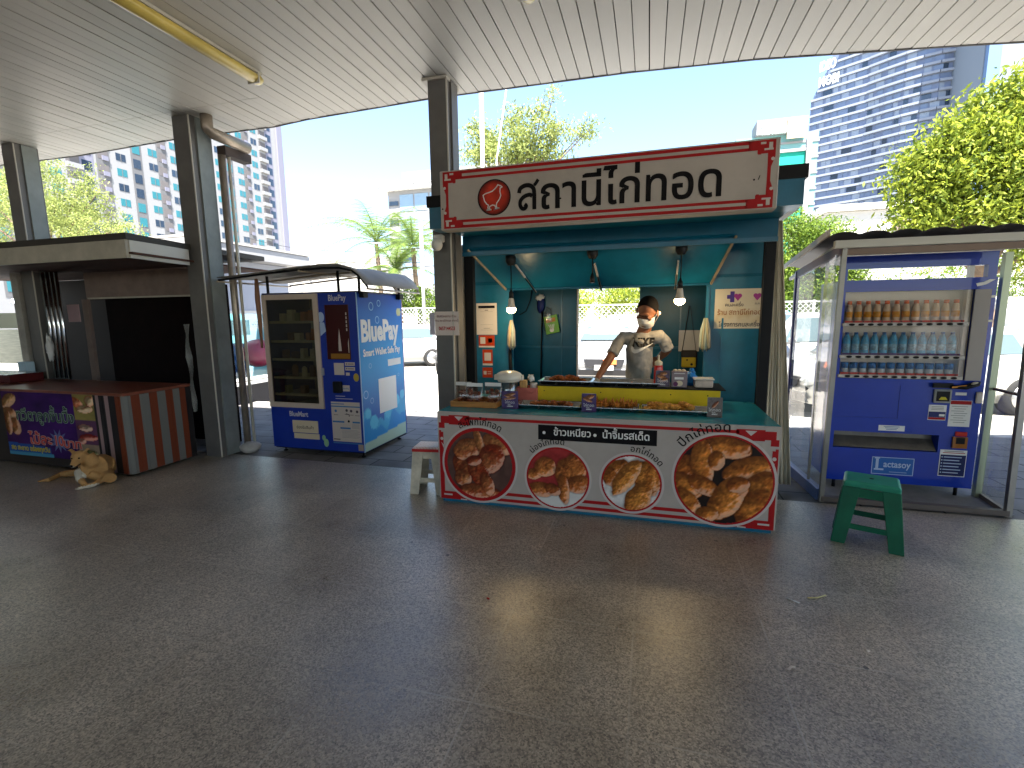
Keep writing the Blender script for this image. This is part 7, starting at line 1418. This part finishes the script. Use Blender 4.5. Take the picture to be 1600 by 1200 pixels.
# ============================================================ TOWERS
twh = mat('white tower wall', (.24, .24, .245), .7); tla = mat('lavender wall', (.17, .17, .22), .7); tgr = mat('grey tower wall', (.12, .12, .125), .7); wblue = mat('blue green glazing', (.03, .15, .18), .15, spec=.5); wdk = mat('dark glazing', (.02, .035, .06), .12, spec=.8); balc = mat('balcony shade', (.12, .11, .11), .7)
def tower_left():
    X0 = -110; ye, ys = at(437, 300, 'x', X0).y, 30; zt = 130; t = thing('apartment_tower', 'tall white apartment tower with blue windows behind the left pillar', 'building', (X0-10, (ye+ys)/2, -.2))
    m = MB(); m.box(X0-22, X0, ys, ye, -.2, zt, twh); m.build('wall', t)
    m = MB(); m.box(X0-20, X0+.5, ye+.01, ye+2.2, -.2, zt, tla); m.build('end_wall', t)
    fh = 3.1; nw = 0; y = ye-2.2; protos = {}; stuff = MB(); cols = []
    pat = [('grey', 2.2), ('balc', 2.6), ('gap', .8), ('win', 2.4), ('gap', 1.0), ('dark', 2.0), ('win', 2.4), ('gap', 1.6), ('strip', 2.0), ('gap', 1.2), ('win', 2.4), ('gap', 1.4), ('dark', 2.2), ('gap', 1.0)]
    i = 0; strips = MB()
    while y > ys+3:
        kd, w_ = pat[i % len(pat)]; i += 1
        if kd in ('win', 'strip', 'balc', 'dark', 'grey'): cols.append((kd, y-w_, y))
        y -= w_
    cnt = 0
    allw = []
    for kd, a, b in cols:
        if kd in ('strip', 'dark', 'grey'): strips.box(X0-.2, X0+.06, a-.2, b+.2, 6, zt-1, tgr if kd != 'grey' else tla)
        f0 = 7.0+(.6 if kd == 'win' else 0)
        for f in range(34): allw.append((kd, a, b, f0+f*fh))
    strips.build('facade_strip', t)
    allw.sort(key=lambda q_: -q_[1]); random.Random(2).shuffle(allw) if False else None
    rs = random.Random(5)
    for k, (kd, a, b, z) in enumerate(allw):
        g_ = wdk if rs.random() < .35 or kd == 'grey' else wblue
        def put(mb):
            if kd == 'balc': mb.box(X0-.1, X0+.02, a, b, z, z+2.2, balc); mb.box(X0+.03, X0+.7, a-.1, b+.1, z-.25, z+.7, twh)
            elif kd == 'win': mb.box(X0-.1, X0+.05, a+.2, b-.2, z, z+1.5, g_); mb.box(X0+.051, X0+.09, (a+b)/2-.06, (a+b)/2+.06, z, z+1.5, tgr)
            elif kd == 'dark': mb.box(X0+.061, X0+.1, a+.1, b-.1, z, z+2.0, balc); mb.box(X0+.1, X0+.3, a+.9, b-.1, z-.2, z+.7, tla)
            else: mb.box(X0+.061, X0+.12, a+.2, b-.2, z, z+1.9, g_)
        if 60 <= k < 155: q_ = MB(); put(q_); q_.build('balcony' if kd in ('balc', 'dark') else 'window', t)
        else: put(stuff)
    o = stuff.build('windows', t); o['kind'] = 'stuff'
tower_left()
# glass office block
def office():
    Y0 = 55; a, b = at(606, 300, 'y', Y0), at(720, 450, 'y', Y0); t = thing('glass_office', 'glass fronted office block with overhanging roof ledge behind the palms', 'building', ((a.x+b.x)/2, Y0+6, -.2)); top = at(606, 300, 'y', Y0).z; z2 = at(606, 268, 'y', Y0).z; led = at(600, 292, 'y', Y0).z
    gpn = mat('pale blue glazing', (.2, .29, .38), .15, spec=.4); m = MB(); m.box(a.x, b.x+8, Y0, Y0+12, -.2, top, twh); m.build('wall', t)
    m = MB(); m.box(a.x-1, b.x+8, Y0-1, Y0+12, top+.01, led, mat('ledge', (.6, .6, .58), .7)); 
    for k in range(16): m.bar((a.x-.8+k*1.1, Y0-1.02, top+.2), (a.x-.2+k*1.1, Y0-1.02, led-.1), .1, .06, tgr)
    m.build('ledge', t); m = MB(); m.box(a.x+1.5, b.x+8, Y0+1, Y0+10, led+.01, z2, twh); m.build('penthouse', t)
    for k in range(2): m = MB(); m.box(a.x+1.6+k*3.4, a.x+4.6+k*3.4, Y0+.9, Y0+.99, led+.6, z2-.5, gpn); m.build('window', t)
    w_ = 2.0; 
    for i in range(6):
        for j in range(5):
            zc = top-.5-j*2.2; m = MB(); m.box(a.x+1.6+i*w_, a.x+1.6+i*w_+w_*.9, Y0-.06, Y0-.005, zc-1.95, zc, gpn); m.build('window', t)
            
    for j in range(5): m = MB(); m.box(a.x+.2, a.x+1.4+1.8*(j > 1), Y0-.12, Y0-.065, top-1.2-j*2.2-.5, top-1.2-j*2.2, wdk); m.build('louvre', t)
office()
# curved condominium on the right
def condo():
    D0 = 220; base = at(1250, 400, 'y', D0); d1v = (at(140, 497, 'y', 1000)-CAMP); d1 = -Vector((d1v.x, d1v.y, 0)).normalized()   # runs right and nearer
    n1 = Vector((d1.y, -d1.x, 0)); P0 = Vector((base.x, base.y, 0)); t = thing('condominium_tower', 'huge blue glass condominium tower with curved white floor bands at the right', 'building', (P0.x+20, P0.y+5, -.2))
    A_ = P0; fold = hit(1352, 200, P0, n1); fold.z = 0
    d2 = Vector((1, -.02, 0)).normalized(); n2 = Vector((d2.y, -d2.x, 0)); E_ = hit(1522, 200, fold, n2); E_.z = 0
    topL = hit(1250, 165, P0, n1).z; topM = hit(1300, 95, P0, n1).z; zt = hit(1352, 60, P0, n1).z+22
    blg = mat('blue grey cladding', (.13, .165, .26), .45, spec=.4, var=.12, vs=.1); band = mat('pale floor band', (.22, .245, .3), .6); gl_ = mat('condo glazing', (.13, .17, .26), .15, spec=.5); gl2 = mat('condo glazing light', (.22, .26, .33), .2, spec=.5)
    m = MB(); bk = Vector((n1.x, n1.y, 0))*-22
    if bk.y < 0: bk = -bk
    Mx = hit(1300, 95, P0, n1)
    m.prism([(A_.x, A_.y, -.2), (fold.x, fold.y, -.2), (fold.x, fold.y, zt), (Mx.x, Mx.y, zt), (Mx.x, Mx.y, topM), (A_.x, A_.y, topL)], bk, blg); m.build('left_wing', t)
    arc = []
    for k in range(9):
        f = k/8; p_ = fold.lerp(E_, f)+Vector((0, -1, 0))*(5.5*math.sin(math.pi*f*.85)*1.9); arc.append(p_)
    q_ = MB(); q_.prism([(p_.x, p_.y, -.2) for p_ in arc]+[(E_.x, E_.y+22, -.2), (fold.x, fold.y+22, -.2)], (0, 0, zt+.2), blg); q_.build('right_wing', t)
    fh = 2.8; nf = int(zt/fh); L1 = (fold-A_).length; rs = random.Random(3); cnt = 0; wst = MB()
    for f in range(2, nf):
        z = f*fh
        m = MB(); x0 = 0 if z < topL else L1*(z-topL)/(topM-topL)*.48 
        if z < topM or True:
            s0 = min(x0, L1*.48); m.bar(A_+d1*s0+n1*.0+Vector((0, 0, z)), fold+Vector((0, 0, z)), 1.4, .75, band)
        for p_, r_ in zip(arc, arc[1:]): m.bar(Vector((p_.x, p_.y-.1, z)), Vector((r_.x, r_.y-.1, z)), 2.0, .75, band)
        m.build('floor_band', t)
        def win(P_, d_, w_, n_, big):
            nonlocal cnt
            nn_ = n_ if n_.y < 0 else -n_; c_ = P_+d_*w_/2+nn_*.12+Vector((0, 0, z+1.45)); g_ = gl_ if rs.random() < .6 else gl2
            if rs.random() < .12: g_ = wdk
            if cnt < 95 and big: q2 = MB(); q2.obox(c_, d_*w_/2*.94, nn_*.05, Vector((0, 0, .85)), g_); q2.build('window', t); cnt += 1
            else: wst.obox(c_, d_*w_/2*.94, nn_*.05, Vector((0, 0, .85)), g_)
        s = 1.0+x0; 
        if z > topL+4 and z > topM-3: s = L1*.62
        while s < L1-2: w_ = rs.choice((1.6, 2.4, 3.2)); win(A_+d1*s, d1, w_, n1, f > 26 and f < 40); s += w_+rs.choice((0, .3, .8))
        for p_, r_ in zip(arc, arc[1:]):
            dd = (r_-p_); LL = dd.length; dd.normalize(); s = .2
            while s < LL-1.5: w_ = rs.choice((1.4, 2.0, 2.6)); win(p_+dd*s, dd, w_, Vector((dd.y, -dd.x, 0)), False); s += w_+rs.choice((0, .3, 1.0))
    o = wst.build('windows', t); o['kind'] = 'stuff'
    # rooftop name
    c_ = hit(1281, 116, P0, n1); sg_ = mat('white sign letters', (.75, .75, .75), .5); PP = PL(Vector((c_.x, c_.y, 0))-d1*0+(n1 if n1.y < 0 else -n1)*.8, d1, (0, 0, 1)); a1 = hit(1281, 96, P0, n1).z; a2 = hit(1283, 117, P0, n1).z; W_ = (hit(1313, 100, P0, n1)-hit(1283, 100, P0, n1)).length; m = MB()
    PP.text(m, 'IDEO', 0, a1-4, 4.6, sg_, width=W_*.8, align='l', off=.03, h=0); PP.text(m, 'MOBI', 0, a2-4.5, 4.6, sg_, width=W_*1.0, align='l', off=.03, h=0); m.build('lettering', t)
    # neighbouring blue and white tower
    P1_ = hit(1530, 200, fold, n2); P1_.y -= 26; P1_ = at(1524, 200, 'y', P1_.y); t2 = thing('balcony_tower', 'pale blue tower with stacked balconies at the top right edge', 'building', (P1_.x+12, P1_.y+8, -.2)); pb_ = mat('sky blue pier', (.1, .17, .3), .6)
    m = MB(); m.box(P1_.x, P1_.x+90, P1_.y, P1_.y+18, -.2, zt+8, mat('grey blue tower wall', (.16, .19, .23), .7)); m.build('wall', t2)
    for k, xx in enumerate((.0, 16, 32)): m = MB(); m.box(P1_.x+xx+.3, P1_.x+xx+3.4, P1_.y-1.6, P1_.y-.01, -.2, zt+9, pb_); m.build('pier', t2)
    for f in range(8, nf+1):
        for k in range(3):
            for h_ in range(2):
                x_ = P1_.x+3.9+k*16+h_*6.2
                m = MB(); m.box(x_, x_+5.4, P1_.y-1.2, P1_.y-.01, f*2.8, f*2.8+.9, band); m.box(x_+.3, x_+4.2, P1_.y-.1, P1_.y-.005, f*2.8+1, f*2.8+2.7, wblue if h_ else wdk)
                if f > 34: m.build('balcony', t2)
condo()
# building with a rooftop name sign between kiosk and condominium
Y0 = 90; a, b = at(1150, 218, 'y', Y0), at(1249, 330, 'y', Y0); t = thing('teal_office_block', 'distant pale teal office block with a rooftop name sign behind the kiosk sign', 'building', ((a.x+b.x)/2, Y0+6, -.2)); m = MB(); m.box(a.x, b.x+2, Y0, Y0+12, -.2, a.z, mat('pale aqua wall', (.15, .3, .3), .6)); m.build('wall', t)
for k in range(9): m = MB(); m.box(a.x, b.x+2.1, Y0-.15, Y0-.01, a.z-1.5-k*2.4, a.z-1.2-k*2.4, twh); m.build('ledge', t)
c_, d_ = at(1183, 193, 'y', Y0-1), at(1250, 212, 'y', Y0-1); m = MB(); m.box(c_.x, d_.x+1, Y0-1, Y0+3, a.z, c_.z+.4, twh); rs_b = m.build('roof_sign', t); m = MB(); PP = PL((c_.x, Y0-1.01, 0)); PP.text(m, 'Thai Summit', .6, (c_.z+d_.z)/2-.6, 1.9, mat('dim green letters', (.3, .45, .4), .6), width=(d_.x-c_.x)*.62, align='l', off=.02, h=.05); m.build('lettering', rs_b)
m = MB(); m.box(c_.x+(d_.x-c_.x)*.7, d_.x+.9, Y0-1.2, Y0-1.02, d_.z-.3, c_.z+.2, mat('tan panel', (.6, .45, .3), .6)); m.build('roof_panel', t)
a, b = at(1215, 240, 'y', 60), at(1252, 330, 'y', 60); t = thing('netted_building', 'building wrapped in bright green netting just right of the kiosk sign', 'building', ((a.x+b.x)/2, 62, -.2)); m = MB(); m.box(a.x, b.x, 60, 66, -.2, a.z, mat('bright green netting', (.005, .24, .17), .7, var=.1)); m.build('netting', t); m = MB(); m.box(a.x-.3, b.x+.3, 59.8, 66.2, a.z+.01, a.z+.3, twh); m.build('roof_slab', t); m = MB(); m.box(b.x+.02, b.x+.5, 59.7, 60.2, -.2, a.z+1.2, twh); m.build('corner_post', t)

# ---- small litter on the floor
for nm, lab, pts, r_, mm in (('straw', 'thin white straw lying on the floor right of the counter corner', [(1228, 934), (1249, 942)], .004, wp), ('straw', 'short yellowish bent straw lying on the floor near the white straw', [(1262, 934), (1276, 934), (1290, 930)], .005, mat('yellowish straw', (.55, .5, .25), .5)),
        ('paper_scrap', 'tiny white paper scrap alone on the foreground floor at the right', [(1351, 1014), (1358, 1018)], .008, paper), ('wrapper', 'small curled white wrapper on the foreground floor below the counter', [(1232, 1046), (1237, 1041), (1243, 1043)], .006, paper), ('red_scrap', 'tiny red scrap on the floor left of the counter middle', [(761, 934), (764, 936)], .006, red)):
    m = MB(); m.tube([at(u, v, 'z', r_+.001) for u, v in pts], r_, mm, 8, ry=[r_*.6]*len(pts)); solo(m, nm, lab, 'litter')
